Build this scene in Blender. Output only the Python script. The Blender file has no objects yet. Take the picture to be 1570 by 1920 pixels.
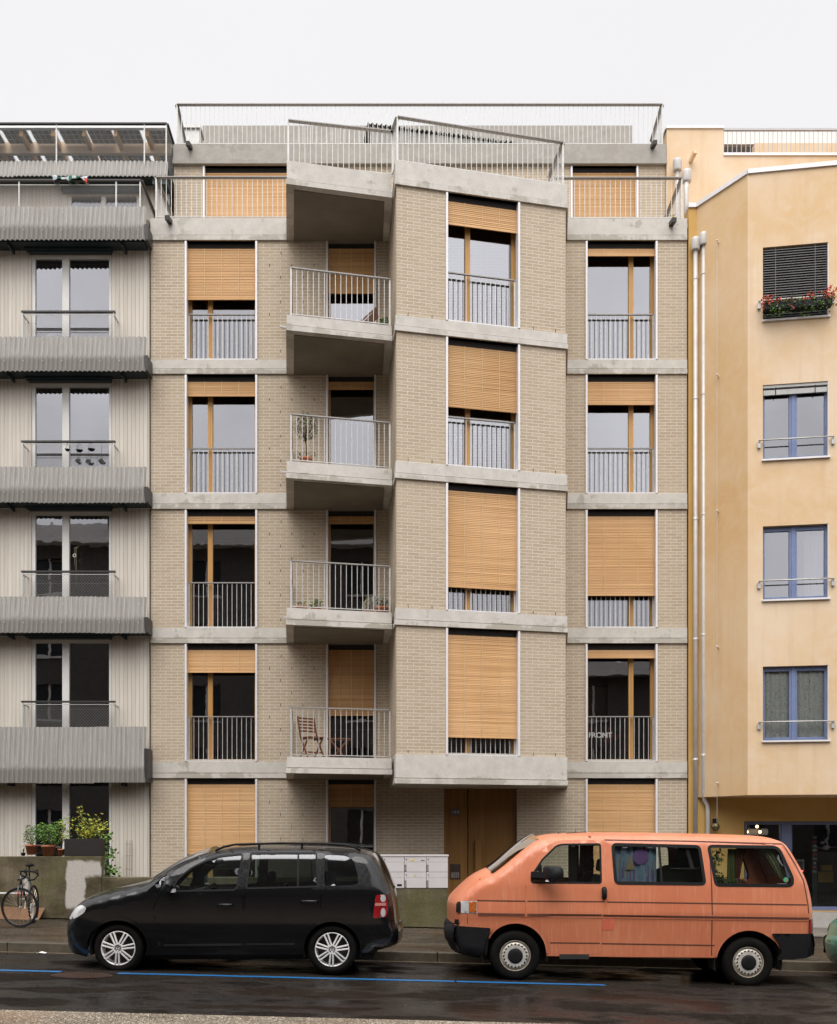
import bpy, bmesh, math, random
from mathutils import Vector, Matrix
from mathutils.geometry import delaunay_2d_cdt

sc = bpy.context.scene
COL = sc.collection
R = math.radians

# ------------------------------------------------------------------ camera
EYE = 1.71; CAMY = -22.5; FPX = 1980.0; CX = 785.0; HY = 1580.0
cam_d = bpy.data.cameras.new("camera")
cam = bpy.data.objects.new("camera", cam_d); COL.objects.link(cam)
cam.location = (0, CAMY, EYE); cam.rotation_euler = (R(90), 0, 0)
cam_d.sensor_fit = 'HORIZONTAL'; cam_d.sensor_width = 36.0
cam_d.lens = 36.0*FPX/1570.0
cam_d.shift_x = 0.0; cam_d.shift_y = (HY-960.0)/1570.0
cam_d.clip_start = 0.1; cam_d.clip_end = 600
sc.camera = cam

# ------------------------------------------------------------------ sky (overcast, brighter behind the camera and overhead)
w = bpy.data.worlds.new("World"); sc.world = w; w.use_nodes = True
nt = w.node_tree; nt.nodes.clear()
def wn(t, **k):
    n = nt.nodes.new(t)
    for a, b in k.items(): setattr(n, a, b)
    return n
SUN_EL, SUN_ROT = 64.0, 190.0
sky = wn('ShaderNodeTexSky', sky_type='NISHITA'); sky.sun_disc = False
sky.sun_elevation = R(SUN_EL); sky.sun_rotation = R(SUN_ROT)
hs = wn('ShaderNodeHueSaturation'); hs.inputs['Saturation'].default_value = 0.12
nt.links.new(sky.outputs[0], hs.inputs['Color'])
bg1 = wn('ShaderNodeBackground'); bg1.inputs['Strength'].default_value = 0.012
nt.links.new(hs.outputs[0], bg1.inputs['Color'])
tc = wn('ShaderNodeTexCoord'); sp = wn('ShaderNodeSeparateXYZ'); nt.links.new(tc.outputs['Generated'], sp.inputs[0])
def wm(op, a, b=None, clamp=False):
    n = wn('ShaderNodeMath', operation=op); n.use_clamp = clamp
    for i, v in enumerate((a, b)):
        if v is None: continue
        if isinstance(v, (int, float)): n.inputs[i].default_value = v
        else: nt.links.new(v, n.inputs[i])
    return n.outputs[0]
cl = wn('ShaderNodeTexNoise'); cl.inputs['Scale'].default_value = 2.2; cl.inputs['Detail'].default_value = 5
nt.links.new(tc.outputs['Generated'], cl.inputs['Vector'])
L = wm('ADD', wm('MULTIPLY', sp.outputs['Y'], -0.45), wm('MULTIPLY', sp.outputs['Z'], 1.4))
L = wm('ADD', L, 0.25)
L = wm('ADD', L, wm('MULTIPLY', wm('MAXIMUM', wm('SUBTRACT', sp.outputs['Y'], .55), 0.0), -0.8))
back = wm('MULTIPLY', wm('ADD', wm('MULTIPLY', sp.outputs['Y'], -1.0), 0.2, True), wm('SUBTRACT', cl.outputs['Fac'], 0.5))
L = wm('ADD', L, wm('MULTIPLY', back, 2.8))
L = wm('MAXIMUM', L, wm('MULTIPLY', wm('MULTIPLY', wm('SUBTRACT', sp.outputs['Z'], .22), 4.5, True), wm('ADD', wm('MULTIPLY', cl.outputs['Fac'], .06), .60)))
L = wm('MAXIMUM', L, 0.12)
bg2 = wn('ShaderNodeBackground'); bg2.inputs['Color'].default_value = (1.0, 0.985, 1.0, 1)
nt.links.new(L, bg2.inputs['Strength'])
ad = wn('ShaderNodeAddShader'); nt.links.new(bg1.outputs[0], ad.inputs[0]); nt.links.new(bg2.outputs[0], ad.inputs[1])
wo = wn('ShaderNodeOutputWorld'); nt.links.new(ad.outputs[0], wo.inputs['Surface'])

# ------------------------------------------------------------------ veiled sun
ld = bpy.data.lights.new("sun", 'SUN'); ld.energy = 1.9; ld.angle = R(50); ld.color = (1, 0.965, 0.91)
lo = bpy.data.objects.new("sun", ld); COL.objects.link(lo)
az = R(180+10)   # from behind the camera, a little to the left
sd = Vector((math.cos(R(SUN_EL))*-0.16, -math.cos(R(SUN_EL)), math.sin(R(SUN_EL))))
lo.rotation_euler = sd.to_track_quat('Z', 'Y').to_euler(); lo.location = (0, -30, 40)

vs = sc.view_settings
vs.view_transform = 'Standard'; vs.look = 'None'; vs.gamma = 1.0; vs.exposure = 0.45; vs.use_curve_mapping = False
sc.cycles.max_bounces = 10; sc.cycles.transparent_max_bounces = 16
sc.cycles.caustics_reflective = False; sc.cycles.caustics_refractive = False
try: sc.cycles.use_denoising = True
except Exception: pass

# ------------------------------------------------------------------ helpers
def zy(py, Y): return EYE + (HY-py)*(Y-CAMY)/FPX
def xp(px, Y): return (px-CX)*(Y-CAMY)/FPX
def PT(px, py, Y): return Vector((xp(px, Y), Y, zy(py, Y)))
SLOPE = 0.0243
def groad(x): return -SLOPE*x
def gpav(x): return 0.13-SLOPE*x

class Fr:
    """wall frame: u along the wall, d into the wall, z up"""
    def __init__(s, a, b):
        s.o = Vector((a[0], a[1])); e = Vector((b[0], b[1])); s.len = (e-s.o).length
        s.t = (e-s.o)/s.len; s.n = Vector((-s.t.y, s.t.x))
    def pt(s, u, d, z):
        q = s.o + s.t*u + s.n*d
        return Vector((q.x, q.y, z))
    def u(s, px, d=0.0):
        k = (px-CX)/FPX
        return (k*(s.o.y+s.n.y*d-CAMY)-s.o.x-s.n.x*d)/(s.t.x-k*s.t.y)
    def z(s, px, py, d=0.0):
        p = s.pt(s.u(px, d), d, 0)
        return zy(py, p.y)
    def sub(s, d): # same frame pushed in
        a = s.o+s.n*d; b = a+s.t*s.len
        return Fr(a, b)

class MB:
    def __init__(s): s.v = []; s.f = []; s.m = []; s.sm = []; s.mi = 0; s.smooth = False; s.vofs = 0.0; s.fv = []
    def add(s, vs, fs, smooth=None):
        b = len(s.v); s.v += [Vector(q) for q in vs]
        for f in fs:
            s.f.append([b+i for i in f]); s.m.append(s.mi); s.sm.append(s.smooth if smooth is None else smooth); s.fv.append(s.vofs)
        return s
    def quad(s, a, b, c, d): return s.add([a, b, c, d], [(0, 1, 2, 3)])
    def hexa(s, p):  # p: 4 bottom ccw, 4 top
        return s.add(p, [(3, 2, 1, 0), (4, 5, 6, 7), (0, 1, 5, 4), (1, 2, 6, 5), (2, 3, 7, 6), (3, 0, 4, 7)])
    def box(s, x0, x1, y0, y1, z0, z1):
        return s.hexa([(x0, y0, z0), (x1, y0, z0), (x1, y1, z0), (x0, y1, z0), (x0, y0, z1), (x1, y0, z1), (x1, y1, z1), (x0, y1, z1)])
    def fbox(s, fr, u0, u1, d0, d1, z0, z1):
        return s.hexa([fr.pt(u0, d0, z0), fr.pt(u1, d0, z0), fr.pt(u1, d1, z0), fr.pt(u0, d1, z0),
                       fr.pt(u0, d0, z1), fr.pt(u1, d0, z1), fr.pt(u1, d1, z1), fr.pt(u0, d1, z1)])
    def prism(s, poly, z0, z1):
        n = len(poly)
        a = sum(poly[i][0]*poly[(i+1) % n][1]-poly[(i+1) % n][0]*poly[i][1] for i in range(n))
        if a < 0: poly = poly[::-1]
        vs = [(p[0], p[1], z0) for p in poly]+[(p[0], p[1], z1) for p in poly]
        fs = [tuple(range(n))[::-1], tuple(range(n, 2*n))]+[(i, (i+1) % n, n+(i+1) % n, n+i) for i in range(n)]
        return s.add(vs, fs)
    def bar(s, a, b, w, h=None, up=Vector((0, 0, 1))):
        """rectangular bar from a to b"""
        a = Vector(a); b = Vector(b); h = w if h is None else h
        d = (b-a).normalized()
        if abs(d.dot(up)) > 0.99: up = Vector((0, 1, 0)) if abs(d.y) < .9 else Vector((1, 0, 0))
        x = d.cross(up).normalized()*w/2; y = x.cross(d).normalized()*h/2
        return s.hexa([a-x-y, a+x-y, b+x-y, b-x-y, a-x+y, a+x+y, b+x+y, b-x+y])
    def tube(s, pts, r, n=8, cap=True, rs=None):
        pts = [Vector(p) for p in pts]; k = len(pts); b = len(s.v); up = None
        for i, p in enumerate(pts):
            d = (pts[min(i+1, k-1)]-pts[max(i-1, 0)]).normalized()
            if up is None: up = Vector((0, 0, 1)) if abs(d.z) < .9 else Vector((1, 0, 0))
            x = d.cross(up).normalized(); up = x.cross(d).normalized()
            rr = rs[i] if rs else r
            for j in range(n):
                a = 2*math.pi*j/n
                s.v.append(p+x*rr*math.cos(a)+up*rr*math.sin(a))
        for i in range(k-1):
            for j in range(n):
                s.f.append([b+i*n+j, b+i*n+(j+1) % n, b+(i+1)*n+(j+1) % n, b+(i+1)*n+j]); s.m.append(s.mi); s.sm.append(True); s.fv.append(0)
        if cap:
            s.f.append([b+j for j in range(n)][::-1]); s.m.append(s.mi); s.sm.append(False); s.fv.append(0)
            s.f.append([b+(k-1)*n+j for j in range(n)]); s.m.append(s.mi); s.sm.append(False); s.fv.append(0)
        return s
    def lathe(s, prof, c=(0, 0, 0), axis='Z', n=24, smooth=True, closed=False):
        """prof: (r, h) list; axis Z/Y"""
        c = Vector(c); b = len(s.v); k = len(prof)
        for r, h in prof:
            for j in range(n):
                a = 2*math.pi*j/n
                if axis == 'Z': s.v.append(c+Vector((r*math.cos(a), r*math.sin(a), h)))
                elif axis == 'Y': s.v.append(c+Vector((r*math.cos(a), h, r*math.sin(a))))
                else: s.v.append(c+Vector((h, r*math.cos(a), r*math.sin(a))))
        for i in range(k-1):
            for j in range(n):
                s.f.append([b+i*n+j, b+i*n+(j+1) % n, b+(i+1)*n+(j+1) % n, b+(i+1)*n+j]); s.m.append(s.mi); s.sm.append(smooth); s.fv.append(0)
        if not closed:
            for i in (0, k-1):
                if prof[i][0] > 1e-4:
                    s.f.append([b+i*n+j for j in range(n)]); s.m.append(s.mi); s.sm.append(False); s.fv.append(0)
        return s
    def ball(s, c, r, n=10, sc3=(1, 1, 1)):
        b = len(s.v); c = Vector(c); m = n//2+1
        for i in range(m+1):
            th = math.pi*i/m
            for j in range(n):
                a = 2*math.pi*j/n
                s.v.append(c+Vector((r*sc3[0]*math.sin(th)*math.cos(a), r*sc3[1]*math.sin(th)*math.sin(a), r*sc3[2]*math.cos(th))))
        for i in range(m):
            for j in range(n):
                s.f.append([b+i*n+j, b+(i+1)*n+j, b+(i+1)*n+(j+1) % n, b+i*n+(j+1) % n]); s.m.append(s.mi); s.sm.append(True); s.fv.append(0)
        return s

ORG = {}
def tag(o, label=None, cat=None, group=None, kind=None):
    if label: o['label'] = label
    if cat: o['category'] = cat
    if group: o['group'] = group
    if kind: o['kind'] = kind
    return o
def thing(name, loc, label, cat, group=None):
    o = bpy.data.objects.new(name, None); o.empty_display_size = .2
    COL.objects.link(o); o.location = loc; ORG[o.name] = Vector(loc)
    return tag(o, label, cat, group)
def build(mb, name, mats, parent=None, label=None, cat=None, group=None, kind=None, bevel=0, origin=None, fixn=False):
    if not isinstance(mats, (list, tuple)): mats = [mats]
    if parent is not None: org = ORG[parent.name]
    elif origin is not None: org = Vector(origin)
    else:
        xs = [v.x for v in mb.v]; ys = [v.y for v in mb.v]; zs = [v.z for v in mb.v]
        org = Vector(((min(xs)+max(xs))/2, (min(ys)+max(ys))/2, min(zs)))
        if kind == 'structure': org = Vector((0, 0, 0))
    me = bpy.data.meshes.new(name)
    me.from_pydata([v-org for v in mb.v], [], mb.f); me.update()
    for m in mats: me.materials.append(m)
    me.polygons.foreach_set('material_index', mb.m)
    me.polygons.foreach_set('use_smooth', mb.sm)
    uvl = me.uv_layers.new(name='UVMap')
    for pi, p in enumerate(me.polygons):
        n = p.normal
        for li in p.loop_indices:
            co = me.vertices[me.loops[li].vertex_index].co + org
            if abs(n.z) > 0.75: uv = (co.x, co.y)
            else:
                t = Vector((-n.y, n.x)); l = t.length or 1; t = t/l
                if t.x < 0: t = -t
                uv = (co.x*t.x+co.y*t.y, co.z-mb.fv[pi])
            uvl.data[li].uv = uv
    if fixn:
        bm = bmesh.new(); bm.from_mesh(me); bmesh.ops.recalc_face_normals(bm, faces=bm.faces); bm.to_mesh(me); bm.free()
    o = bpy.data.objects.new(name, me); COL.objects.link(o)
    if parent is not None: o.parent = parent; ORG[o.name] = org
    else: o.location = org; ORG[o.name] = org
    if bevel:
        md = o.modifiers.new('bevel', 'BEVEL'); md.width = bevel; md.segments = 2; md.limit_method = 'ANGLE'; md.angle_limit = R(40)
    return tag(o, label, cat, group, kind)

# ------------------------------------------------------------------ materials
class NB:
    def __init__(s, name):
        s.mat = bpy.data.materials.new(name); s.mat.use_nodes = True
        s.nt = s.mat.node_tree; s.b = s.nt.nodes['Principled BSDF']; s.out = s.nt.nodes['Material Output']
    def n(s, t, **k):
        x = s.nt.nodes.new(t)
        for a, b in k.items(): setattr(x, a, b)
        return x
    def l(s, a, b): s.nt.links.new(a, b)
    def val(s, sock, v):
        if isinstance(v, (int, float)): sock.default_value = v
        elif isinstance(v, (tuple, list)): sock.default_value = (*v, 1) if len(v) == 3 and sock.type == 'RGBA' else v
        else: s.l(v, sock)
    def math(s, op, a, b=0.0, c=None, clamp=False):
        x = s.n('ShaderNodeMath', operation=op); x.use_clamp = clamp
        s.val(x.inputs[0], a); s.val(x.inputs[1], b)
        if c is not None: s.val(x.inputs[2], c)
        return x.outputs[0]
    def mix(s, f, a, b, blend='MIX'):
        x = s.n('ShaderNodeMix', data_type='RGBA', blend_type=blend)
        s.val(x.inputs[0], f); s.val(x.inputs[6], a); s.val(x.inputs[7], b)
        return x.outputs[2]
    def coord(s, kind='Object', scale=(1, 1, 1)):
        t = s.n('ShaderNodeTexCoord'); m = s.n('ShaderNodeMapping'); m.inputs['Scale'].default_value = scale
        s.l(t.outputs[kind], m.inputs[0]); return m.outputs[0]
    def pos(s, scale=(1, 1, 1)):
        g = s.n('ShaderNodeNewGeometry'); m = s.n('ShaderNodeMapping'); m.inputs['Scale'].default_value = scale
        s.l(g.outputs['Position'], m.inputs[0]); return m.outputs[0]
    def noise(s, vec, scale, detail=4, rough=.55, out='Fac'):
        x = s.n('ShaderNodeTexNoise'); s.l(vec, x.inputs['Vector'])
        x.inputs['Scale'].default_value = scale; x.inputs['Detail'].default_value = detail; x.inputs['Roughness'].default_value = rough
        return x.outputs[out]
    def ramp(s, f, a, b):
        x = s.n('ShaderNodeMapRange'); x.inputs[1].default_value = a; x.inputs[2].default_value = b; x.clamp = True
        s.l(f, x.inputs[0]); return x.outputs[0]
    def bump(s, h, strength=.3, dist=.01):
        x = s.n('ShaderNodeBump'); x.inputs['Strength'].default_value = strength; x.inputs['Distance'].default_value = dist
        s.l(h, x.inputs['Height']); s.l(x.outputs[0], s.b.inputs['Normal']); return x.outputs[0]
    def set(s, **k):
        for a, v in k.items():
            nm = {'col': 'Base Color', 'rough': 'Roughness', 'metal': 'Metallic', 'spec': 'Specular IOR Level', 'coat': 'Coat Weight', 'coatr': 'Coat Roughness',
                  'em': 'Emission Color', 'ems': 'Emission Strength', 'alpha': 'Alpha', 'sheen': 'Sheen Weight', 'trans': 'Transmission Weight', 'ior': 'IOR'}[a]
            s.val(s.b.inputs[nm], v)
        return s

def simple(name, col, rough=.6, metal=0.0, var=.12, nscale=6, bump=.0, bscale=60, coat=0, stretch=(1, 1, 1), spec=.5):
    q = NB(name); v = q.pos(stretch)
    f = q.noise(v, nscale)
    c2 = tuple(c*(1-var) for c in col); c1 = tuple(min(1, c*(1+var)) for c in col)
    q.set(col=q.mix(q.ramp(f, .3, .7), c2, c1), rough=rough, metal=metal, coat=coat, spec=spec)
    if bump: q.bump(q.noise(v, bscale, 3), bump, .005)
    return q.mat

def m_brick():
    q = NB('sand_brick'); uv = q.coord('UV')
    bt = q.n('ShaderNodeTexBrick'); q.l(uv, bt.inputs['Vector'])
    bt.offset = .5; bt.inputs['Scale'].default_value = 1; bt.inputs['Brick Width'].default_value = .245; bt.inputs['Row Height'].default_value = .0655
    bt.inputs['Mortar Size'].default_value = .006; bt.inputs['Mortar Smooth'].default_value = .25; bt.inputs['Bias'].default_value = -.1
    bt.inputs['Color1'].default_value = (.43, .345, .25, 1); bt.inputs['Color2'].default_value = (.49, .405, .305, 1); bt.inputs['Mortar'].default_value = (.68, .62, .53, 1)
    big = q.noise(uv, .8, 3); fine = q.noise(uv, 38, 4); st = q.noise(q.coord('UV', (2.5, 30, 1)), 1.0, 4)
    c = q.mix(q.math('MULTIPLY', q.ramp(big, .35, .7), .35), bt.outputs['Color'], (.50, .42, .315))
    c = q.mix(q.ramp(fine, .25, .8), q.mix(1, c, (.86, .85, .84), 'MULTIPLY'), q.mix(1, c, (1.12, 1.12, 1.12), 'MULTIPLY'))
    c = q.mix(q.math('MULTIPLY', q.ramp(st, .62, .78), .25), c, (.62,.57,.48))
    q.set(col=c, rough=.9, spec=.2)
    q.bump(q.math('ADD', q.math('MULTIPLY', bt.outputs['Fac'], -1.0), q.math('MULTIPLY', fine, .7)), .5, .006)
    return q.mat

def m_concrete(name, dry, wet, bias=.0, lower=.11, mott=1.0):
    """v of the UV starts at the underside of each slab"""
    q = NB(name); t = q.n('ShaderNodeTexCoord'); s = q.n('ShaderNodeSeparateXYZ'); q.l(t.outputs['UV'], s.inputs[0])
    v = s.outputs['Y']
    pat = q.noise(q.pos((1, 1, 1.6)), 1.7, 5, .55)
    drip = q.noise(q.pos((9, 9, 1.5)), 1.0, 3, .6)
    low = q.ramp(v, lower+.05, lower-.05)
    f = q.math('ADD', q.math('ADD', pat, q.math('MULTIPLY', drip, .35)), q.math('MULTIPLY', low, .16))
    wetm = q.ramp(f, .76-bias, .83-bias)
    big = q.noise(q.pos(), .35, 2)
    wetm = q.math('MULTIPLY', wetm, q.ramp(big, .2, .55))
    fine = q.noise(q.pos(), 45, 5, .6); med = q.noise(q.pos(), 5, 4)
    c = q.mix(q.ramp(med, .3, .7), tuple(x*.9 for x in dry), tuple(x*1.08 for x in dry))
    c = q.mix(wetm, c, wet)
    c = q.mix(q.ramp(fine, .3, .75), q.mix(1, c, (.9, .9, .9), 'MULTIPLY'), q.mix(1, c, (1.07, 1.07, 1.07), 'MULTIPLY'))
    vo = q.n('ShaderNodeTexVoronoi'); q.l(q.pos(), vo.inputs['Vector']); vo.inputs['Scale'].default_value = 14
    c = q.mix(q.math('MULTIPLY', q.ramp(vo.outputs['Distance'], .07, .03), .5*mott), c, tuple(x*.35 for x in wet))
    q.set(col=c, rough=q.math('SUBTRACT', .85, q.math('MULTIPLY', wetm, .35)), spec=.3)
    q.bump(fine, .35, .004)
    return q.mat

def m_wood(name, c0, c1, horiz=True, band=34, knots=.5, rough=.6, coat=0):
    q = NB(name)
    sc1 = (.22, band, 1) if horiz else (band, .3, 1)
    sc2 = (1.2, band*5, 1) if horiz else (band*5, 1.2, 1)
    a = q.noise(q.coord('UV', sc1), 1.0, 2, .5); b = q.noise(q.coord('UV', sc2), 1.0, 3)
    big = q.noise(q.coord('UV'), .7, 2)
    c = q.mix(q.ramp(a, .3, .7), c0, c1)
    c = q.mix(q.math('MULTIPLY', q.ramp(b, .45, .75), .5), c, tuple(x*.72 for x in c0))
    c = q.mix(q.math('MULTIPLY', q.ramp(big, .4, .7), .3), c, (c1[0]*1.05, c1[1]*1.15, c1[2]*1.4))
    k = q.noise(q.coord('UV', (12, 60, 1) if horiz else (60, 12, 1)), 1.0, 2)
    c = q.mix(q.math('MULTIPLY', q.ramp(k, .74, .8), knots), c, tuple(x*.3 for x in c0))
    oi = q.n('ShaderNodeObjectInfo'); c = q.mix(oi.outputs['Random'], q.mix(1, c, (.86, .84, .80), 'MULTIPLY'), q.mix(1, c, (1.08, 1.08, 1.12), 'MULTIPLY'))
    q.set(col=c, rough=rough, coat=coat, spec=.35)
    q.bump(b, .25, .003)
    return q.mat

def m_glass(name, refl=.33, tint=(.75, .78, .80), wav=.15, rough=0.0, add=None):
    q = NB(name); q.nt.nodes.remove(q.b)
    tr = q.n('ShaderNodeBsdfTransparent'); tr.inputs[0].default_value = (*tint, 1)
    gl = q.n('ShaderNodeBsdfGlossy'); gl.inputs['Color'].default_value = (.92, .93, .985, 1); gl.inputs['Roughness'].default_value = rough
    bp = q.n('ShaderNodeBump'); bp.inputs['Strength'].default_value = wav; bp.inputs['Distance'].default_value = .012
    q.l(q.noise(q.pos((1, 1, 1.6)), 1.6, 2), bp.inputs['Height']); q.l(bp.outputs[0], gl.inputs['Normal'])
    fr = q.n('ShaderNodeFresnel'); fr.inputs['IOR'].default_value = 1.5
    f = q.math('ADD', q.math('MULTIPLY', fr.outputs[0], .9), refl-.04, clamp=True)
    mx = q.n('ShaderNodeMixShader'); q.l(f, mx.inputs[0]); q.l(tr.outputs[0], mx.inputs[1]); q.l(gl.outputs[0], mx.inputs[2])
    q.l(mx.outputs[0], q.out.inputs['Surface'])
    return q.mat

def m_stucco(name, col, bump=.35):
    q = NB(name); p = q.pos()
    a = q.noise(p, .55, 5, .6); b = q.noise(p, 2.6, 4, .65); f = q.noise(p, 70, 4, .7)
    sw = q.n('ShaderNodeTexNoise'); q.l(p, sw.inputs['Vector']); sw.inputs['Scale'].default_value = 1.7; sw.inputs['Distortion'].default_value = 2.2; sw.inputs['Detail'].default_value = 3
    c = q.mix(q.ramp(a, .35, .65), (col[0]*.93, col[1]*.84, col[2]*.70), (col[0]*1.02, col[1]*1.05, col[2]*1.12))
    c = q.mix(q.math('MULTIPLY', q.ramp(sw.outputs['Fac'], .45, .7), .35), c, (col[0]*1.05, col[1]*1.12, col[2]*1.25))
    c = q.mix(q.math('MULTIPLY', q.ramp(b, .45, .7), .3), c, (col[0]*.96, col[1]*.9, col[2]*.78))
    c = q.mix(q.ramp(f, .3, .7), q.mix(1, c, (.95, .95, .95), 'MULTIPLY'), c)
    st = q.noise(q.pos((5, 5, .35)), 1.0, 4, .6)
    c = q.mix(q.math('MULTIPLY', q.ramp(st, .52, .72), .35), c, (col[0]*.80, col[1]*.72, col[2]*.62))
    q.set(col=c, rough=.92, spec=.15); q.bump(f, bump, .004)
    return q.mat

def m_boards():
    q = NB('pale_vertical_boards'); t = q.n('ShaderNodeTexCoord'); s = q.n('ShaderNodeSeparateXYZ'); q.l(t.outputs['UV'], s.inputs[0])
    u = s.outputs['X']
    fr = q.math('FRACT', q.math('MULTIPLY', u, 1/.085)); id_ = q.math('FLOOR', q.math('MULTIPLY', u, 1/.085))
    wn_ = q.n('ShaderNodeTexWhiteNoise', noise_dimensions='1D'); q.l(id_, wn_.inputs['W'])
    gap = q.ramp(q.math('ABSOLUTE', q.math('SUBTRACT', fr, .5)), .40, .47)
    st = q.noise(q.coord('UV', (22, .8, 1)), 1.0, 4, .6)
    kn = q.noise(q.coord('UV', (26, 14, 1)), 1.0, 2)
    c = q.mix(wn_.outputs['Value'], (.61, .56, .485), (.68, .635, .565))
    c = q.mix(q.math('MULTIPLY', q.ramp(st, .4, .75), .45), c, (.44, .385, .31))
    c = q.mix(q.math('MULTIPLY', q.ramp(kn, .74, .78), .5), c, (.3, .24, .18))
    c = q.mix(q.math('MULTIPLY', gap, .5), c, (.36, .32, .26))
    q.set(col=c, rough=.85, spec=.2); q.bump(q.math('MULTIPLY', gap, -1.0), .6, .01)
    return q.mat

def m_fibre():
    q = NB('fibre_cement'); p = q.coord('UV', (9, .9, 1))
    st = q.noise(p, 1.0, 5, .6); big = q.noise(q.coord('UV', (.9, .6, 1)), 1.0, 3); fine = q.noise(q.pos(), 60, 4)
    t = q.n('ShaderNodeTexCoord'); s = q.n('ShaderNodeSeparateXYZ'); q.l(t.outputs['UV'], s.inputs[0]); v = s.outputs['Y']
    c = q.mix(q.ramp(st, .3, .7), (.29, .275, .25), (.46, .445, .42))
    # wet lower margin, ragged along the waves
    edge = q.math('ADD', q.math('MULTIPLY', st, .55), q.math('MULTIPLY', big, .35))
    wet = q.ramp(q.math('SUBTRACT', v, q.math('MULTIPLY', edge, .62)), .06, -.02)
    c = q.mix(q.math('MULTIPLY', wet, .62), c, (.13, .118, .10))
    c = q.mix(q.math('MULTIPLY', q.ramp(st, .66, .8), .5), c, (.5, .48, .46))
    c = q.mix(q.ramp(fine, .3, .7), q.mix(1, c, (.88, .88, .88), 'MULTIPLY'), c)
    q.set(col=c, rough=.8, spec=.3); q.bump(fine, .3, .003)
    return q.mat

def m_asphalt(name, dark, light, wet=1.0, spk=.5):
    q = NB(name); p = q.pos()
    agg = q.n('ShaderNodeTexVoronoi'); q.l(p, agg.inputs['Vector']); agg.inputs['Scale'].default_value = 95
    big = q.noise(q.pos((.55, 1.0, 1)), 1.1, 5, .6); mid = q.noise(q.pos((1, 2.2, 1)), 3.5, 4); f = q.noise(p, 160, 3, .7)
    c = q.mix(q.ramp(big, .35, .65), dark, light)
    c = q.mix(q.math('MULTIPLY', q.ramp(q.n_col(agg), .72, .95), spk), c, tuple(min(1, x*4.5) for x in light))
    c = q.mix(q.math('MULTIPLY', q.ramp(mid, .45, .75), .35), c, tuple(x*.55 for x in dark))
    c = q.mix(q.math('MULTIPLY', q.ramp(q.noise(p, .5, 3), .5, .7), .5), c, (light[0]*1.15, light[1]*.8, light[2]*.6))
    wetp = q.ramp(q.noise(q.pos((.8, 1.3, 1)), .9, 4), .44, .60)
    nb = q.bump(q.math('ADD', q.math('MULTIPLY', agg.outputs['Distance'], .6), f), .45 if wet < .5 else .13, .006)
    df = q.n('ShaderNodeBsdfDiffuse'); q.l(c, df.inputs[0]); gl = q.n('ShaderNodeBsdfGlossy'); q.l(nb, gl.inputs['Normal']); q.l(nb, df.inputs['Normal'])
    q.l(q.math('SUBTRACT', .42, q.math('MULTIPLY', wetp, .24)), gl.inputs['Roughness'])
    mx = q.n('ShaderNodeMixShader'); q.l(q.math('ADD', .006, q.math('MULTIPLY', q.math('ADD', .04, wetp), .30*wet)), mx.inputs[0])
    q.l(df.outputs[0], mx.inputs[1]); q.l(gl.outputs[0], mx.inputs[2]); q.l(mx.outputs[0], q.out.inputs['Surface'])
    return q.mat
def _ncol(s, node):
    h = s.n('ShaderNodeSeparateColor'); s.l(node.outputs['Color'], h.inputs[0]); return h.outputs[0]
NB.n_col = _ncol

def m_mosswall():
    q = NB('wet_mossy_concrete'); p = q.pos()
    t = q.n('ShaderNodeSeparateXYZ'); g = q.n('ShaderNodeNewGeometry'); q.l(g.outputs['Position'], t.inputs[0])
    a = q.noise(q.pos((1, 1, 1.6)), 1.5, 5, .6); f = q.noise(p, 30, 4, .7); dr = q.noise(q.pos((7, 7, .6)), 1, 4)
    c = q.mix(q.ramp(a, .35, .65), (.055, .042, .020), (.19, .155, .10))
    c = q.mix(q.math('MULTIPLY', q.ramp(dr, .45, .7), .5), c, (.07, .062, .022))
    c = q.mix(q.math('MULTIPLY', q.ramp(q.noise(p, 1.1, 3), .55, .62), .45), c, (.10, .10, .03))
    # two dry pale patches with a soft square edge
    def patch(x0, x1, z0, z1):
        wob = q.math('MULTIPLY', q.math('SUBTRACT', q.noise(p, 5, 3), .5), .16)
        X = q.math('ADD', t.outputs['X'], wob); Z = q.math('ADD', t.outputs['Z'], wob)
        r = q.math('MULTIPLY', q.ramp(X, x0-.02, x0+.02), q.ramp(X, x1+.02, x1-.02))
        return q.math('MULTIPLY', r, q.math('MULTIPLY', q.ramp(Z, z0-.03, z0+.03), q.ramp(Z, z1+.03, z1-.03)))
    P = q.math('ADD', patch(-6.50, -6.16, .50, 1.36), q.math('ADD', patch(-6.30, -5.87, 1.08, 1.36), patch(-7.31, -7.22, .78, 1.04)), clamp=True)
    c = q.mix(q.ramp(f, .3, .75), q.mix(1, c, (.65, .65, .65), 'MULTIPLY'), q.mix(1, c, (1.2, 1.2, 1.2), 'MULTIPLY'))
    c = q.mix(q.math('MULTIPLY', P, .93), c, q.mix(q.ramp(f, .3, .6), (.40, .37, .33), (.52, .49, .45)))
    q.set(col=c, rough=.75, spec=.3); q.bump(f, .5, .006)
    return q.mat

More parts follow.
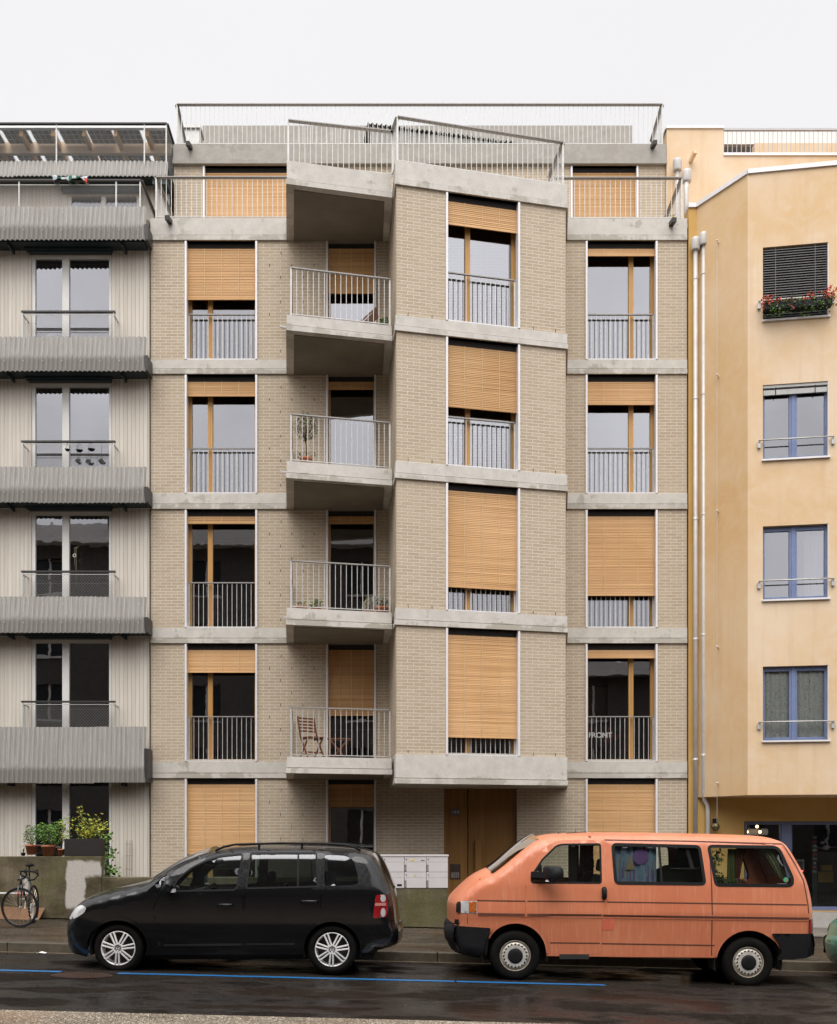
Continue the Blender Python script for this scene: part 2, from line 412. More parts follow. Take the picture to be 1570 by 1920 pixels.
MT = {}
MT['brick'] = m_brick()
MT['conc'] = m_concrete('slab_concrete', (.56, .53, .48), (.38, .35, .295))
MT['concL'] = m_concrete('balcony_concrete', (.57, .54, .495), (.40, .37, .315), bias=-.03)
MT['conc_grey'] = m_concrete('parapet_concrete', (.36, .34, .305), (.29, .27, .24), bias=.02)
MT['soffit'] = simple('shuttered_concrete_shaded', (.17, .145, .11), .85, var=.18, nscale=1.6, bump=.3, bscale=20)  # slab concrete darkened, the shade below balconies put into its colour
MT['blind'] = m_wood('timber_slats', (.46, .25, .095), (.70, .42, .19), True, 24, .6)
MT['frame'] = m_wood('timber_frame', (.46, .24, .07), (.58, .33, .11), False, 20, .2, .45)
MT['door'] = m_wood('oak_door', (.20, .095, .022), (.27, .135, .037), False, 9, .1, .45)
MT['alu'] = simple('pale_aluminium', (.72, .70, .70), .45, .1, .05)
MT['alugrey'] = simple('grey_aluminium', (.42, .41, .41), .5, .2, .05)
MT['galv'] = simple('galvanised_steel', (.49, .48, .46), .5, .35, .14, 14)
MT['hrail'] = simple('handrail_steel_shaded', (.30, .285, .27), .5, .3, .1, 14)  # galvanised rail darkened, underside shade painted into the colour
MT['dark'] = simple('dark_void', (.02, .018, .016), .8)
MT['black'] = simple('black_plastic', (.009, .009, .0095), .6, bump=.1, spec=.2)
MT['glass'] = m_glass('window_glass', .32, wav=.08)
MT['glassd'] = m_glass('window_glass_lower', .24, (.6, .62, .62), wav=.05)
MT['clear'] = m_glass('clear_glass', .09, (.92, .94, .92), wav=.05)
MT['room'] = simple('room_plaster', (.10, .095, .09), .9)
MT['curt'] = simple('curtain_cloth', (.55, .55, .56), .9, var=.15, nscale=14, stretch=(3, 3, .3))
MT['boards'] = m_boards()
MT['fibre'] = m_fibre()
MT['white'] = simple('white_paint', (.72, .70, .67), .45, var=.04)
MT['teal'] = simple('dark_teal_metal', (.015, .028, .034), .5)
MT['stucco'] = m_stucco('ochre_render', (.72, .555, .38))
MT['blue'] = simple('blue_paint', (.16, .205, .36), .45, var=.08)
MT['wire'] = simple('wire', (.30, .29, .28), .5, .3)
MT['darkrail'] = simple('dark_handrail', (.045, .042, .04), .45, .3)
MT['moss'] = m_mosswall(); MT['stucco2'] = m_stucco('ochre_render', (.69, .50, .30)); MT['stucco3'] = m_stucco('ochre_render_shaded', (.60, .385, .14))  # stucco3: same render, under-bay shade painted in as a deeper ochre
MT['road'] = m_asphalt('wet_asphalt', (.0045, .004, .0036), (.015, .0115, .009), 1.0, .6)
MT['road2'] = m_asphalt('coarse_asphalt', (.085, .072, .055), (.17, .145, .115), .0, .8)
MT['pave'] = m_asphalt('pavement_asphalt', (.020, .016, .011), (.060, .048, .034), .7, .35)
MT['kerb'] = simple('kerb_stone', (.065, .052, .033), .6, var=.3, nscale=9, bump=.5, bscale=45)
MT['terra'] = simple('terracotta', (.42, .15, .07), .75, var=.2)
MT['leaf'] = simple('leaf_green', (.14, .27, .04), .6, var=.5, nscale=9)
MT['leafy'] = simple('leaf_yellow', (.50, .46, .05), .6, var=.35, nscale=9)
MT['leafd'] = simple('leaf_dark', (.03, .075, .02), .6, var=.5, nscale=9)
MT['olive'] = simple('leaf_olive', (.10, .12, .06), .6, var=.4, nscale=12)
MT['red'] = simple('flower_red', (.62, .10, .05), .6, var=.3, nscale=20)
MT['stem'] = simple('stem', (.10, .07, .035), .8)
MT['soil'] = simple('garden_soil', (.05, .038, .025), .95, var=.4, bump=.6, bscale=30)
# ================================================================== ground
def ground():
    X0, X1 = -60, 60
    def strip(mb, y0, y1, f, dz=0.0, x0=X0, x1=X1):
        mb.quad((x0, y0, f(x0)+dz), (x1, y0, f(x1)+dz), (x1, y1, f(x1)+dz), (x0, y1, f(x0)+dz))
    mb = MB(); strip(mb, -60, -7.3, groad, -.008); strip(mb, -7.3, 60, groad, -.30)
    build(mb, 'ground', MT['soil'], kind='structure')
    mb = MB(); strip(mb, -12.12, -7.42, groad)
    build(mb, 'road', MT['road'], kind='structure')
    # coarse lane; it ends where the resurfaced patch begins on the right
    mb = MB(); mb.add([(X0, -24.5, groad(X0)+.001), (1.6, -24.5, groad(1.6)+.001), (1.6, -12.35, groad(1.6)+.001), (X0, -12.1, groad(X0)+.001)], [(0, 1, 2, 3)])
    build(mb, 'road_lane', MT['road2'], kind='structure')
    mb = MB(); mb.add([(1.6, -24.5, groad(1.6)), (X1, -24.5, groad(X1)), (X1, -12.12, groad(X1)), (1.6, -12.12, groad(1.6))], [(0, 1, 2, 3)])
    mb.add([(-60, -12.12, groad(-60)-.001), (1.6, -12.12, groad(1.6)-.001), (1.6, -12.6, groad(1.6)-.001), (-60, -12.6, groad(-60)-.001)], [(3, 2, 1, 0)])
    build(mb, 'road_repair', MT['road'], kind='structure')
    # gutter strip of setts along the kerb
    mb = MB(); strip(mb, -7.42, -7.3, groad, -.004)
    build(mb, 'gutter', simple('gutter_stone', (.13, .095, .055), .45, var=.3, nscale=7, bump=.4, bscale=40), kind='structure')
    # kerb stones
    mb = MB(); x = -20.0; rnd = random.Random(4)
    while x < 22:
        l = 1.0+rnd.uniform(-.08, .08); e = rnd.uniform(-.004, .004)
        p = [(x+.004, -7.3+e, groad(x)-.06), (x+l-.004, -7.3+e, groad(x+l)-.06), (x+l-.004, -7.15, groad(x+l)-.06), (x+.004, -7.15, groad(x)-.06)]
        q = [(a, b+(.015 if b < -7.2 else 0), gpav(a)) for a, b, c in p]
        mb.hexa(p+q); x += l
    build(mb, 'kerb', MT['kerb'], kind='structure', bevel=.012)
    mb = MB(); strip(mb, -7.15, -2.93, gpav, -.003, -40, 40)
    build(mb, 'pavement', MT['pave'], kind='structure')
    mb = MB(); strip(mb, -2.93, .4, gpav, .0, 5.6, 30)
    build(mb, 'forecourt', simple('forecourt_paving', (.15, .13, .11), .6, var=.3, nscale=2.5, bump=.4, bscale=30), kind='structure')
    mb = MB(); strip(mb, -2.93, .4, gpav, -.12, -40, 5.6)
    build(mb, 'garden_bed', MT['soil'], kind='structure')
    mb = MB(); mb.hexa([(-7.9, -3.0, gpav(-7.9)), (8.5, -3.0, gpav(8.5)), (8.5, -2.96, gpav(8.5)), (-7.9, -2.96, gpav(-7.9)),
                        (-7.9, -3.0, gpav(-7.9)+.022), (8.5, -3.0, gpav(8.5)+.022), (8.5, -2.96, gpav(8.5)+.022), (-7.9, -2.96, gpav(-7.9)+.022)])
    build(mb, 'property_line_channel', MT['darkrail'], kind='structure')
    # blue parking lines
    q = NB('worn_blue_line'); n = q.noise(q.pos((3, 9, 1)), 4, 5, .7)
    q.set(col=q.mix(q.ramp(n, .56, .68), (.012, .13, .34), (.02, .05, .08)), rough=.45)
    def line(x0, x1, y0, w_, name):
        mb = MB(); n_ = 24; r = random.Random(3)
        pts = [(x0+(x1-x0)*i/n_, r.uniform(-.006, .006)) for i in range(n_+1)]
        for (a, e), (b, g) in zip(pts, pts[1:]):
            mb.quad((a, y0-w_/2+e, groad(a)+.004), (b, y0-w_/2+g, groad(b)+.004), (b, y0+w_/2+g, groad(b)+.004), (a, y0+w_/2+e, groad(a)+.004))
        build(mb, name, q.mat, kind='structure')
    line(-9.5, xp(115, -9.42), -9.42, .12, 'parking_line')
    line(xp(222, -9.42), xp(940-88, -9.42), -9.44, .12, 'parking_line')
    line(xp(856, -9.42), xp(1135, -9.42), -9.44, .12, 'parking_line')
ground()

# manhole cover in the road
t = thing('manhole_cover', (xp(154, -9.75), -9.75, groad(-4)), 'oval rusty ribbed drain cover in the road before the black car', 'drain cover')
mb = MB(); n = 40
X = xp(154, -9.75); zc = groad(X)
pl = [(X+.36*math.cos(2*math.pi*i/n), -9.75+.27*math.sin(2*math.pi*i/n)) for i in range(n)]
mb.add([(a, b, groad(a)+.006) for a, b in pl], [tuple(range(n))])
build(mb, 'cover', simple('rusty_iron', (.055, .035, .028), .5, .4, .4, 20), t)
mb = MB()
for i in range(-7, 8):
    y = i*.034; h = .34*math.sqrt(max(0, 1-(y/.27)**2))
    if h > .05: mb.bar((X-h, -9.75+y, groad(X-h)+.010), (X+h, -9.75+y, groad(X+h)+.010), .014, .006)
build(mb, 'rib', simple('rusty_rib', (.09, .055, .042), .45, .4, .3, 20), t)

# ================================================================== building helpers
def wall_open(mb, fr, u0, u1, z0, z1, ops, df=.03, rev=.35, ends=True, zbot=None):
    us = sorted({u0, u1, *[o[0] for o in ops], *[o[1] for o in ops]}); zs = sorted({z0, z1, *[o[2] for o in ops], *[o[3] for o in ops]})
    for a, b in zip(us, us[1:]):
        for c, d in zip(zs, zs[1:]):
            m, k = (a+b)/2, (c+d)/2
            if any(o[0] < m < o[1] and o[2] < k < o[3] for o in ops): continue
            mb.quad(fr.pt(a, df, c), fr.pt(b, df, c), fr.pt(b, df, d), fr.pt(a, df, d))
    for o in ops:
        a, b, c, d = o[:4]
        mb.quad(fr.pt(a, df, c), fr.pt(a, df, d), fr.pt(a, df+rev, d), fr.pt(a, df+rev, c))
        mb.quad(fr.pt(b, df, c), fr.pt(b, df+rev, c), fr.pt(b, df+rev, d), fr.pt(b, df, d))
        if d < z1-.001: mb.quad(fr.pt(a, df, d), fr.pt(b, df, d), fr.pt(b, df+rev, d), fr.pt(a, df+rev, d))
        mb.quad(fr.pt(a, df, c), fr.pt(a, df+rev, c), fr.pt(b, df+rev, c), fr.pt(b, df, c))

def railing(path, h, spacing=.108, toprail=(.09, .016), base=.04, balr=.006, posts=True, mb=None, lastpost=True):
    mb = mb or MB(); path = [Vector(p) for p in path]
    up = Vector((0, 0, 1))
    for a, b in zip(path, path[1:]):
        d = (b-a); l = d.length; dn = d/l
        mb.mi = 1; mb.bar(a+up*h, b+up*h, toprail[0], toprail[1]); mb.mi = 0
        mb.bar(a+up*base, b+up*base, .022, .016)
        n = max(1, round(l/spacing))
        for i in range(1, n):
            p = a+dn*(l*i/n)
            mb.bar(p+up*base, p+up*(h-toprail[1]/2), balr*2, balr*2, up=Vector((0, 1, 0)))
    for i, p in enumerate(path):
        if i == len(path)-1 and not lastpost: continue
        mb.bar(p, p+up*(h-toprail[1]/2), .034, .016, up=Vector((0, 1, 0)))
    return mb

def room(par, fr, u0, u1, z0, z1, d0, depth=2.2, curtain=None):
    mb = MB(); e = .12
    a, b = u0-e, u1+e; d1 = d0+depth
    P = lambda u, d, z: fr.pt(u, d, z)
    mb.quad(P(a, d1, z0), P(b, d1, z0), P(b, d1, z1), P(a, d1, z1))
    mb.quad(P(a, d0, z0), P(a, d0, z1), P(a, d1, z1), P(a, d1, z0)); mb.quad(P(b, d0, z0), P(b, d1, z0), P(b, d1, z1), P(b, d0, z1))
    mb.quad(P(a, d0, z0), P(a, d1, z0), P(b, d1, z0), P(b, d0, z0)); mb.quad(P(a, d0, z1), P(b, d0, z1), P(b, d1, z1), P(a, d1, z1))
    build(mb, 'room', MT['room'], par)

def curtain(par, fr, u0, u1, z0, z1, d, mat, name='curtain', waves=9, amp=.025):
    mb = MB(); n = waves*8; rnd = random.Random(int(u0*100)+int(z0*10)); ph = rnd.uniform(0, 6)
    for i in range(n):
        us = [u0+(u1-u0)*(i+k)/n for k in (0, 1)]
        ds = [d+amp*math.sin(ph+(i+k)/n*waves*2*math.pi)+amp*.5*math.sin((i+k)*.37) for k in (0, 1)]
        mb.add([fr.pt(us[0], ds[0], z0), fr.pt(us[1], ds[1], z0), fr.pt(us[1], ds[1], z1), fr.pt(us[0], ds[0], z1)], [(0, 1, 2, 3)], True)
    return build(mb, name, mat, par)

def slat_blind(par, fr, u0, u1, z0, z1, d, mat=None, cords=3):
    mb = MB(); p = .034; n = max(1, int((z1-z0)/p)); p = (z1-z0)/n; rnd = random.Random(int(z0*50))
    for i in range(n):
        a = z0+i*p; j = rnd.uniform(0, .003)
        mb.quad(fr.pt(u0, d-.007-j, a), fr.pt(u1, d-.007-j, a), fr.pt(u1, d-.003, a+p), fr.pt(u0, d-.003, a+p))
        mb.quad(fr.pt(u0, d-.003, a+p), fr.pt(u1, d-.003, a+p), fr.pt(u1, d-.007, a+p+.0005), fr.pt(u0, d-.007, a+p+.0005))
    mb.fbox(fr, u0, u1, d, d+.012, z0, z1)
    mb.fbox(fr, u0, u1, d-.014, d+.016, z0-.028, z0-.001)
    o = build(mb, 'roller_blind', mat or MT['blind'], par)
    mb = MB()
    for k in range(1, cords+1):
        u = u0+(u1-u0)*k/(cords+1)
        mb.fbox(fr, u-.004, u+.004, d-.018, d-.012, z0, z1)
    build(mb, 'cord', MT['cord'], o)
    return o
MT['cord'] = simple('blind_cord', (.66, .50, .30), .8)

def window(par, fr, u0, u1, z0, z1, blind=None, mull=None, rail=None, jl=.09, jr=.09, low=False, glass=None, guides=True, fd=.27, bd=.10):
    """timber french window: frame > panes, guide rails, blind, railing, sill"""
    mb = MB(); f0, f1 = fd, fd+.07
    mb.fbox(fr, u0, u0+jl, f0, f1, z0, z1); mb.fbox(fr, u1-jr, u1, f0, f1, z0, z1)
    mb.fbox(fr, u0+jl, u1-jr, f0+.002, f1, z1-.13, z1); mb.fbox(fr, u0+jl, u1-jr, f0+.002, f1, z0, z0+.07)
    for m in (mull or []):
        mb.fbox(fr, m-.052, m+.052, f0-.012, f1, z0+.07, z1-.13)
        mb.fbox(fr, m-.006, m+.006, f0-.018, f0-.012, z0+.07, z1-.13)
    w_ = build(mb, 'window', MT['frame'], par, bevel=.004)
    cuts = [u0+jl]+[x for m in (mull or []) for x in (m-.052, m+.052)]+[u1-jr]
    for a, b in zip(cuts[::2], cuts[1::2]):
        mb = MB(); mb.quad(fr.pt(a, fd+.035, z0+.07), fr.pt(b, fd+.035, z0+.07), fr.pt(b, fd+.035, z1-.13), fr.pt(a, fd+.035, z1-.13))
        build(mb, 'pane', glass or (MT['glassd'] if low else MT['glass']), w_)
    if guides:
        for ga in (u0-.006, u1-.036): build(MB().fbox(fr, ga, ga+.042, -.012, .16, z0+.005, z1-.02), 'guide_rail', MT['alu'], w_, bevel=.003)
        mb = MB(); mb.fbox(fr, u0+.036, u1-.036, .0, .27, z0+.001, z0+.022)
        build(mb, 'sill', MT['alu'], w_)
    if blind is not None and blind < z1-.05:
        slat_blind(w_, fr, u0+.037, u1-.037, blind, z1-.13, bd)
        mb = MB(); mb.fbox(fr, u0+.037, u1-.037, bd+.02, bd+.10, z1-.15, z1-.004)
        build(mb, 'blind_housing', MT['dark'], w_)
    if rail:
        mb = railing([fr.pt(u0+.05, .18, z0), fr.pt(u1-.05, .18, z0)], rail-z0, spacing=.105, toprail=(.045, .022), base=.05)
        build(mb, 'railing', [MT['galv'], MT['hrail']], w_)
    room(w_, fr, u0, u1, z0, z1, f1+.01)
    return w_

# ================================================================== middle building
ZB = {1: 1.375, 2: 4.25, 3: 7.11, 4: 9.99, 5: 12.84}; ZT = {1: 1.727, 2: 4.58, 3: 7.443, 4: 10.295, 5: 13.307}
for d_ in (ZB, ZT):
    for k in d_: d_[k] += EYE
BLD = thing('apartment_building', (0, 0, 0), 'sand brick apartment building with concrete bands, timber blinds and a protruding bay, in the middle', 'building')
XL, XR = -5.716, 5.727
FM = Fr((-10, 0), (10, 0))
U = lambda x: x+10.0
cols = {'L': (347, 482), 'M': (612, 705), 'R': (1099, 1233)}
blb = {'L': {5: 560, 4: 741, 3: 980, 2: 1259, 1: 1600}, 'M': {5: 548, 4: 728, 3: 980, 2: 1340, 1: 1511}, 'R': {5: 478, 4: 757, 3: 1115, 2: 1232, 1: 1640}}
rail_py = {5: 590, 4: 841, 3: 1093, 2: 1344}
doorop = (U(xp(833, 0)), U(xp(970, 0)), -.1, ZB[1])
mb = MB(); ops = []
for c, (a, b) in cols.items():
    for f in range(1, 6):
        z0 = ZT[f-1] if f > 1 else .12
        ops.append((U(xp(a, 0)), U(xp(b, 0)), z0, ZB[f]))
FACE = [o for o in ops]; ops.append(doorop)
us = sorted({U(XL), U(XR), *[o[0] for o in ops], *[o[1] for o in ops]})
wall_open(mb, FM, U(XL), U(XR), -.2, ZB[5]+.01, ops)
# open vertical joints in the brickwork
mb.mi = 1
def weep(px, py, Y=0.0): mb.box(xp(px, Y)-.005, xp(px, Y)+.005, .024, .05, zy(py, Y)-.032, zy(py, Y)+.032)
rows = [(22, (527, 570)), (45, (505, 547, 589)), (68, (526, 568)), (91, (547,)), (114, (526, 568)), (137, (505, 547)), (160, (526,)), (206, (526,)), (229, (505, 303, 325, 1077, 1257, 1279))]
for f in range(1, 6):
    for dy, xs in rows:
        for x in xs:
            if f == 1 and dy > 130: continue
            if x == 570 and f % 2: continue
            weep(x, 1459-252*(f-1)+dy - 0)
build(mb, 'brick_wall', [MT['brick'], MT['dark']], BLD)
# openings' timber windows
for c, (a, b) in cols.items():
    for f in range(1, 6):
        u0, u1 = U(xp(a, 0)), U(xp(b, 0)); z0 = ZT[f-1] if f > 1 else .12; z1 = ZB[f]
        bb = zy(blb[c][f], .1)
        mull = None; jl, jr = .09, .09
        if c == 'L': mull = [FM.u(394.5, .27)]
        if c == 'R': mull = [FM.u(1183.5, .27)]
        if c == 'M': jl, jr = .07, .07
        rail = zy(rail_py[f], .18) if (f in rail_py and c != 'M') else None
        W_ = window(BLD, FM, u0, u1, z0, z1, bb, mull, rail, jl, jr, low=(f <= 3))
# concrete bands
def band(mb, fr, u0, u1, z0, z1, d1=.5):
    mb.vofs = z0
    mb.fbox(fr, u0, u1, 0.0, d1, z0+.114, z1); mb.fbox(fr, u0, u1, -.014, d1, z0, z0+.100); mb.fbox(fr, u0+.02, u1-.02, .016, d1-.02, z0+.09, z0+.12)
for f in range(1, 6):
    for ba, bb in ((XL, -2.80), (3.16, XR)):
        mb = MB(); band(mb, FM, U(ba), U(bb), ZB[f], ZT[f]); build(mb, 'floor_band', MT['conc'], BLD)
# bay plan
A = (-2.568, -1.914); B = (-.535, -1.472); C_ = (-.447, -1.914); E_ = (3.01, -1.1325)
FB = Fr(C_, E_)
def poly_off(poly, o):
    n = len(poly); out = []
    ar = sum(poly[i][0]*poly[(i+1) % n][1]-poly[(i+1) % n][0]*poly[i][1] for i in range(n)); sg = 1 if ar > 0 else -1
    for i in range(n):
        p = Vector(poly[i]); a = (p-Vector(poly[i-1])).normalized(); b = (Vector(poly[(i+1) % n])-p).normalized()
        na = Vector((a.y, -a.x))*sg; nb_ = Vector((b.y, -b.x))*sg
        m = (na+nb_)/max(.3, 1+na.dot(nb_)); out.append((p.x+m.x*o, p.y+m.y*o))
    return out
balc = [(-2.80, .4), (-2.80, 0), A, B, (-.62, .0), (-.62, .4)]
bay = [(-.62, .4), (-.62, 0), C_, E_, (3.155, 0), (3.155, .4)]
for f in range(1, 6):
    mb = MB(); mb.vofs = ZB[f]
    zb = ZB[f]-(.02 if f == 1 else 0)
    mb.prism([(x, min(y, .37)) for x, y in poly_off(balc, -.02)], zb+.09, zb+.12); mb.prism(balc, zb+.114, ZT[f]-(.05 if f == 1 else 0)); lo_ = poly_off(balc, .014)
    lo_ = [(x, min(y, .39)) for x, y in lo_]; mb.prism(lo_, zb, zb+.100)
    bs = build(mb, 'balcony', MT['concL'], BLD)
    # underside with formwork joints
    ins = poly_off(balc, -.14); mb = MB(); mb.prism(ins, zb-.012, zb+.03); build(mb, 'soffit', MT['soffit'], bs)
    mb = MB(); z0 = zb if f > 1 else 1.154+EYE; mb.vofs = z0
    mb.prism([(x, min(y, .36)) for x, y in poly_off(bay, -.02)], z0+.09, z0+.12); mb.prism(bay, z0+.114, ZT[f]); lo_ = [(x, min(y, .385)) for x, y in poly_off(bay, .016)]; mb.prism(lo_, z0, z0+.100)
    build(mb, 'bay_slab', MT['concL'], BLD)
    if f < 5:   # balcony railing
        zt = ZT[f]-(.05 if f == 1 else 0)
        pr = [(-2.70, -.03, zt), (xp(546, -1.86), -1.86, zt), (xp(731, -1.44), -1.44, zt)]
        h = (1580-{1: 1326, 2: 1051, 3: 776, 4: 501}[f])/96.0+EYE-zt
        build(railing(pr, h, toprail=(.05, .022)), 'railing', [MT['galv'], MT['hrail']], bs)
# bay brickwork
mb = MB(); bops = []
bu0, bu1 = FB.u(837), FB.u(975)
SL = Fr((-.64, 0), (C_[0]+.02, C_[1]+.03))
for f in range(2, 6): bops.append((bu0, bu1, ZT[f-1], ZB[f]))
wall_open(mb, FB, .022, FB.len-.022, ZT[1]-.02, ZB[5]+.02, bops)
mb.quad((-.64, .03, ZT[1]-.02), (C_[0]+.0285, C_[1]+.036, ZT[1]-.02), (C_[0]+.0285, C_[1]+.036, ZB[5]+.02), (-.64, .03, ZB[5]+.02))
e2 = FB.pt(FB.len-.022, .03, 0)
mb.quad((e2.x, e2.y, ZT[1]-.02), (3.13, .03, ZT[1]-.02), (3.13, .03, ZB[5]+.02), (e2.x, e2.y, ZB[5]+.02))
mb.mi = 1
for f in range(2, 6):
    for px in (766, 811, 1001, 1043):
        u = FB.u(px); mb.fbox(FB, u-.005, u+.005, .024, .05, ZT[f-1]+.02, ZT[f-1]+.085)
build(mb, 'bay_wall', [MT['brick'], MT['dark']], BLD)
bb_py = {5: (418, 437), 4: (760, 772), 3: (1098, 1106), 2: (1380, 1382)}
rb_py = {5: 519, 4: 788, 3: 1060, 2: 1334}
for f in range(2, 6):
    bb = FB.z(839, bb_py[f][0], .1)
    rail = FB.z(906, rb_py[f], .18)
    window(BLD, FB, bu0, bu1, ZT[f-1], ZB[f], bb, [FB.u(877, .27)], rail, low=(f <= 3))
# entrance door
t = build(MB().fbox(FM, doorop[0], U(xp(876.5, .2)), .14, .2, -.05, ZB[1]), 'side_panel', MT['door'], BLD, bevel=.004)
mb = MB(); ul = U(xp(878, .2)); mb.fbox(FM, ul, doorop[1], .15, .21, -.05, ZB[1]-.03)
dr = build(mb, 'entrance_door', MT['door'], BLD, bevel=.004)
mb = MB(); mb.fbox(FM, U(xp(891, .1)), U(xp(903, .1)), .06, .15, .35, zy(1576, .1)); build(mb, 'handle', MT['door'], dr, bevel=.004)
mb = MB(); mb.lathe([(.02, .13), (.02, .15)], (xp(884, .15), 0, zy(1648, .15)), 'Y', 10); build(mb, 'lock', MT['alu'], dr)
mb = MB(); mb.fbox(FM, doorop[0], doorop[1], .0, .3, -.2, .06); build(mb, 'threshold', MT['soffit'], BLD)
# terrace railings on top of the fifth band (three separate runs)
hr = 14.19+EYE-ZT[5]
mb = railing([(-5.59, 1.5, ZT[5]), (xp(293, 0.03), .03, ZT[5]), (xp(540, .03), .03, ZT[5])], hr)
build(mb, 'railing', [MT['galv'], MT['hrail']], BLD)
mb = railing([(-2.56, -1.75, ZT[5]), (-.52, -1.42, ZT[5]), (-.41, -1.85, ZT[5]), (2.93, -1.09, ZT[5]), (2.78, .03, ZT[5])], hr)
build(mb, 'railing', [MT['galv'], MT['hrail']], BLD)
mb = railing([(2.9, .05, ZT[5]), (xp(1279, .03), .05, ZT[5]), (5.62, 1.5, ZT[5])], hr)
build(mb, 'railing', [MT['galv'], MT['hrail']], BLD)
# terrace deck + recessed attic
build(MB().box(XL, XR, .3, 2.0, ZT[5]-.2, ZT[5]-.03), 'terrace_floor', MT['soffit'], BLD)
AY = 1.93; FA = Fr((-10, AY), (10, AY)); ZA = 15.68+EYE; ZA2 = 16.13+EYE
aops = [(U(xp(381, AY)), U(xp(600, AY)), ZT[5]+.02, ZA), (U(xp(1071, AY)), U(xp(1197, AY)), ZT[5]+.02, ZA)]
mb = MB(); wall_open(mb, FA, U(-5.665), U(5.727), ZT[5]-.1, ZA+.02, aops)
build(mb, 'attic_wall', MT['brick'], BLD)
for i, o in enumerate(aops):
    window(BLD, FA, o[0], o[1], o[2], o[3], ZT[5]+.25, [o[0]+.6], None, bd=.09)
mb = MB(); mb.vofs = ZA; mb.box(-5.665, 5.727, AY-.05, 12, ZA+.10, ZA2); mb.box(-5.68, 5.74, AY-.064, 12, ZA, ZA+.098)
build(mb, 'roof_slab', MT['conc_grey'], BLD)
hz = (1580-197)/81.0+EYE-ZA2
mb = railing([(xp(352, 3.3)-.05, 3.2, ZA2), (xp(332, AY), AY, ZA2), (xp(1242, AY), AY, ZA2), (xp(1242, AY)+.03, 3.2, ZA2)], hz, spacing=.108)
build(mb, 'railing', [MT['galv'], MT['hrail']], BLD)
# spouts
for px, py, Y in ((320, 416, 0), (358, 277, AY-.05), (1258, 420, 0), (1223, 275, AY-.05)):
    c = PT(px, py, Y); mb = MB(); mb.bar(c+Vector((0, .05, 0)), c+Vector((-.03 if px < 700 else .03, -.22, -.03)), .09, .09); build(mb, 'spout', MT['darkrail'], BLD)
for px, py in ((529, 617), (532, 888), (536, 1159)):
    c = PT(px, py, -.02); mb = MB(); mb.bar(c+Vector((.3, .02, 0)), c+Vector((-.03, -.12, 0)), .055, .04); build(mb, 'spout', MT['alu'], BLD)
# mass of the building: flanks, roof, back
mb = MB(); mb.box(XL, XL+.25, .5, 12, -.3, ZT[5]-.2); mb.box(XR-.25, XR, .5, 12, -.3, ZT[5]-.2); mb.box(XL, XR, 11.8, 12, -.3, ZA)
mb.box(-5.66, -5.4, AY+.4, 11.8, ZT[5]-.2, ZA); mb.box(5.4, 5.72, AY+.4, 11.8, ZT[5]-.2, ZA); mb.box(XL+.25, XR-.25, 2.0, 11.8, ZT[5]-.4, ZT[5]-.2)
build(mb, 'flank_wall', MT['conc_grey'], BLD)
# roof structures behind the upper railing
mb = MB(); Y = 4.6; mb.vofs = 10; mb.box(xp(380, Y), xp(1186, Y), Y, 8, ZA2+.12, zy(235, Y)); build(mb, 'roof_upstand', MT['conc_grey'], BLD)
mb = MB(); mb.box(xp(345, 3.9), xp(374, 3.9), 3.9, 4.3, ZA2+.02, zy(238, 3.9)); mb.box(xp(335, 3.9), xp(377, 3.9), 3.85, 4.35, zy(241, 3.9), zy(236, 3.9)); build(mb, 'roof_vent', MT['galv'], BLD)
# corrugated roof hut
def corr(mb, fr, u0, u1, zt, zb, dt, db, pitch=.1, amp=.018, th=.008, seed=0, nper=8, sheet=1.0):
    n = int((u1-u0)/pitch*nper); rnd = random.Random(seed); step = {}
    vs = []
    for i in range(n+1):
        u = u0+(u1-u0)*i/n; a = -amp*math.cos(2*math.pi*(u-u0)/pitch)
        k = int((u-u0)/sheet)
        if k not in step: step[k] = (rnd.uniform(-.006, .006), rnd.uniform(-.012, .012))
        e, g = step[k]
        vs += [fr.pt(u, dt+a+e, zt+g*.5), fr.pt(u, db+a+e, zb+g)]
    m = len(vs); off = [v+Vector((fr.n.x, fr.n.y, 0))*th for v in vs]
    mb.add(vs, [(2*i, 2*i+1, 2*i+3, 2*i+2) for i in range(n)], True)
    mb.add(off, [(2*i+2, 2*i+3, 2*i+1, 2*i) for i in range(n)], True)
    al = vs+off
    mb.add(al, [(2*i, 2*i+2, m+2*i+2, m+2*i) for i in range(n)]+[(2*i+1, m+2*i+1, m+2*i+3, 2*i+3) for i in range(n)]+[(0, m, m+1, 1), (m-2, m-1, 2*m-1, 2*m-2)], False)
a = PT(690, 230, 3.0); b = PT(966, 265, 3.7); FH = Fr((a.x, a.y), (b.x, b.y))
HUT = thing('roof_hut', (1.2, 3.4, ZA2), 'low hut clad in grey corrugated sheet behind the top roof railing', 'roof hut')
mb = MB(); mb.vofs = ZA2-1; corr(mb, FH, 0.05, FH.len-.05, a.z-.04, ZA2-.02, .05, .05, .112, .02); build(mb, 'corrugated_wall', MT['fibre'], HUT)
mb = MB(); n = 300
vs = []
for i in range(n+1):
    u = FH.len*i/n; h = .026*math.cos(2*math.pi*u/.112)
    vs += [FH.pt(u, .0, a.z+h), FH.pt(u, 1.6, a.z+.1+h)]
m = len(vs); vs += [v-Vector((0, 0, .012)) for v in vs]; fs = []
for i in range(n): fs += [(2*i, 2*i+2, 2*i+3, 2*i+1), (m+2*i, m+2*i+1, m+2*i+3, m+2*i+2), (2*i, m+2*i, m+2*i+2, 2*i+2)]
mb.add(vs, fs, True); build(mb, 'corrugated_roof', simple('dark_sheet', (.10, .095, .09), .7), HUT)

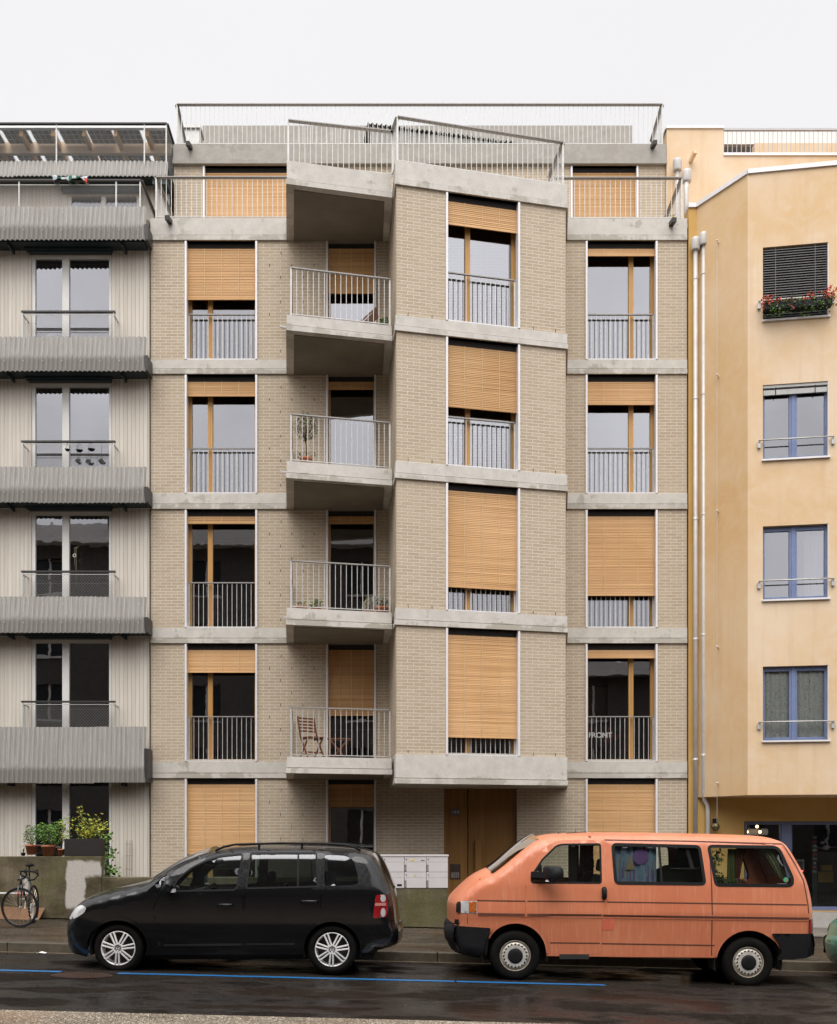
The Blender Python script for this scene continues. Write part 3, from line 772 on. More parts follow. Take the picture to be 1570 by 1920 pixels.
# ================================================================== left building
LB = thing('apartment_building', (-8, 0, 0), 'pale boarded apartment building with grey corrugated aprons at each floor, on the left', 'building')
FL = Fr((-14, 0), (-2, 0)); UL = lambda x: x+14.0
LFH = 2.735
mb = MB(); lops = []
wx0, wx1 = UL(xp(58, 0)), UL(xp(208, 0))
wtop = [zy(p, 0) for p in (477, 717.7, 958.4, 1199, 1440)]
shtop = [zy(p, -.35) for p in (387, 631, 875, 1119, 1363)]
for i, zt in enumerate(wtop):
    zb = (shtop[i+1]-.2) if i < 4 else .2
    lops.append((wx0, wx1, zb, zt))
LX0, LX1 = 0.0, UL(xp(280, 0))
wall_open(mb, FL, LX0, LX1, -.2, shtop[0]-.1, lops, df=.02, rev=.2)
build(mb, 'boarded_wall', MT['boards'], LB)
for i, o in enumerate(lops):
    mb = MB(); u0, u1, z0, z1 = o; m0, m1 = UL(xp(117, .06)), UL(xp(130, .06))
    mb.fbox(FL, u0, u0+.075, .05, .12, z0, z1); mb.fbox(FL, u1-.055, u1, .05, .12, z0, z1); mb.fbox(FL, m0, m1, .045, .12, z0, z1)
    mb.fbox(FL, u0+.075, m0, .05, .12, z0, z0+.06); mb.fbox(FL, m1, u1-.055, .05, .12, z0, z0+.06)
    mb.fbox(FL, u0+.075, m0, .05, .12, z1-.07, z1); mb.fbox(FL, m1, u1-.055, .05, .12, z1-.07, z1)
    w_ = build(mb, 'window', MT['white'], LB, bevel=.004)
    for a, b in ((u0+.075, m0), (m1, u1-.055)):
        mb = MB(); mb.quad(FL.pt(a, .09, z0+.06), FL.pt(b, .09, z0+.06), FL.pt(b, .09, z1-.07), FL.pt(a, .09, z1-.07)); build(mb, 'pane', MT['glassd' if i > 2 else 'glass'], w_)
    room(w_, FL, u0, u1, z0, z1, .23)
    if i < 4:
        mb = MB(); mb.fbox(FL, UL(xp(47, -.1)), UL(xp(209, -.1)), -.15, .0, z1+.03, z1+.31); mb.fbox(FL, UL(xp(52, -.1)), UL(xp(207, -.1)), -.11, .03, z1-.0, z1+.03)
        build(mb, 'sunshade_box', MT['teal'], w_, bevel=.01)
def net(fr, u0, u1, z0, z1, d, px_=.060, pz=.068, w_=.0032):
    mb = MB(); H = z1-z0; run = H/pz*px_
    k = int((u1-u0+run)/px_)+1
    for sgn in (1, -1):
        for i in range(k+1):
            s = u0-run+i*px_ if sgn > 0 else u0+i*px_
            a = (s, z0); b = (s+sgn*run, z1)
            def clip(p, q):
                (x0, y0), (x1, y1) = p, q; t0, t1 = 0.0, 1.0; dx = x1-x0
                for lo__, hi in ((u0, u1),):
                    if abs(dx) < 1e-9: return None
                    ta, tb = (lo__-x0)/dx, (hi-x0)/dx
                    if ta > tb: ta, tb = tb, ta
                    t0, t1 = max(t0, ta), min(t1, tb)
                return ((x0+dx*t0, y0+(y1-y0)*t0), (x0+dx*t1, y0+(y1-y0)*t1)) if t1-t0 > .01 else None
            r = clip(a, b)
            if r: mb.bar(fr.pt(r[0][0], d+.002*sgn, r[0][1]), fr.pt(r[1][0], d+.002*sgn, r[1][1]), w_, w_, up=Vector((0, 1, 0)))
    return mb
rp = (584.5, 828, 1072, 1316)
for i in range(4):
    d = -.30; Y = d; z = zy(rp[i], Y); u0, u1 = UL(xp(40, Y)), UL(xp(216, Y)); zb = shtop[i+1]-.1
    mb = MB(); mb.fbox(FL, u0, u1, d-.02, d+.05, z-.015, z+.02)
    r_ = build(mb, 'railing', MT['darkrail'], LB)
    mb = MB()
    for u in (u0+.03, u1-.03):
        mb.bar(FL.pt(u, d, zb), FL.pt(u, d, z), .018, .018); mb.bar(FL.pt(u, d, z-.06), FL.pt(u, .03, z-.06), .02, .03); mb.bar(FL.pt(u, d+.12, zb), FL.pt(u, d+.12, z-.06), .014, .014)
    mb.fbox(FL, u0+.03, u1-.03, d-.006, d+.006, z-.062, z-.05)
    build(mb, 'bracket', MT['galv'], r_)
    build(net(FL, u0+.03, u1-.03, zb, z-.056, d), 'wire_mesh', MT['wire'], r_)
shbot = [zy(p, -.47) for p in (449, 695, 942, 1187, 1468)]
for i in range(5):
    x1 = UL(xp(274.5, -.35)); mb = MB(); mb.vofs = shbot[i]
    db = -.47
    corr(mb, FL, LX0, x1, shtop[i], shbot[i], -.35, db, .1005, .028, seed=i+3, sheet=1.206)
    ap = build(mb, 'corrugated_apron', MT['fibre'], LB)
    mb = MB()
    for zz in (.28, .8):
        for j in range(28):
            u = LX0+.1*(j*4+1)+.05
            if u < x1:
                z = shbot[i]+(shtop[i]-shbot[i])*zz; d = db+( -.35-db)*zz; mb.lathe([(.012, d-.022), (.006, d-.030), (0, d-.031)], (FL.pt(u, 0, 0).x, 0, z), 'Y', 8)
    build(mb, 'screw', MT['galv'], ap)
    mb = MB(); zs_ = shbot[i]+.02; mb.fbox(FL, x1-.02, x1+.05, -.44, -.03, zs_, zs_+.32 if i < 4 else zs_+.7); build(mb, 'side_bracket', MT['darkrail'], LB)
    mb = MB(); mb.fbox(FL, LX0, x1-.05, -.33, .0, shbot[i]-.0+.03, shbot[i]+.10)
    for xx in (20, 232):
        u = UL(xp(xx, -.2)); mb.fbox(FL, u-.02, u+.02, -.34, .0, shbot[i]-.05, shbot[i]+.03)
    build(mb, 'balcony_edge', MT['teal'], LB)
# terrace + set back top floor
zT = shtop[0]-.1
mb = MB(); mb.fbox(FL, LX0, LX1, -.05, 2.2, zT-.15, zT); build(mb, 'terrace_floor', MT['soffit'], LB)
FT = Fr((-14, 1.9), (-2, 1.9)); Y = 1.9
zc = zy(333, 1.6)
wa, wb = UL(xp(126, Y)), UL(xp(262, Y)); 
mb = MB(); wall_open(mb, FT, 0, UL(xp(318, Y)), zT-.05, zc+.2, [(wa, wb, zT+.05, zy(366, Y))], df=0, rev=.2); build(mb, 'attic_wall', MT['boards'], LB)
mb = MB(); z1 = zy(366, Y); m0 = UL(xp(193, Y))
for a, b in ((wa, wa+.08), (m0-.05, m0+.05), (wb-.08, wb)): mb.fbox(FT, a, b, .04, .1, zT+.05, z1)
w_ = build(mb, 'window', MT['white'], LB)
for a, b in ((wa+.08, m0-.05), (m0+.05, wb-.08)):
    mb = MB(); mb.quad(FT.pt(a, .07, zT+.05), FT.pt(b, .07, zT+.05), FT.pt(b, .07, z1), FT.pt(a, .07, z1)); build(mb, 'pane', MT['glassd'], w_)
room(w_, FT, wa, wb, zT+.05, z1, .21)
build(MB().fbox(FT, wa-.1, wb+.05, -.14, 0, z1+.02, z1+.25), 'sunshade_box', MT['teal'], w_, bevel=.01)
# terrace guard with netting
def guard(par, pts, z0, z1, posts):
    mb = MB()
    for a, b in zip(pts, pts[1:]): mb.bar((a[0], a[1], z1), (b[0], b[1], z1), .07, .03)
    r_ = build(mb, 'railing', MT['darkrail'], par)
    mb = MB()
    for x, y in posts: mb.bar((x, y, z0), (x, y, z1-.015), .028, .028)
    for a, b in zip(pts, pts[1:]): mb.bar((a[0], a[1], z1-.09), (b[0], b[1], z1-.09), .012, .012)
    build(mb, 'post', MT['galv'], r_)
    for a, b in zip(pts, pts[1:]):
        f = Fr(a, b); build(net(f, 0, f.len, z0, z1-.09, 0), 'wire_mesh', MT['wire'], r_)
yg = -.28; zg = zy(338.5, yg)
guard(LB, [(-14, yg), (xp(265, yg), yg), (xp(265, yg)-.02, 1.2)], zT, zg, [(xp(x, yg), yg) for x in (36, 218, 263)]+[(-11.2, yg)])
# upper apron and roof terrace guard
Y = 1.55; zu0, zu1 = zy(334, Y), zy(301.5, Y); FU = Fr((-14, Y), (-2, Y)); xr = xp(315, Y)
mb = MB(); mb.vofs = zu0-.3; corr(mb, FU, 0, xr+14, zu1, zu0, .0, -.08, .1005, .022, seed=9, sheet=1.206); build(mb, 'corrugated_apron', MT['fibre'], LB)
mb = MB(); mb.box(-14, xr, Y+.05, 8, zu0+.05, zu0+.25); mb.box(xr-.35, xr-.02, Y-.02, Y+.5, zu0-.14, zu0+.06); build(mb, 'roof_slab', MT['teal'], LB)
zr = zy(232, Y)
guard(LB, [(-14, Y), (xr-.02, Y), (xr-.05, 2.7)], zu0+.2, zr, [(xp(x, Y), Y) for x in (106, 271, 312)]+[(-12.3, Y)])
# pergola with solar panels
PG = thing('pergola', (-9, 4, zu0+.2), 'timber roof pergola carrying rows of dark solar panels above the boarded building', 'pergola')
zp = 17.36+EYE
mb = MB(); mb.box(-14, xp(320, 3.75), 3.75, 3.85, zy(287, 3.75), zy(266, 3.75)); mb.box(-14, xp(320, 5.6), 5.6, 5.7, zp-.3, zp-.02); build(mb, 'beam', simple('pale_timber', (.55, .40, .27), .7, var=.15, nscale=9, stretch=(1, 1, 6)), PG)
for i in range(14):
    px = 38.9+59*(i-4)
    x = xp(px, 3.2)
    if x > xp(318, 3.2): break
    mb = MB(); mb.box(x-.035, x+.045, 3.2, 5.6, zp-.16, zp-.01); build(mb, 'rafter', MT['frame'], PG)
MT['pv'] = simple('solar_cell', (.012, .012, .02), .25, coat=.5); MT['pvline'] = simple('solar_line', (.5, .5, .52), .5)
x = xp(315, 3.2)
while x > -14:
    for y0, y1 in ((3.22, 3.72), (3.9, 5.0)):
        mb = MB(); mb.box(x-.60, x-.02, y0, y1, zp, zp+.03); p_ = build(mb, 'solar_panel', MT['pv'], PG)
        mb = MB()
        for k in range(5): mb.box(x-.60+.58*k/4-.005, x-.60+.58*k/4+.005, y0, y1, zp-.003, zp-.001)
        for k in range(4):
            yy = y0+(y1-y0)*k/3; mb.box(x-.60, x-.02, yy-.006, yy+.006, zp-.006, zp-.004)
        build(mb, 'frame', MT['pvline'], p_)
    x -= .69
mb = MB(); mb.box(-14, xp(318, 3.15), 3.1, 3.2, zp-.02, zp+.06); build(mb, 'gutter', MT['alu'], PG)
for x in (-13, -10.5, -8, -6): build(MB().box(x-.05, x+.05, 4.2, 4.3, zu0+.2, zp-.1), 'post', MT['frame'], PG)
mb = MB(); mb.box(-14, -13.7, .5, 12, -.3, zT-.2); mb.box(XL-.35, XL-.06, .5, 12, -.3, zT-.2); mb.box(-14, XL-.06, 11.8, 12, -.3, zu0)
mb.box(-14, xp(318, 1.9), 8, 11.8, zu0-.1, zu0+.1)
build(mb, 'flank_wall', MT['conc_grey'], LB)
build(MB().box(xp(280.8, 0), xp(281.8, 0), -.01, .3, .1, ZB[5]), 'joint_cover', MT['darkrail'], LB)

# ================================================================== right building
RB = thing('apartment_building', (8, 0, 0), 'ochre rendered building with blue window frames and a shop at street level, on the right', 'building')
G0 = (5.757, 0.0); G1 = (5.93, 0.0); G2 = (6.665, -1.13); G3 = (8.372, -1.40); G4 = (13.0, -2.13)
GB = 90.5/92.6  # underside height of the bay over the eye
zlow = .962+EYE; ztop = 13.53+EYE
F1_ = Fr(G1, G2); F2_ = Fr(G2, G4)
win = [(464, 601), (722, 862), (987, 1125), (1250, 1389)]
rops = []
ua, ub = F2_.u(1431), F2_.u(1554)
for a, b in win: rops.append((ua, ub, F2_.z(1431, b), F2_.z(1431, a)))
mb = MB()
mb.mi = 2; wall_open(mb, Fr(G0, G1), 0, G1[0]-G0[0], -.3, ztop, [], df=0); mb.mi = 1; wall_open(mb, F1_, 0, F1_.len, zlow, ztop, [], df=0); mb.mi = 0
wall_open(mb, F2_, 0, F2_.len, zlow, ztop, rops, df=0, rev=.2)
mb.prism([G1, G2, G4, (13, .0)], zlow-.001, zlow+.001)
# ground floor wall behind, with the shop opening
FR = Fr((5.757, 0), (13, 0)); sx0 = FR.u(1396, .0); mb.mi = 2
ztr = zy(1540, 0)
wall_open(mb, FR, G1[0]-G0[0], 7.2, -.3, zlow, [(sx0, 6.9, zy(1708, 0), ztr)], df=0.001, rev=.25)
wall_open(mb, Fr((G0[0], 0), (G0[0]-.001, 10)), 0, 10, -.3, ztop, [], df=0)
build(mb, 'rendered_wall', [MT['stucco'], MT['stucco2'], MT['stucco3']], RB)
mb = MB(); 
for fa in (Fr(G0, G1), F1_, F2_): mb.fbox(fa, -.01 if fa is not F2_ else 0, fa.len, -.035, .25, ztop, ztop+.09)
build(mb, 'coping', MT['alu'], RB)
# attic storey set back
FT2 = Fr((5.735, 1.88), (13, 1.88)); ra = FT2.u(1357); zat = zy(241, 1.88); zrl = zy(287, 1.88)
mb = MB(); wall_open(mb, FT2, 0, 7.2, ztop-.3, zat, [(ra, 7.2, zrl, zat)], df=0, rev=.2)
wall_open(mb, Fr((5.735, 4.2), (5.735, 1.88)), 0, 2.32, ztop-.3, zat, [], df=0)
mb.box(5.74, 13, .05, 2.0, ztop-.4, ztop-.3)
mb.box(FT2.pt(ra, 0, 0).x+1.2, 13, 3.4, 3.6, zrl-.3, zy(268, 3.4)); build(mb, 'attic_wall', MT['stucco'], RB)
mb = MB(); mb.fbox(FT2, -.02, ra, -.03, .2, zat, zat+.06); mb.fbox(Fr((5.735, 4.2), (5.735, 1.88)), 0, 2.3, -.03, .1, zat, zat+.055); mb.fbox(FT2, ra, 7.2, -.03, .2, zrl-.06, zrl); build(mb, 'coping', MT['alu'], RB)
x0 = FT2.pt(ra, 0, 0).x
mb = MB(); mb.box(x0+.05, 13, 3.9, 4.0, zy(270, 3.9), zy(242, 3.9)); build(mb, 'privacy_screen', MT['white'], RB)
mb = MB(); mb.box(x0-.3, 13, 4.3, 4.5, zrl-.5, zy(262, 4.3)); build(mb, 'roof_timber', simple('dark_timber', (.07, .05, .035), .8), RB)
mb = railing([(x0, 1.9, zrl-.03), (13, 1.9, zrl-.03)], zy(243, 1.9)-zrl+.03, spacing=.105, toprail=(.05, .05), base=.03); build(mb, 'railing', [MT['alugrey'], MT['alugrey']], RB)
mb = MB(); mb.lathe([(.09, 0), (.09, .5), (.13, .5), (.13, .62), (.05, .66)], (xp(1255, 3.4), 3.4, zat-.35), 'Z', 16); build(mb, 'roof_vent', MT['white'], RB)
# windows
wlab = []
for i, o in enumerate(rops):
    u0, u1, z0, z1 = o; mb = MB(); mid = F2_.u(1487, .13)
    for a, b in ((u0, u0+.05), (mid-.075, mid+.075), (u1-.055, u1)): mb.fbox(F2_, a, b, .10, .17, z0, z1)
    for a, b in ((u0+.05, mid-.075), (mid+.075, u1-.055)): mb.fbox(F2_, a, b, .105, .17, z0, z0+.07); mb.fbox(F2_, a, b, .105, .17, z1-.09, z1)
    mb.fbox(F2_, mid-.03, mid+.03, .085, .1, z0, z1)
    w_ = build(mb, 'window', MT['blue'], RB, bevel=.004)
    for a, b in ((u0+.05, mid-.075), (mid+.075, u1-.055)):
        mb = MB(); mb.quad(F2_.pt(a, .14, z0+.07), F2_.pt(b, .14, z0+.07), F2_.pt(b, .14, z1-.09), F2_.pt(a, .14, z1-.09)); build(mb, 'pane', MT['clear'] if i == 3 else MT['glass'], w_)
    mb = MB(); mb.fbox(F2_, u0-.02, u1+.03, -.05, .1, z0-.035, z0+.0); build(mb, 'sill', MT['alu'], w_)
    mb = MB(); mb.fbox(F2_, u1-.012, u1+.004, .0, .09, z0, z1-.01); build(mb, 'guide_rail', MT['alu'], w_)
    room(w_, F2_, u0, u1, z0, z1, .22)
    zr_ = z0+.37
    mb = MB(); a, b = u0-.10, u1+.10; mb.tube([F2_.pt(a, -.07, zr_), F2_.pt(b, -.07, zr_)], .015, 8)
    for u in (a+.02, b-.02): mb.fbox(F2_, u-.03, u+.03, -.05, 0, zr_-.14, zr_-.02); mb.bar(F2_.pt(u, -.03, zr_-.06), F2_.pt(u, -.07, zr_), .015)
    build(mb, 'guard_bar', MT['galv'], w_)
    if i == 0:
        mb = MB(); n_ = int((z1-z0-.02)/.05)
        for k in range(n_):
            z = z0+.02+k*.05; mb.add([F2_.pt(u0+.015, .03, z), F2_.pt(u1-.02, .03, z), F2_.pt(u1-.02, .065, z+.042), F2_.pt(u0+.015, .065, z+.042)], [(0, 1, 2, 3)])
            mb.fbox(F2_, u0+.015, u1-.02, .026, .03, z-.004, z+.004)
        for u in (u0+.25, u1-.25): mb.fbox(F2_, u-.004, u+.004, .02, .026, z0, z1)
        build(mb, 'venetian_blind', simple('grey_slats', (.16, .155, .15), .45, .2), w_)
    if i == 1:
        mb = MB(); mb.fbox(F2_, u0+.015, u1-.02, .03, .08, z1-.20, z1-.10); mb.fbox(F2_, u0+.01, u1-.015, .02, .09, z1-.06, z1-.005); build(mb, 'venetian_blind', simple('stacked_slats', (.42, .42, .40), .5), w_)
        mb = MB()
        for u in (u0+.25, u1-.25): mb.fbox(F2_, u-.008, u+.008, .02, .03, z1-.22, z1-.05)
        build(mb, 'cord', MT['dark'], w_)
    if i == 2: curtain(w_, F2_, u1-.42, u1-.06, z0+.06, z1-.06, .26, MT['curt'], waves=5)
    if i == 3:
        q = NB('floral_voile'); vo = q.n('ShaderNodeTexVoronoi'); q.l(q.coord('UV', (1, 1, 1)), vo.inputs['Vector']); vo.inputs['Scale'].default_value = 9
        nz = q.noise(q.coord('UV'), 26, 3); nz2 = q.noise(q.coord('UV', (2.5, .7, 1)), 14, 2)
        c = q.mix(q.ramp(nz2, .3, .7), (.80, .83, .80), (.93, .94, .92))
        c = q.mix(q.math('MULTIPLY', q.ramp(nz, .58, .66), .7), c, (.12, .17, .10))
        c = q.mix(q.ramp(vo.outputs['Distance'], .16, .10), c, q.mix(q.ramp(q.n_col(vo), .45, .55), (.45, .09, .09), (.10, .14, .34)))
        q.set(col=c, rough=.9)
        curtain(w_, F2_, u0+.03, mid-.03, z0+.04, z1-.05, .19, q.mat, waves=6, amp=.012); curtain(w_, F2_, mid+.03, u1-.05, z0+.04, z1-.05, .19, q.mat, waves=6, amp=.012)
# vent pipes on the left edge
def pipe(pts, r, cap, name='downpipe'):
    mb = MB(); mb.tube(pts, r, 12)
    o = build(mb, name, MT['pipe'], RB)
    p = pts[0]
    mb = MB(); mb.lathe([(r*.7, -.02), (r*1.9, -.02), (r*2.05, .0), (r*2.05, .20), (r*1.9, .24), (r*1.2, .26)], (p[0], p[1], p[2]), 'Z', 16); build(mb, 'cowl', MT['pipe'], o)
    mb = MB()
    z = p[2]-.6
    while z > 1 and len(cap) > 0 and z > pts[-1][2]+.3:
        mb.lathe([(r+.008, z-.02), (r+.008, z+.02)], (p[0], p[1], 0), 'Z', 12); mb.bar((p[0], p[1]+.1, z), (p[0]+r+.03, p[1]+.02, z), .02, .02); z -= 2.55
    if mb.v: build(mb, 'clip', MT['galv'], o)
MT['pipe'] = simple('pipe_zinc', (.50, .48, .455), .45, .1, .1, 5)
PY = -.12
pipe([(xp(1304.5, PY), PY, zy(468, PY)), (xp(1304.5, PY), PY, 0)], .045, 'x')
x = xp(1320, PY-.02)
pipe([(x, PY-.02, zy(460, PY)), (x, PY-.02, zy(1488, PY)), (x+.03, PY+.03, zy(1500, PY)), (x+.09, PY+.04, zy(1509, PY)), (x+.105, PY+.04, zy(1518, PY)), (x+.105, PY+.04, 0)], .047, 'x')
Y = 1.72; pipe([(xp(1270.5, Y), Y, zy(319, Y)), (xp(1270.5, Y), Y, ztop-.2)], .05, ''); Y = 1.1
pipe([(xp(1288, Y), Y, zy(340, Y)), (xp(1285, Y), Y-.1, zy(360, Y)), (xp(1285, Y), Y-.1, ztop-.2)], .05, '')
mb = MB(); c = PT(1299, 297, 1.86); mb.bar(c+Vector((-.04, .02, -.05)), c+Vector((.0, -.25, .0)), .08, .08); build(mb, 'spout', MT['stucco'], RB)
# tension wire with stand-offs
mb = MB(); c0 = F1_.pt(F1_.u(1345, -.08), -.08, 0); mb.bar((c0.x, c0.y, zy(450, c0.y)), (c0.x, c0.y, zy(1545, c0.y)), .006); build(mb, 'tension_wire', MT['galv'], RB)
for py in (450, 702, 957, 1212, 1468):
    z = zy(py, c0.y); mb = MB(); mb.tube([(c0.x+.06, c0.y+.10, z-.03), (c0.x, c0.y, z)], .014, 8); mb.ball((c0.x, c0.y, z), .02, 8); build(mb, 'wire_holder', MT['alu'], RB)
# shop front
mb = MB(); sz0 = zy(1708, .15)
def sf(px0, px1, z0, z1, d0=.12, d1=.2): mb.fbox(FR, FR.u(px0, d0), FR.u(px1, d0), d0, d1, z0, z1)
sf(1397, 1570+500, ztr-.07, ztr); sf(1397, 1402, sz0, ztr-.07); sf(1463, 1486, sz0, ztr-.07); sf(1466, 1483, sz0, ztr-.07, .10, .12)
sf(1486, 2070, sz0, sz0+.09); sf(1402, 1463, sz0, sz0+.09)
shop = build(mb, 'shop_front', MT['blue'], RB, bevel=.004)
for a, b in ((1402, 1463), (1486, 2070)):
    mb = MB(); u0, u1 = FR.u(a, .16), FR.u(b, .16); mb.quad(FR.pt(u0, .16, sz0+.09), FR.pt(u1, .16, sz0+.09), FR.pt(u1, .16, ztr-.07), FR.pt(u0, .16, ztr-.07)); build(mb, 'pane', m_glass('shop_glass', .10, (.85, .87, .87)), shop)
room(shop, FR, sx0, 6.9, sz0-.1, ztr+.1, .22, 3.5)
mb = MB(); a = FR.pt(sx0+.9, 0, 0).x; mb.box(a, 13, -.35, .05, gpav(9)-.1, sz0-.01); build(mb, 'step', simple('pale_stone', (.42, .40, .37), .7, var=.1, bump=.2), RB)
mb = MB(); mb.box(5.9, 13, 1.9, 11.8, ztop-.3, ztop-.1); mb.box(12.8, 13, .3, 12, -.3, ztop); mb.box(5.9, 13, 11.8, 12, -.3, ztop); mb.box(6, 13, 4.5, 11.8, zat-.1, zat); build(mb, 'flank_wall', MT['stucco'], RB)

# ================================================================== building across the street (mirrored in the panes)
mo = simple('grey_plaster', (.10, .09, .08), .9, var=.2); dpane = simple('dark_pane', (.02, .022, .025), .1); tiles = simple('dark_tiles', (.06, .045, .038), .8, var=.4, nscale=20)
def opposite(xa_, xb_, he, nf, hr_, label):
    """row house across the street, wall plane at y=-26, facing the scene"""
    OB = thing('opposite_building', ((xa_+xb_)/2, -27, 0), label, 'building'); W0 = xb_-xa_; FO = Fr((xb_, -26), (xa_, -26))
    mb = MB(); oo = []
    for f in range(nf):
        for i in range(int((W0-2)/3.6)):
            if abs(xb_-2.2-i*3.6) < 26: oo.append((1.6+i*3.6, 2.9+i*3.6, 1.6+f*2.9, 3.2+f*2.9))
    wall_open(mb, FO, 0, W0, -1.5, he, oo, df=0, rev=.25); mb.box(xa_, xb_, -38, -37.8, -1.5, he); mb.box(xa_, xa_+.2, -37.8, -26.3, -1.5, he); mb.box(xb_-.2, xb_, -37.8, -26.3, -1.5, he)
    build(mb, 'wall', mo, OB)
    for o in oo:
        mb = MB(); m_ = (o[0]+o[1])/2; mb.fbox(FO, m_-.05, m_+.05, .08, .14, o[2], o[3]); mb.fbox(FO, o[0]-.05, o[1]+.05, -.08, .0, o[2]-.1, o[2])
        w_ = build(mb, 'window', MT['white'], OB); build(MB().fbox(FO, o[0], o[1], .14, .2, o[2], o[3]), 'pane', dpane, w_)
    build(MB().box(xa_, xb_, -26.0, -25.35, he, he+.22), 'eave', MT['white'], OB)
    mb = MB(); mb.add([(xa_, -25.5, he+.22), (xb_, -25.5, he+.22), (xb_, -32, hr_), (xa_, -32, hr_), (xa_, -38.5, he+.22), (xb_, -38.5, he+.22)], [(1, 0, 3, 2), (2, 3, 4, 5), (0, 1, 5, 4), (0, 3, 4), (1, 5, 2)]); r_ = build(mb, 'roof', tiles, OB)
    for x in (-15.5, -3, 14, -22):
        if xa_ < x < xb_-2: mb = MB(); mb.box(x, x+1.1, -31, -30, he+1, hr_+1.2); mb.box(x-.1, x+1.2, -31.1, -29.9, hr_+1.2, hr_+1.4); build(mb, 'chimney', mo, r_)
opposite(-50, 3.2, 15.4, 5, 18.2, 'tall dark plastered house across the street, mirrored in the left window panes')
opposite(3.3, 50, 9.4, 3, 11.2, 'low dark house across the street, mirrored in the lower right window panes')
# ================================================================== low walls, letterboxes, door things
WY0, WY1 = -3.0, -2.75
def gw(x0, x1, zt0, zt1=None, name='garden_wall', label='', mat=None):
    zt1 = zt0 if zt1 is None else zt1
    mb = MB(); mb.hexa([(x0, WY0, gpav(x0)-.2), (x1, WY0, gpav(x1)-.2), (x1, WY1, gpav(x1)-.2), (x0, WY1, gpav(x0)-.2),
                        (x0, WY0, zt0), (x1, WY0, zt1), (x1, WY1, zt1), (x0, WY1, zt0)])
    return build(mb, name, mat or MT['moss'], label=label, cat='wall', bevel=.012)
xa = xp(190, WY0); xm = xp(684, WY0); xe = xp(840, WY0)
zw1 = zy(1606, WY0)
gw(-13, xa, zw1, label='tall mossy concrete garden wall with pale dry patch behind the bicycle')
gw(xa+.003, xm, zy(1645, WY0), label='low stained concrete wall running behind the black car')
gw(xm+.003, xe, zy(1667, WY0), label='short mossy concrete wall under the white letterboxes')
LBX = thing('letterbox_unit', (xp(765, -2.9), -2.95, zy(1666, -3.0)), 'bank of pale grey letterboxes on the low wall beside the door', 'letterboxes')
z0, z1 = zy(1666, -3.0)+.004, zy(1603, -3.0)
mwb = simple('letterbox_enamel', (.60, .57, .57), .45, .1, .04)
mb = MB(); xs = [xp(p, -3.0) for p in (676, 717.5, 758.5, 799.7, 840.5)]
mb.box(xs[0], xs[-1], -2.985, -2.68, z0, z1-.03); build(mb, 'casing', simple('seam_shadow', (.16, .15, .15), .6), LBX)
mb = MB(); mb.box(xs[0]-.01, xs[-1]+.012, -3.02, -2.66, z1-.03, z1); build(mb, 'lid', mwb, LBX, bevel=.003)
zm = zy(1635.3, -3.0)
for i in range(4):
    for a, b in ((z0+.006, zm-.003), (zm+.003, z1-.034)):
        mb = MB(); x0, x1 = xs[i]+.004, xs[i+1]-.004; zf = b-(b-a)*.36
        mb.box(x0+.035, x1, -3.012, -2.986, a, zf-.002); mb.box(x0, x1, -3.010, -2.986, zf+.002, b); mb.box(x0, x0+.033, -3.014, -2.986, zf-.05, zf)
        d_ = build(mb, 'letterbox_door', mwb, LBX, bevel=.002)
        mb = MB(); mb.box(x0+.004, x0+.030, -3.006, -2.986, a+.01, zf-.05); build(mb, 'grip', simple('grip_grey', (.26, .24, .24), .5), d_)
        mb = MB(); mb.lathe([(.010, -3.018), (.010, -3.009)], (x0+.033, 0, b-.05), 'Y', 10); build(mb, 'lock', MT['black'], d_)
def sticker(px, py, w_, h_, col, Y=-3.0125, round_=False, name='sticker'):
    c = PT(px, py, Y); mb = MB()
    if round_: mb.lathe([(w_/2, Y-.001), (w_/2, Y)], (c.x, 0, c.z), 'Y', 16)
    else: mb.box(c.x-w_/2, c.x+w_/2, Y-.001, Y+.002, c.z-h_/2, c.z+h_/2)
    build(mb, name, simple('sticker_paper', col, .6), LBX)
sticker(773.5, 1613.3, .07, .028, (.75, .62, .05)); sticker(793, 1613.6, .065, .013, (.03, .03, .03)); sticker(778, 1642, .045, .045, (.55, .48, .30), round_=True)

def text(s, loc, size, mat, name, parent=None, rotz=0.0, ext=.001, **k):
    cu = bpy.data.curves.new('tmp', 'FONT'); cu.body = s; cu.size = size; cu.align_x = 'CENTER'; cu.align_y = 'CENTER'; cu.extrude = ext
    if 'space' in k: cu.space_character = k['space']
    o = bpy.data.objects.new('tmp', cu); COL.objects.link(o); dg = bpy.context.evaluated_depsgraph_get(); dg.update()
    me = bpy.data.meshes.new_from_object(o.evaluated_get(dg)); bpy.data.objects.remove(o)
    M_ = Matrix.Translation(Vector(loc)-(ORG[parent.name] if parent else Vector()))@Matrix.Rotation(rotz, 4, 'Z')@Matrix.Rotation(R(90), 4, 'X')
    me.transform(M_); me.materials.clear(); me.materials.append(mat)
    t_ = bpy.data.objects.new(name, me); COL.objects.link(t_)
    if parent: t_.parent = parent; ORG[t_.name] = ORG[parent.name]
    return t_
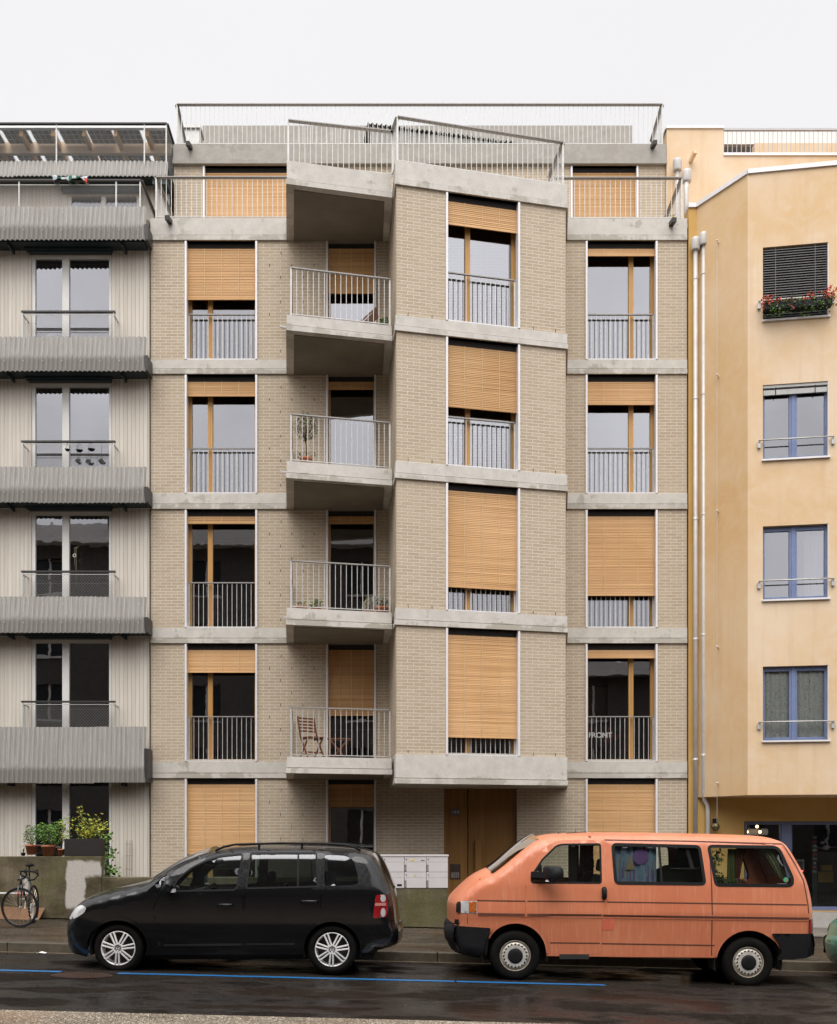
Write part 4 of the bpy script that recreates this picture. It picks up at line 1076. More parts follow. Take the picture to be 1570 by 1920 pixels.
# number plate and intercom
c = PT(854, 1523, .12); NP = thing('number_plate', (c.x, .12, c.z), 'small dark blue house number plate reading 164 on the wooden entrance', 'sign')
mb = MB(); mb.box(c.x-.095, c.x+.095, .125, .139, c.z-.065, c.z+.065); build(mb, 'plate', simple('enamel_blue', (.02, .045, .075), .3), NP, bevel=.004)
mb = MB()
for a, b, e, f in ((-.085, .085, .052, .055), (-.085, .085, -.055, -.052), (-.085, -.082, -.055, .055), (.082, .085, -.055, .055)): mb.box(c.x+a, c.x+b, .1235, .1255, c.z+e, c.z+f)
build(mb, 'border', simple('enamel_white', (.6, .6, .6), .4), NP)
text('164', (c.x, .1235, c.z), .105, simple('enamel_digit', (.75, .75, .75), .4), 'numerals', NP)
c = PT(854, 1634.5, .12); IC = thing('intercom', (c.x, .12, c.z-.15), 'brown metal doorbell panel with name slots beside the entrance door', 'intercom')
mb = MB(); mb.box(c.x-.11, c.x+.11, .125, .139, c.z-.16, c.z+.16); build(mb, 'plate', simple('bronze_plate', (.07, .05, .04), .4, .5), IC, bevel=.003)
mb = MB()
for i in range(4):
    for j in range(7): mb.box(c.x-.085+i*.045, c.x-.055+i*.045, .1215, .1245, c.z-.135+j*.018, c.z-.123+j*.018)
build(mb, 'name_slot', simple('slot_grey', (.30, .27, .24), .5), IC)

# poster inside the pane of the second floor window
c = PT(1128, 1379, .35)
PS = thing('window_lettering', (c.x, .33, c.z-.1), 'FRONT lettering with red strokes stuck in the lower right-hand window', 'lettering')
zl = zy(1379, .303)
text('FRONT', (xp(1125.5, .303), .300, zl), .155, simple('letter_white', (.62, .62, .60), .6), 'letters', PS, space=.98)
text('FRONT', (xp(1125.5, .303)+.01, .302, zl-.0), .165, simple('letter_shadow', (.25, .24, .23), .6), 'letter_shadow', PS, space=.98)
mb = MB(); rnd = random.Random(5)
for px, py, dx, dy in ((1106, 1374, 2, -10), (1116, 1372, 2, -8), (1128, 1369, -2, -12), (1136, 1380, 6, 10), (1140, 1371, 3, -6), (1141, 1380, 22, 0), (1132, 1388, 6, 2)):
    a = PT(px, py, .299); b = PT(px+dx, py+dy, .299); mb.bar(a, b, .014, .004)
build(mb, 'stroke', simple('letter_red', (.40, .07, .04), .6), PS)

# ================================================================== plants
def leaves(mb, c, rad, n, size, rnd, mats=1, flat=.5, shape=None, curved=False):
    for _ in range(n):
        while True:
            v = Vector((rnd.uniform(-1, 1), rnd.uniform(-1, 1), rnd.uniform(-1, 1)))
            if v.length < 1: break
        v = v*(v.length**-.35 if v.length > .05 else 1)
        p = Vector((c[0]+v.x*rad[0], c[1]+v.y*rad[1], c[2]+v.z*rad[2]))
        leaf(mb, p, size*rnd.uniform(.6, 1.25), rnd, rnd.randrange(mats))
def leaf(mb, p, s, rnd, mi=0, wid=.42):
    a = rnd.uniform(0, 6.28); t = rnd.uniform(-.9, .7)
    d = Vector((math.cos(a)*math.cos(t), math.sin(a)*math.cos(t), math.sin(t))); w_ = d.cross(Vector((rnd.uniform(-1, 1), rnd.uniform(-1, 1), rnd.uniform(-1, 1)))).normalized()*s*wid
    nn = d.cross(w_).normalized()*s*.12; mb.mi = mi
    mb.add([p, p+d*s*.5+w_*.5+nn, p+d*s-nn, p+d*s*.5-w_*.5+nn], [(0, 1, 2, 3)])
def pot(par, x, y, z, r, h, mat=None, name='pot'):
    mb = MB(); mb.lathe([(0, 0.0), (r*.68, 0.0), (r*.92, h*.8), (r, h*.8), (r*1.02, h), (r*.9, h), (r*.86, h*.9), (0, h*.88)], (x, y, z), 'Z', 18); return build(mb, name, mat or MT['terra'], par)
def stems(mb, x, y, z, tips, r=.006):
    for tx, ty, tz in tips:
        m = Vector(((x+tx)/2, (y+ty)/2, (z+tz)/2))+Vector(((tx-x)*-.12, 0, .02)); mb.tube([(x, y, z), m, (tx, ty, tz)], r, 5, rs=[r, r*.8, r*.5])
def potted(name, label, cat, px, pyb, Y, r, h, crown, n, size, mats, seed, leafmats, matpot=None, group=None, zbase=None):
    """crown: list of (dx, dz, rx, rz) above the pot rim"""
    x = xp(px, Y); z = zy(pyb, Y) if zbase is None else zbase; rnd = random.Random(seed)
    t_ = thing(name, (x, Y, z), label, cat, group); pot(t_, x, Y, z, r, h, matpot)
    mb = MB(); stems(mb, x, Y, z+h*.85, [(x+dx*.8, Y+rnd.uniform(-.03, .03), z+h+dz) for dx, dz, rx, rz in crown]+[(x+rnd.uniform(-.6, .6)*crown[0][2], Y+rnd.uniform(-.5, .5)*crown[0][2], z+h+crown[0][1]+rnd.uniform(-.5, .6)*crown[0][3]) for _ in range(7)]); build(mb, 'stem', MT['stem'], t_)
    mb = MB(); tot = sum(c[2]*c[3] for c in crown)
    for dx, dz, rx, rz in crown:
        leaves(mb, (x+dx, Y, z+h+dz), (rx, min(rx, .22), rz), max(6, int(n*rx*rz/tot)), size, rnd, len(leafmats))
    build(mb, 'foliage', [MT[m] for m in leafmats], t_); return t_
PYW = -2.87
potted('potted_plant', 'bushy bright green plant in a terracotta pot on the tall garden wall', 'plant', 91, 1605, PYW, .135, .20, [(0, .22, .25, .16), (-.12, .30, .14, .12), (.16, .33, .12, .12), (.05, .10, .2, .1)], 900, .055, 3, 1, ['leaf', 'leafd', 'leaf'])
potted('potted_plant', 'small pale-leaved plant in a terracotta pot left of the bushy one', 'plant', 59, 1603, PYW, .115, .19, [(0, .12, .14, .14), (-.05, .28, .07, .10)], 260, .05, 2, 2, ['leaf', 'olive'])
potted('potted_plant', 'tiny seedling in a black tray at the left end of the planters', 'plant', 43.5, 1605, PYW, .045, .06, [(0, .07, .05, .06)], 26, .03, 2, 3, ['leaf', 'leafy'], MT['black'])
potted('potted_plant', 'lanky lime-green plant in a terracotta pot against the dark planter box', 'plant', 115, 1605, PYW-.02, .07, .13, [(.0, .35, .06, .20), (.12, .48, .12, .14), (.1, .25, .10, .12)], 170, .055, 2, 4, ['leaf', 'leafy'])
bx0, bx1 = xp(121, PYW-.1), xp(190, PYW-.1)
PB = thing('planter_box', ((bx0+bx1)/2, PYW, zw1), 'dark brown wooden planter box with yellowish bamboo on the garden wall end', 'planter')
mb = MB(); zz = zy(1573, PYW-.1); e = .02
mb.box(bx0, bx1, PYW-.12, PYW-.10, zw1+.004, zz); mb.box(bx0, bx1, PYW+.12, PYW+.14, zw1+.004, zz); mb.box(bx0, bx0+e, PYW-.10, PYW+.12, zw1+.004, zz); mb.box(bx1-e, bx1, PYW-.10, PYW+.12, zw1+.004, zz); mb.box(bx0+e, bx1-e, PYW-.1, PYW+.12, zw1+.01, zz-.04)
build(mb, 'box', simple('dark_wood', (.012, .0085, .0075), .6, var=.3, nscale=8, bump=.3, bscale=30, stretch=(1, 1, 6)), PB, bevel=.004)
rnd = random.Random(11); mb = MB(); ml = MB(); cx_ = (bx0+bx1)/2+.08
for i in range(16):
    tx = cx_+rnd.uniform(-.32, .34); tz = zz+rnd.uniform(.12, .42)
    if i < 2: tx = cx_-.22+.06*i; tz = zz+.60-.1*i
    ty = PYW+rnd.uniform(-.12, .12); b0 = Vector((cx_+rnd.uniform(-.22, .22), PYW+rnd.uniform(-.05, .05), zz-.04)); tp = Vector((tx, ty, tz)); md = (b0+tp)/2+Vector((0, 0, .05))
    mb.tube([b0, md, tp], .005, 5, rs=[.006, .005, .003])
    for k in range(42):
        f = rnd.uniform(.25, 1.0); q_ = (b0*(1-f)+tp*f)+Vector((rnd.gauss(0, .045), rnd.gauss(0, .04), rnd.gauss(0, .03)+.03)); leaf(ml, q_, rnd.uniform(.05, .09), rnd, rnd.randrange(3), .22)
build(mb, 'stem', MT['stem'], PB); build(ml, 'foliage', [MT['leafy'], MT['leaf'], MT['leafy']], PB)
# climbing vine behind the wall end
rnd = random.Random(7); mb = MB(); ml = MB(); y0 = -.5
x0 = xp(203, y0)
mb.tube([(x0, y0, .1), (x0+.03, y0, .7), (x0-.02, y0, 1.3), (x0-.03, y0, 1.9)], .012, 6, rs=[.012, .01, .008, .004])
for k in range(420):
    z = rnd.uniform(.35, 1.92); leaf(ml, Vector((x0+rnd.gauss(0.0, .075)+(.05 if z < 1.2 else -.02), y0+rnd.uniform(-.1, .1), z)), rnd.uniform(.05, .10), rnd, rnd.randrange(3), .8)
V = thing('climbing_plant', (x0, y0, 0), 'leafy green climber rising behind the end of the tall garden wall', 'plant')
build(mb, 'stem', MT['stem'], V); build(ml, 'foliage', [MT['leaf'], MT['leafd'], MT['leaf']], V)
# rusty trellis
x0, x1 = xp(237, -.08), xp(247, -.08); mb = MB(); z1 = zy(1576, -.08)
for x in (x0, (x0+x1)/2+.01, x1): mb.bar((x, -.08, .2), (x+.01, -.08, z1), .007)
for z in (zy(1583, -.08), zy(1605, -.08), zy(1630, -.08)): mb.bar((x0-.02, -.085, z), (x1+.02, -.085, z), .007)
tag(build(mb, 'trellis', simple('rusty_wire', (.16, .10, .07), .8), label='thin rusty wire trellis standing against the pale boarded wall', cat='trellis'))

# balcony things ---------------------------------------------------
def bz(k): return ZT[k]-(.05 if k == 1 else 0)
MT['chairwood'] = simple('stained_chair_wood', (.13, .045, .02), .55, var=.3, nscale=14)
def fold_chair(x, y, z, rot):
    t_ = thing('folding_chair', (x, y, z), 'dark wooden folding chair on the lowest balcony', 'chair')
    Mx = Matrix.Translation((x, y, z))@Matrix.Rotation(rot, 4, 'Z')
    P = lambda a, b, c: Mx@Vector((a, b, c))
    # x sideways, y forward(-)/back(+)
    for s in (-1, 1):
        mb = MB(); mb.bar(P(s*.19, -.22, 0), P(s*.19, .10, .46), .022, .03); mb.bar(P(s*.19, .10, .46), P(s*.19, .24, .90), .022, .03); build(mb, 'back_leg', MT['chairwood'], t_)
        mb = MB(); mb.bar(P(s*.165, .22, 0), P(s*.165, -.18, .45), .022, .03); build(mb, 'front_leg', MT['chairwood'], t_)
    mb = MB()
    for k in range(6): mb.bar(P(-.18, -.19+k*.06, .455), P(.18, -.19+k*.06, .455), .045, .018)
    mb.bar(P(-.15, -.2, .43), P(-.15, .16, .43), .02, .03); mb.bar(P(.15, -.2, .43), P(.15, .16, .43), .02, .03); build(mb, 'seat', MT['chairwood'], t_)
    mb = MB()
    for k in range(5):
        f = k/4; mb.bar(P(-.19, .145+.085*f, .60+.27*f), P(.19, .145+.085*f, .60+.27*f), .012, .038)
    build(mb, 'backrest', MT['chairwood'], t_)
    mb = MB(); mb.bar(P(-.18, -.12, .15), P(.18, -.12, .15), .02, .03); mb.bar(P(-.16, .12, .12), P(.16, .12, .12), .02, .03); build(mb, 'stretcher', MT['chairwood'], t_)
    return t_
fold_chair(xp(584, -1.0), -1.0, bz(1), R(-35+90-20))
t_ = thing('folding_table', (xp(637, -.5), -.5, bz(1)), 'small wooden folding table with crossed legs in front of the balcony door', 'table')
mb = MB(); x, y, z = xp(637, -.5), -.5, bz(1)
for k in range(5): mb.box(x-.24, x+.24, y-.22+k*.09, y-.14+k*.09, z+.46, z+.48)
build(mb, 'tabletop', MT['chairwood'], t_)
for s in (-1, 1):
    for d in (-.2, .2): mb = MB(); mb.bar((x-s*.19, y+d+.01*s, z), (x+s*.19, y+d+.01*s, z+.46), .02, .03); build(mb, 'leg', MT['chairwood'], t_)
# F4 balcony (third slab)
z3 = bz(3)
t_ = thing('olive_tree', (xp(574, -1.55), -1.55, z3), 'small potted olive tree with a round crown on the third balcony up', 'tree')
x, y = xp(574, -1.5), -1.5; rnd = random.Random(21); pot(t_, x, y, z3, .13, .2, MT['terra'])
mb = MB(); mb.tube([(x, y, z3+.15), (x+.01, y, z3+.4), (x-.01, y, z3+.62)], .012, 6); stems(mb, x-.01, y, z3+.5, [(x+rnd.uniform(-.2, .2), y+rnd.uniform(-.15, .15), z3+rnd.uniform(.7, 1.0)) for _ in range(14)], .006); build(mb, 'trunk', MT['stem'], t_)
mb = MB(); leaves(mb, (x, y, z3+.83), (.25, .22, .27), 420, .05, rnd, 2); leaves(mb, (x, y, z3+.26), (.2, .12, .07), 70, .05, rnd, 2); build(mb, 'crown', [MT['olive'], MT['leafd']], t_)
potted('potted_plant', 'low pot of dark herbs at the right end of the third balcony', 'plant', 716, 878, -1.15, .13, .09, [(0, .03, .14, .05)], 60, .05, 2, 31, ['leafd', 'olive'], zbase=z3)
z2 = bz(2)
potted('potted_plant', 'terracotta pot with a short leafy tuft, leftmost on the second balcony', 'plant', 566, 1140, -1.45, .115, .13, [(0, .05, .08, .07)], 60, .05, 2, 41, ['leaf', 'olive'], zbase=z2)
potted('potted_plant', 'terracotta pot with round succulent, second from left on the second balcony', 'plant', 593, 1140, -1.45, .105, .10, [(0, .08, .12, .10)], 120, .06, 2, 42, ['leaf', 'olive'], zbase=z2)
MT['dry'] = simple('dry_leaf', (.30, .19, .06), .7, var=.4, nscale=20)
potted('potted_plant', 'yellowed drying plant in a pot at the right of the second balcony', 'plant', 692, 1142, -1.2, .10, .10, [(0, .14, .10, .15)], 220, .045, 2, 43, ['dry', 'olive'], zbase=z2)
potted('potted_plant', 'dark-leaved plant in a wide terracotta bowl near the bay wall', 'plant', 717, 1144, -1.2, .15, .16, [(0, .09, .13, .12)], 160, .05, 2, 44, ['leafd', 'dry'], zbase=z2)
t_ = thing('round_bistro_table', (xp(706, -.85), -.85, z2), 'folded round grey table top leaning behind the balcony plants', 'table')
mb = MB(); c = Vector((xp(706, -.75), -.75, z2+.27)); pts = [(c.x+.30*math.cos(a*math.pi/14), -.75+.04*math.sin(a*math.pi/14), c.z+.24*math.sin(a*math.pi/14)) for a in range(28)]
mb.add(pts+[(p[0], p[1]+.02, p[2]) for p in pts], [tuple(range(28))[::-1], tuple(range(28, 56))]+[(i, (i+1) % 28, 28+(i+1) % 28, 28+i) for i in range(28)]); build(mb, 'tabletop', simple('dull_table', (.20, .19, .17), .6), t_)
mb = MB(); mb.bar((c.x-.15, -.72, z2), (c.x+.1, -.72, c.z), .02); mb.bar((c.x+.15, -.72, z2), (c.x-.1, -.72, c.z), .02); build(mb, 'leg', MT['galv'], t_)
z4 = bz(4)
q = NB('striped_canvas'); wv = q.n('ShaderNodeTexWave'); q.l(q.coord('UV', (1, 1, 1)), wv.inputs['Vector']); wv.inputs['Scale'].default_value = 9; wv.bands_direction = 'X'
q.set(col=q.mix(q.ramp(wv.outputs['Fac'], .45, .55), (.35, .06, .04), (.55, .50, .44)), rough=.9)
t_ = thing('deck_chair', (xp(692, -1.0), -1.0, z4), 'red and white striped deck chair on the top covered balcony', 'chair')
x, y = xp(690, -1.0), -1.0; mb = MB(); mb.add([(x-.24, y-.2, z4+.12), (x-.24, y+.2, z4+.12), (x+.20, y+.2, z4+.50), (x+.20, y-.2, z4+.50), (x-.05, y-.2, z4+.24), (x-.05, y+.2, z4+.24)], [(0, 1, 5, 4), (4, 5, 2, 3)]); build(mb, 'canvas', q.mat, t_)
mb = MB()
for s in (-.21, .21): mb.bar((x-.26, y+s, z4+.1), (x+.22, y+s, z4+.53), .02, .03); mb.bar((x+.2, y+s, z4), (x-.15, y+s, z4+.2), .02, .03); mb.bar((x-.26, y+s, z4+.12), (x-.2, y+s, z4), .02)
build(mb, 'frame', MT['chairwood'], t_)
potted('potted_plant', 'spiky green plant beside the striped deck chair on the balcony', 'plant', 722, 606, -1.1, .09, .12, [(0, .10, .11, .12)], 120, .07, 2, 51, ['leafd', 'leaf'], zbase=z4)
potted('potted_plant', 'sprig of green leaves on the roof terrace before the timber blind', 'plant', 1186, 409, 1.0, .07, .09, [(0, .22, .05, .12)], 50, .06, 2, 61, ['leaf', 'leafy'], zbase=ZT[5])
potted('potted_plant', 'leafy plant in the corner of the roof terrace by the pipes', 'plant', 1262, 409, .8, .10, .12, [(0, .28, .10, .16), (-.22, .18, .10, .08)], 120, .07, 2, 62, ['leaf', 'leafy'], zbase=ZT[5])
# scarf on the left terrace rail
rnd = random.Random(8); mb = MB(); zs_ = zy(337.5, -.3)+.02; x0, x1 = xp(102, -.3), xp(165, -.3); n = 26
for i in range(n):
    a, b = x0+(x1-x0)*i/n, x0+(x1-x0)*(i+1)/n
    f = lambda u: (.035+.018*math.sin(u*17)+.01*math.sin(u*41), .055+.02*math.sin(u*13+1))
    (ha, wa_), (hb, wb_) = f(a), f(b); mb.mi = (0, 1, 0, 0, 1)[(i//3) % 5]
    ra = [(a, -.30+w_*wa_*1.4, zs_+h_*ha) for w_, h_ in ((-1, -1.4), (-1.1, .1), (-.5, 1), (.5, 1), (1.1, .1), (1, -1.4))]
    rb = [(b, -.30+w_*wb_*1.4, zs_+h_*hb) for w_, h_ in ((-1, -1.4), (-1.1, .1), (-.5, 1), (.5, 1), (1.1, .1), (1, -1.4))]
    mb.add(ra+rb, [(j, j+1, 7+j, 6+j) for j in range(5)]+([(0, 1, 2, 3, 4, 5)] if i in (0,) else []), True)
mb.mi = 2; mb.add([(x1-.06, -.4, zs_-.03), (x1+.02, -.4, zs_-.05), (x1+.01, -.41, zs_-.17), (x1-.03, -.4, zs_-.10)], [(0, 1, 2, 3)])
build(mb, 'scarf', [simple('scarf_white', (.42, .44, .48), .9), simple('scarf_green', (.02, .12, .06), .9), simple('scarf_red', (.5, .05, .03), .9)], label='white and green scarf draped over the terrace rail, upper left', cat='scarf')
# three hanging bowls on the rail of the second window from the top
for i, (px, py) in enumerate(((126.5, 843.5), (149, 845), (171.5, 843))):
    y = -.30; c = PT(px, py, y); lab = ('leftmost', 'middle', 'rightmost')[i]+' of three dark bowls hanging from the left building\'s window rail'
    t_ = thing('hanging_bowl', (c.x, y, c.z), lab, 'hanging bowl', 'bowls hanging from the window rail')
    mb = MB(); r = .055 if i == 0 else .075; mb.lathe([(0, -.03), (r*.6, -.022), (r, .01), (r*.95, .012), (r*.5, -.012), (0, -.02)], c, 'Z', 16); build(mb, 'bowl', MT['black'], t_)
    zt_ = zy(828, y)
    mb = MB()
    for k in range(3): a = k*2.09; mb.bar((c.x+r*math.cos(a), y+r*math.sin(a), c.z+.01), (c.x, y, zt_-.02), .004)
    build(mb, 'chain', MT['black'], t_)
for i, (px, py) in enumerate(((146, 864), (165.5, 865), (189.5, 864))):  # added solid black discs standing in for the bowls' shadows and reflections
    y = -.22; c = PT(px, py, y); mb = MB(); mb.ball(c, .055, 12, (1.1, .25, .85)); zt_ = zy(830, y)
    t_ = thing('bowl_shadow', (c.x, y, c.z), ('leftmost', 'middle', 'rightmost')[i]+' of three solid black shapes standing in for bowl shadows behind the mesh guard', 'bowl shadow', 'bowl shadows behind the guard')
    build(mb, 'pan', MT['black'], t_); mb = MB(); mb.bar(c, (c.x+.02*(i-1), y, zt_), .005); build(mb, 'cord', MT['black'], t_)
# wind chime in the middle window
c = PT(141, 1042, -.10); t_ = thing('wind_chime', (c.x, -.1, c.z), 'slim wind chime with a pale ring hanging in front of the left window', 'wind chime')
mb = MB(); mb.bar((c.x+.02, -.1, zy(1027, -.1)), (c.x+.02, -.1, zy(1100, -.1)), .005); mb.bar((c.x-.01, -.1, zy(1027, -.1)), (c.x-.01, -.1, zy(1060, -.1)), .004); mb.bar((c.x-.02, -.1, zy(1027, -.1)), (c.x+.06, -.1, zy(1027, -.1)), .006); mb.bar((c.x+.02, -.1, zy(1027, -.1)), (c.x+.02, 0.06, zy(1020, -.1)), .004)
build(mb, 'cord', simple('brass', (.35, .30, .18), .4, .6), t_)
mb = MB(); mb.tube([(c.x-.01+.033*math.cos(a*math.pi/8), -.11, c.z+.033*math.sin(a*math.pi/8)) for a in range(17)], .007, 6, cap=False); build(mb, 'ring', simple('ring_white', (.7, .68, .6), .4), t_)

# flower box under the top blue window
o = rops[0]; u0, u1, z0, z1 = o
FBX = thing('flower_box', tuple(F2_.pt((u0+u1)/2, -.15, z0)), 'window flower box with red blooms under the closed grey blind', 'flower box')
mb = MB(); mb.fbox(F2_, u0-.02, u1+.02, -.24, -.08, z0+.10, z0+.25); build(mb, 'box', MT['black'], FBX, bevel=.01)
rnd = random.Random(77); ml = MB(); mr = MB()
for _ in range(750):
    u = rnd.uniform(u0+.02, u1+.03); p = F2_.pt(u, -.18+rnd.uniform(-.10, .09), z0+.17+rnd.gauss(0, .07)+.03*math.sin(u*9)); leaf(ml, p, rnd.uniform(.035, .07), rnd, rnd.randrange(2), .5)
for cu_, cz_, n_, s_ in ((u0+.07, .30, 60, .07), (u0+.28, .28, 28, .04), (u1-.02, .34, 110, .085), (u0+.5, .2, 26, .07), (u1-.38, .33, 30, .04), (u0-.0, .2, 22, .05), (u0+.75, .22, 20, .05), (u1+.1, .22, 16, .05)):
    for _ in range(n_):
        p = F2_.pt(cu_+rnd.gauss(0, s_*.8), -.2+rnd.uniform(-.08, .05), z0+cz_+rnd.gauss(0, s_*.7)); leaf(mr, p, rnd.uniform(.03, .06), rnd, 0, .7)
mb = MB()
for _ in range(16):
    u = rnd.uniform(u0, u1); mb.tube([F2_.pt(u, -.18, z0+.14), F2_.pt(u+rnd.uniform(-.2, .2), -.22, z0+rnd.uniform(.2, .3)), F2_.pt(u+rnd.uniform(-.3, .3), -.25, z0+rnd.uniform(.05, .35))], .004, 5)
build(mb, 'stem', MT['stem'], FBX); build(ml, 'foliage', [MT['leafd'], MT['leaf']], FBX); build(mr, 'flower', MT['red'], FBX)

# wall lamp at the downpipe
c = PT(1342, 1550, -.16)
WL = thing('wall_lamp', (c.x, -.16, c.z), 'round brass and glass bulkhead lamp on the ochre wall beside the pipes', 'lamp')
mb = MB(); mb.box(c.x-.045, c.x+.045, -.20, -.08, c.z+.05, c.z+.17); mb.bar((c.x, -.1, c.z+.1), (c.x, .02, c.z+.1), .03); build(mb, 'bracket', MT['black'], WL, bevel=.01)
mb = MB(); mb.ball(c, .082, 16); build(mb, 'globe', simple('amber_glass', (.22, .17, .06), .15, .2), WL)
mb = MB()
for a in range(3): mb.tube([(c.x+.088*math.cos(t*math.pi/8)*math.cos(a*1.05), c.y+.088*math.cos(t*math.pi/8)*math.sin(a*1.05), c.z+.088*math.sin(t*math.pi/8)) for t in range(17)], .005, 5, cap=False)
mb.tube([(c.x+.088*math.cos(t*math.pi/8), c.y+.088*math.sin(t*math.pi/8), c.z-.01) for t in range(17)], .006, 5, cap=False); build(mb, 'cage', MT['darkrail'], WL)

# pendant lamps inside the shop (lit)
em = NB('lit_bulb'); em.set(col=(1, .7, .4), em=(1, .62, .28), ems=5)
for i, (px, py) in enumerate(((1401, 1560), (1420, 1550), (1425.5, 1560))):
    y = .75; c = PT(px, py, y); t_ = thing('pendant_bulb', (c.x, y, c.z), ('lit bulb at the left edge of the shop window', 'highest lit bulb in the shop window', 'lit bulb below and right of the highest one')[i], 'light bulb', 'bulbs lit inside the shop')
    mb = MB(); mb.ball(c, .034, 12); build(mb, 'bulb', em.mat, t_)
    mb = MB(); mb.lathe([(.02, .035), (.02, .09), (.004, .10)], c, 'Z', 8); mb.bar(c+Vector((0, 0, .09)), (c.x, y, ztr+.08), .006); build(mb, 'socket', MT['black'], t_)
c = PT(1417, 1560, 1.1); mb = MB(); mb.tube([(c.x-.26, 1.1, c.z), (c.x+.26, 1.1, c.z)], .07, 12)
q = NB('shade_paper'); q.set(col=(.6, .55, .52), em=(1, .85, .75), ems=.08, rough=.8)
t_ = thing('tube_lamp', (c.x, 1.1, c.z), 'long pale tube shade glowing behind the shop bulbs', 'lamp'); build(mb, 'lamp_shade', q.mat, t_)
mb = MB(); mb.bar((c.x, 1.1, c.z+.07), (c.x, 1.1, ztr+.08), .006); build(mb, 'cord', MT['black'], t_)
# inside the shop: shelf, monitor
x = xp(1528, .7); mb = MB(); t_ = thing('shop_display_stand', (x, .7, 0), 'slim sticker covered display stand behind the shop glass', 'display stand')
mb.box(x-.05, x+.05, .7, .75, .2, zy(1575, .7)); build(mb, 'post', simple('dark_green_post', (.03, .05, .045), .5), t_)
mb = MB(); rnd = random.Random(5)
for k in range(9):
    z = zy(1570+k*8, .69); w_ = rnd.uniform(.025, .05); mb.mi = k % 3; mb.box(x-w_, x+w_, .688, .699, z-.03, z+.02)
build(mb, 'sticker', [simple('st_a', (.4, .36, .3), .7), simple('st_b', (.35, .08, .06), .7), simple('st_c', (.2, .25, .2), .7)], t_)
x = xp(1500, .9); t_ = thing('shop_monitor', (x, .9, zy(1640, .9)), 'pale little screen with a red light inside the shop', 'screen')
mb = MB(); mb.box(x-.12, x+.10, .9, 1.0, zy(1636, .9), zy(1612, .9)); build(mb, 'casing', simple('pale_case', (.35, .38, .36), .5), t_)
mb = MB(); mb.box(x-.09, x+.07, .893, .899, zy(1632, .9), zy(1615, .9)); build(mb, 'screen', simple('screen_green', (.10, .14, .12), .2), t_)
mb = MB(); mb.ball((x+.05, .88, zy(1633, .9)), .012, 8); q = NB('red_led'); q.set(col=(1, .1, .1), em=(1, .05, .08), ems=8); build(mb, 'indicator', q.mat, t_)
x = xp(1545, 1.6); t_ = thing('shop_cabinet', (x, 1.6, 0), 'dark cabinet with yellow crates standing inside the shop', 'cabinet')
mb = MB(); mb.box(x-.25, x+1.4, 1.6, 2.1, 0, 1.5); build(mb, 'carcass', simple('cab_dark', (.03, .026, .022), .6), t_)
mb = MB(); mb.box(x-.15, x+.2, 1.55, 1.599, .8, 1.05); mb.box(x-.1, x+.16, 1.5, 1.549, 1.07, 1.2); build(mb, 'crate', simple('crate_yellow', (.28, .19, .04), .7), t_)

# litter by the kerb
c = PT(78, 1791.5, -7.5); mb = MB(); rnd = random.Random(2); z = groad(c.x)+.004
mb.add([(c.x-.06, -7.55, z), (c.x-.02, -7.56, z+.02), (c.x+.06, -7.55, z+.006), (c.x+.08, -7.5, z+.012), (c.x, -7.49, z+.03), (c.x-.05, -7.5, z+.012)], [(0, 1, 4, 5), (1, 2, 3, 4)]); mb.add([(c.x-.09, -7.52, z), (c.x-.07, -7.56, z+.03), (c.x-.055, -7.52, z+.01)], [(0, 1, 2)])
build(mb, 'litter', MT['white'], label='crumpled white scrap of litter lying in the gutter, left', cat='litter')

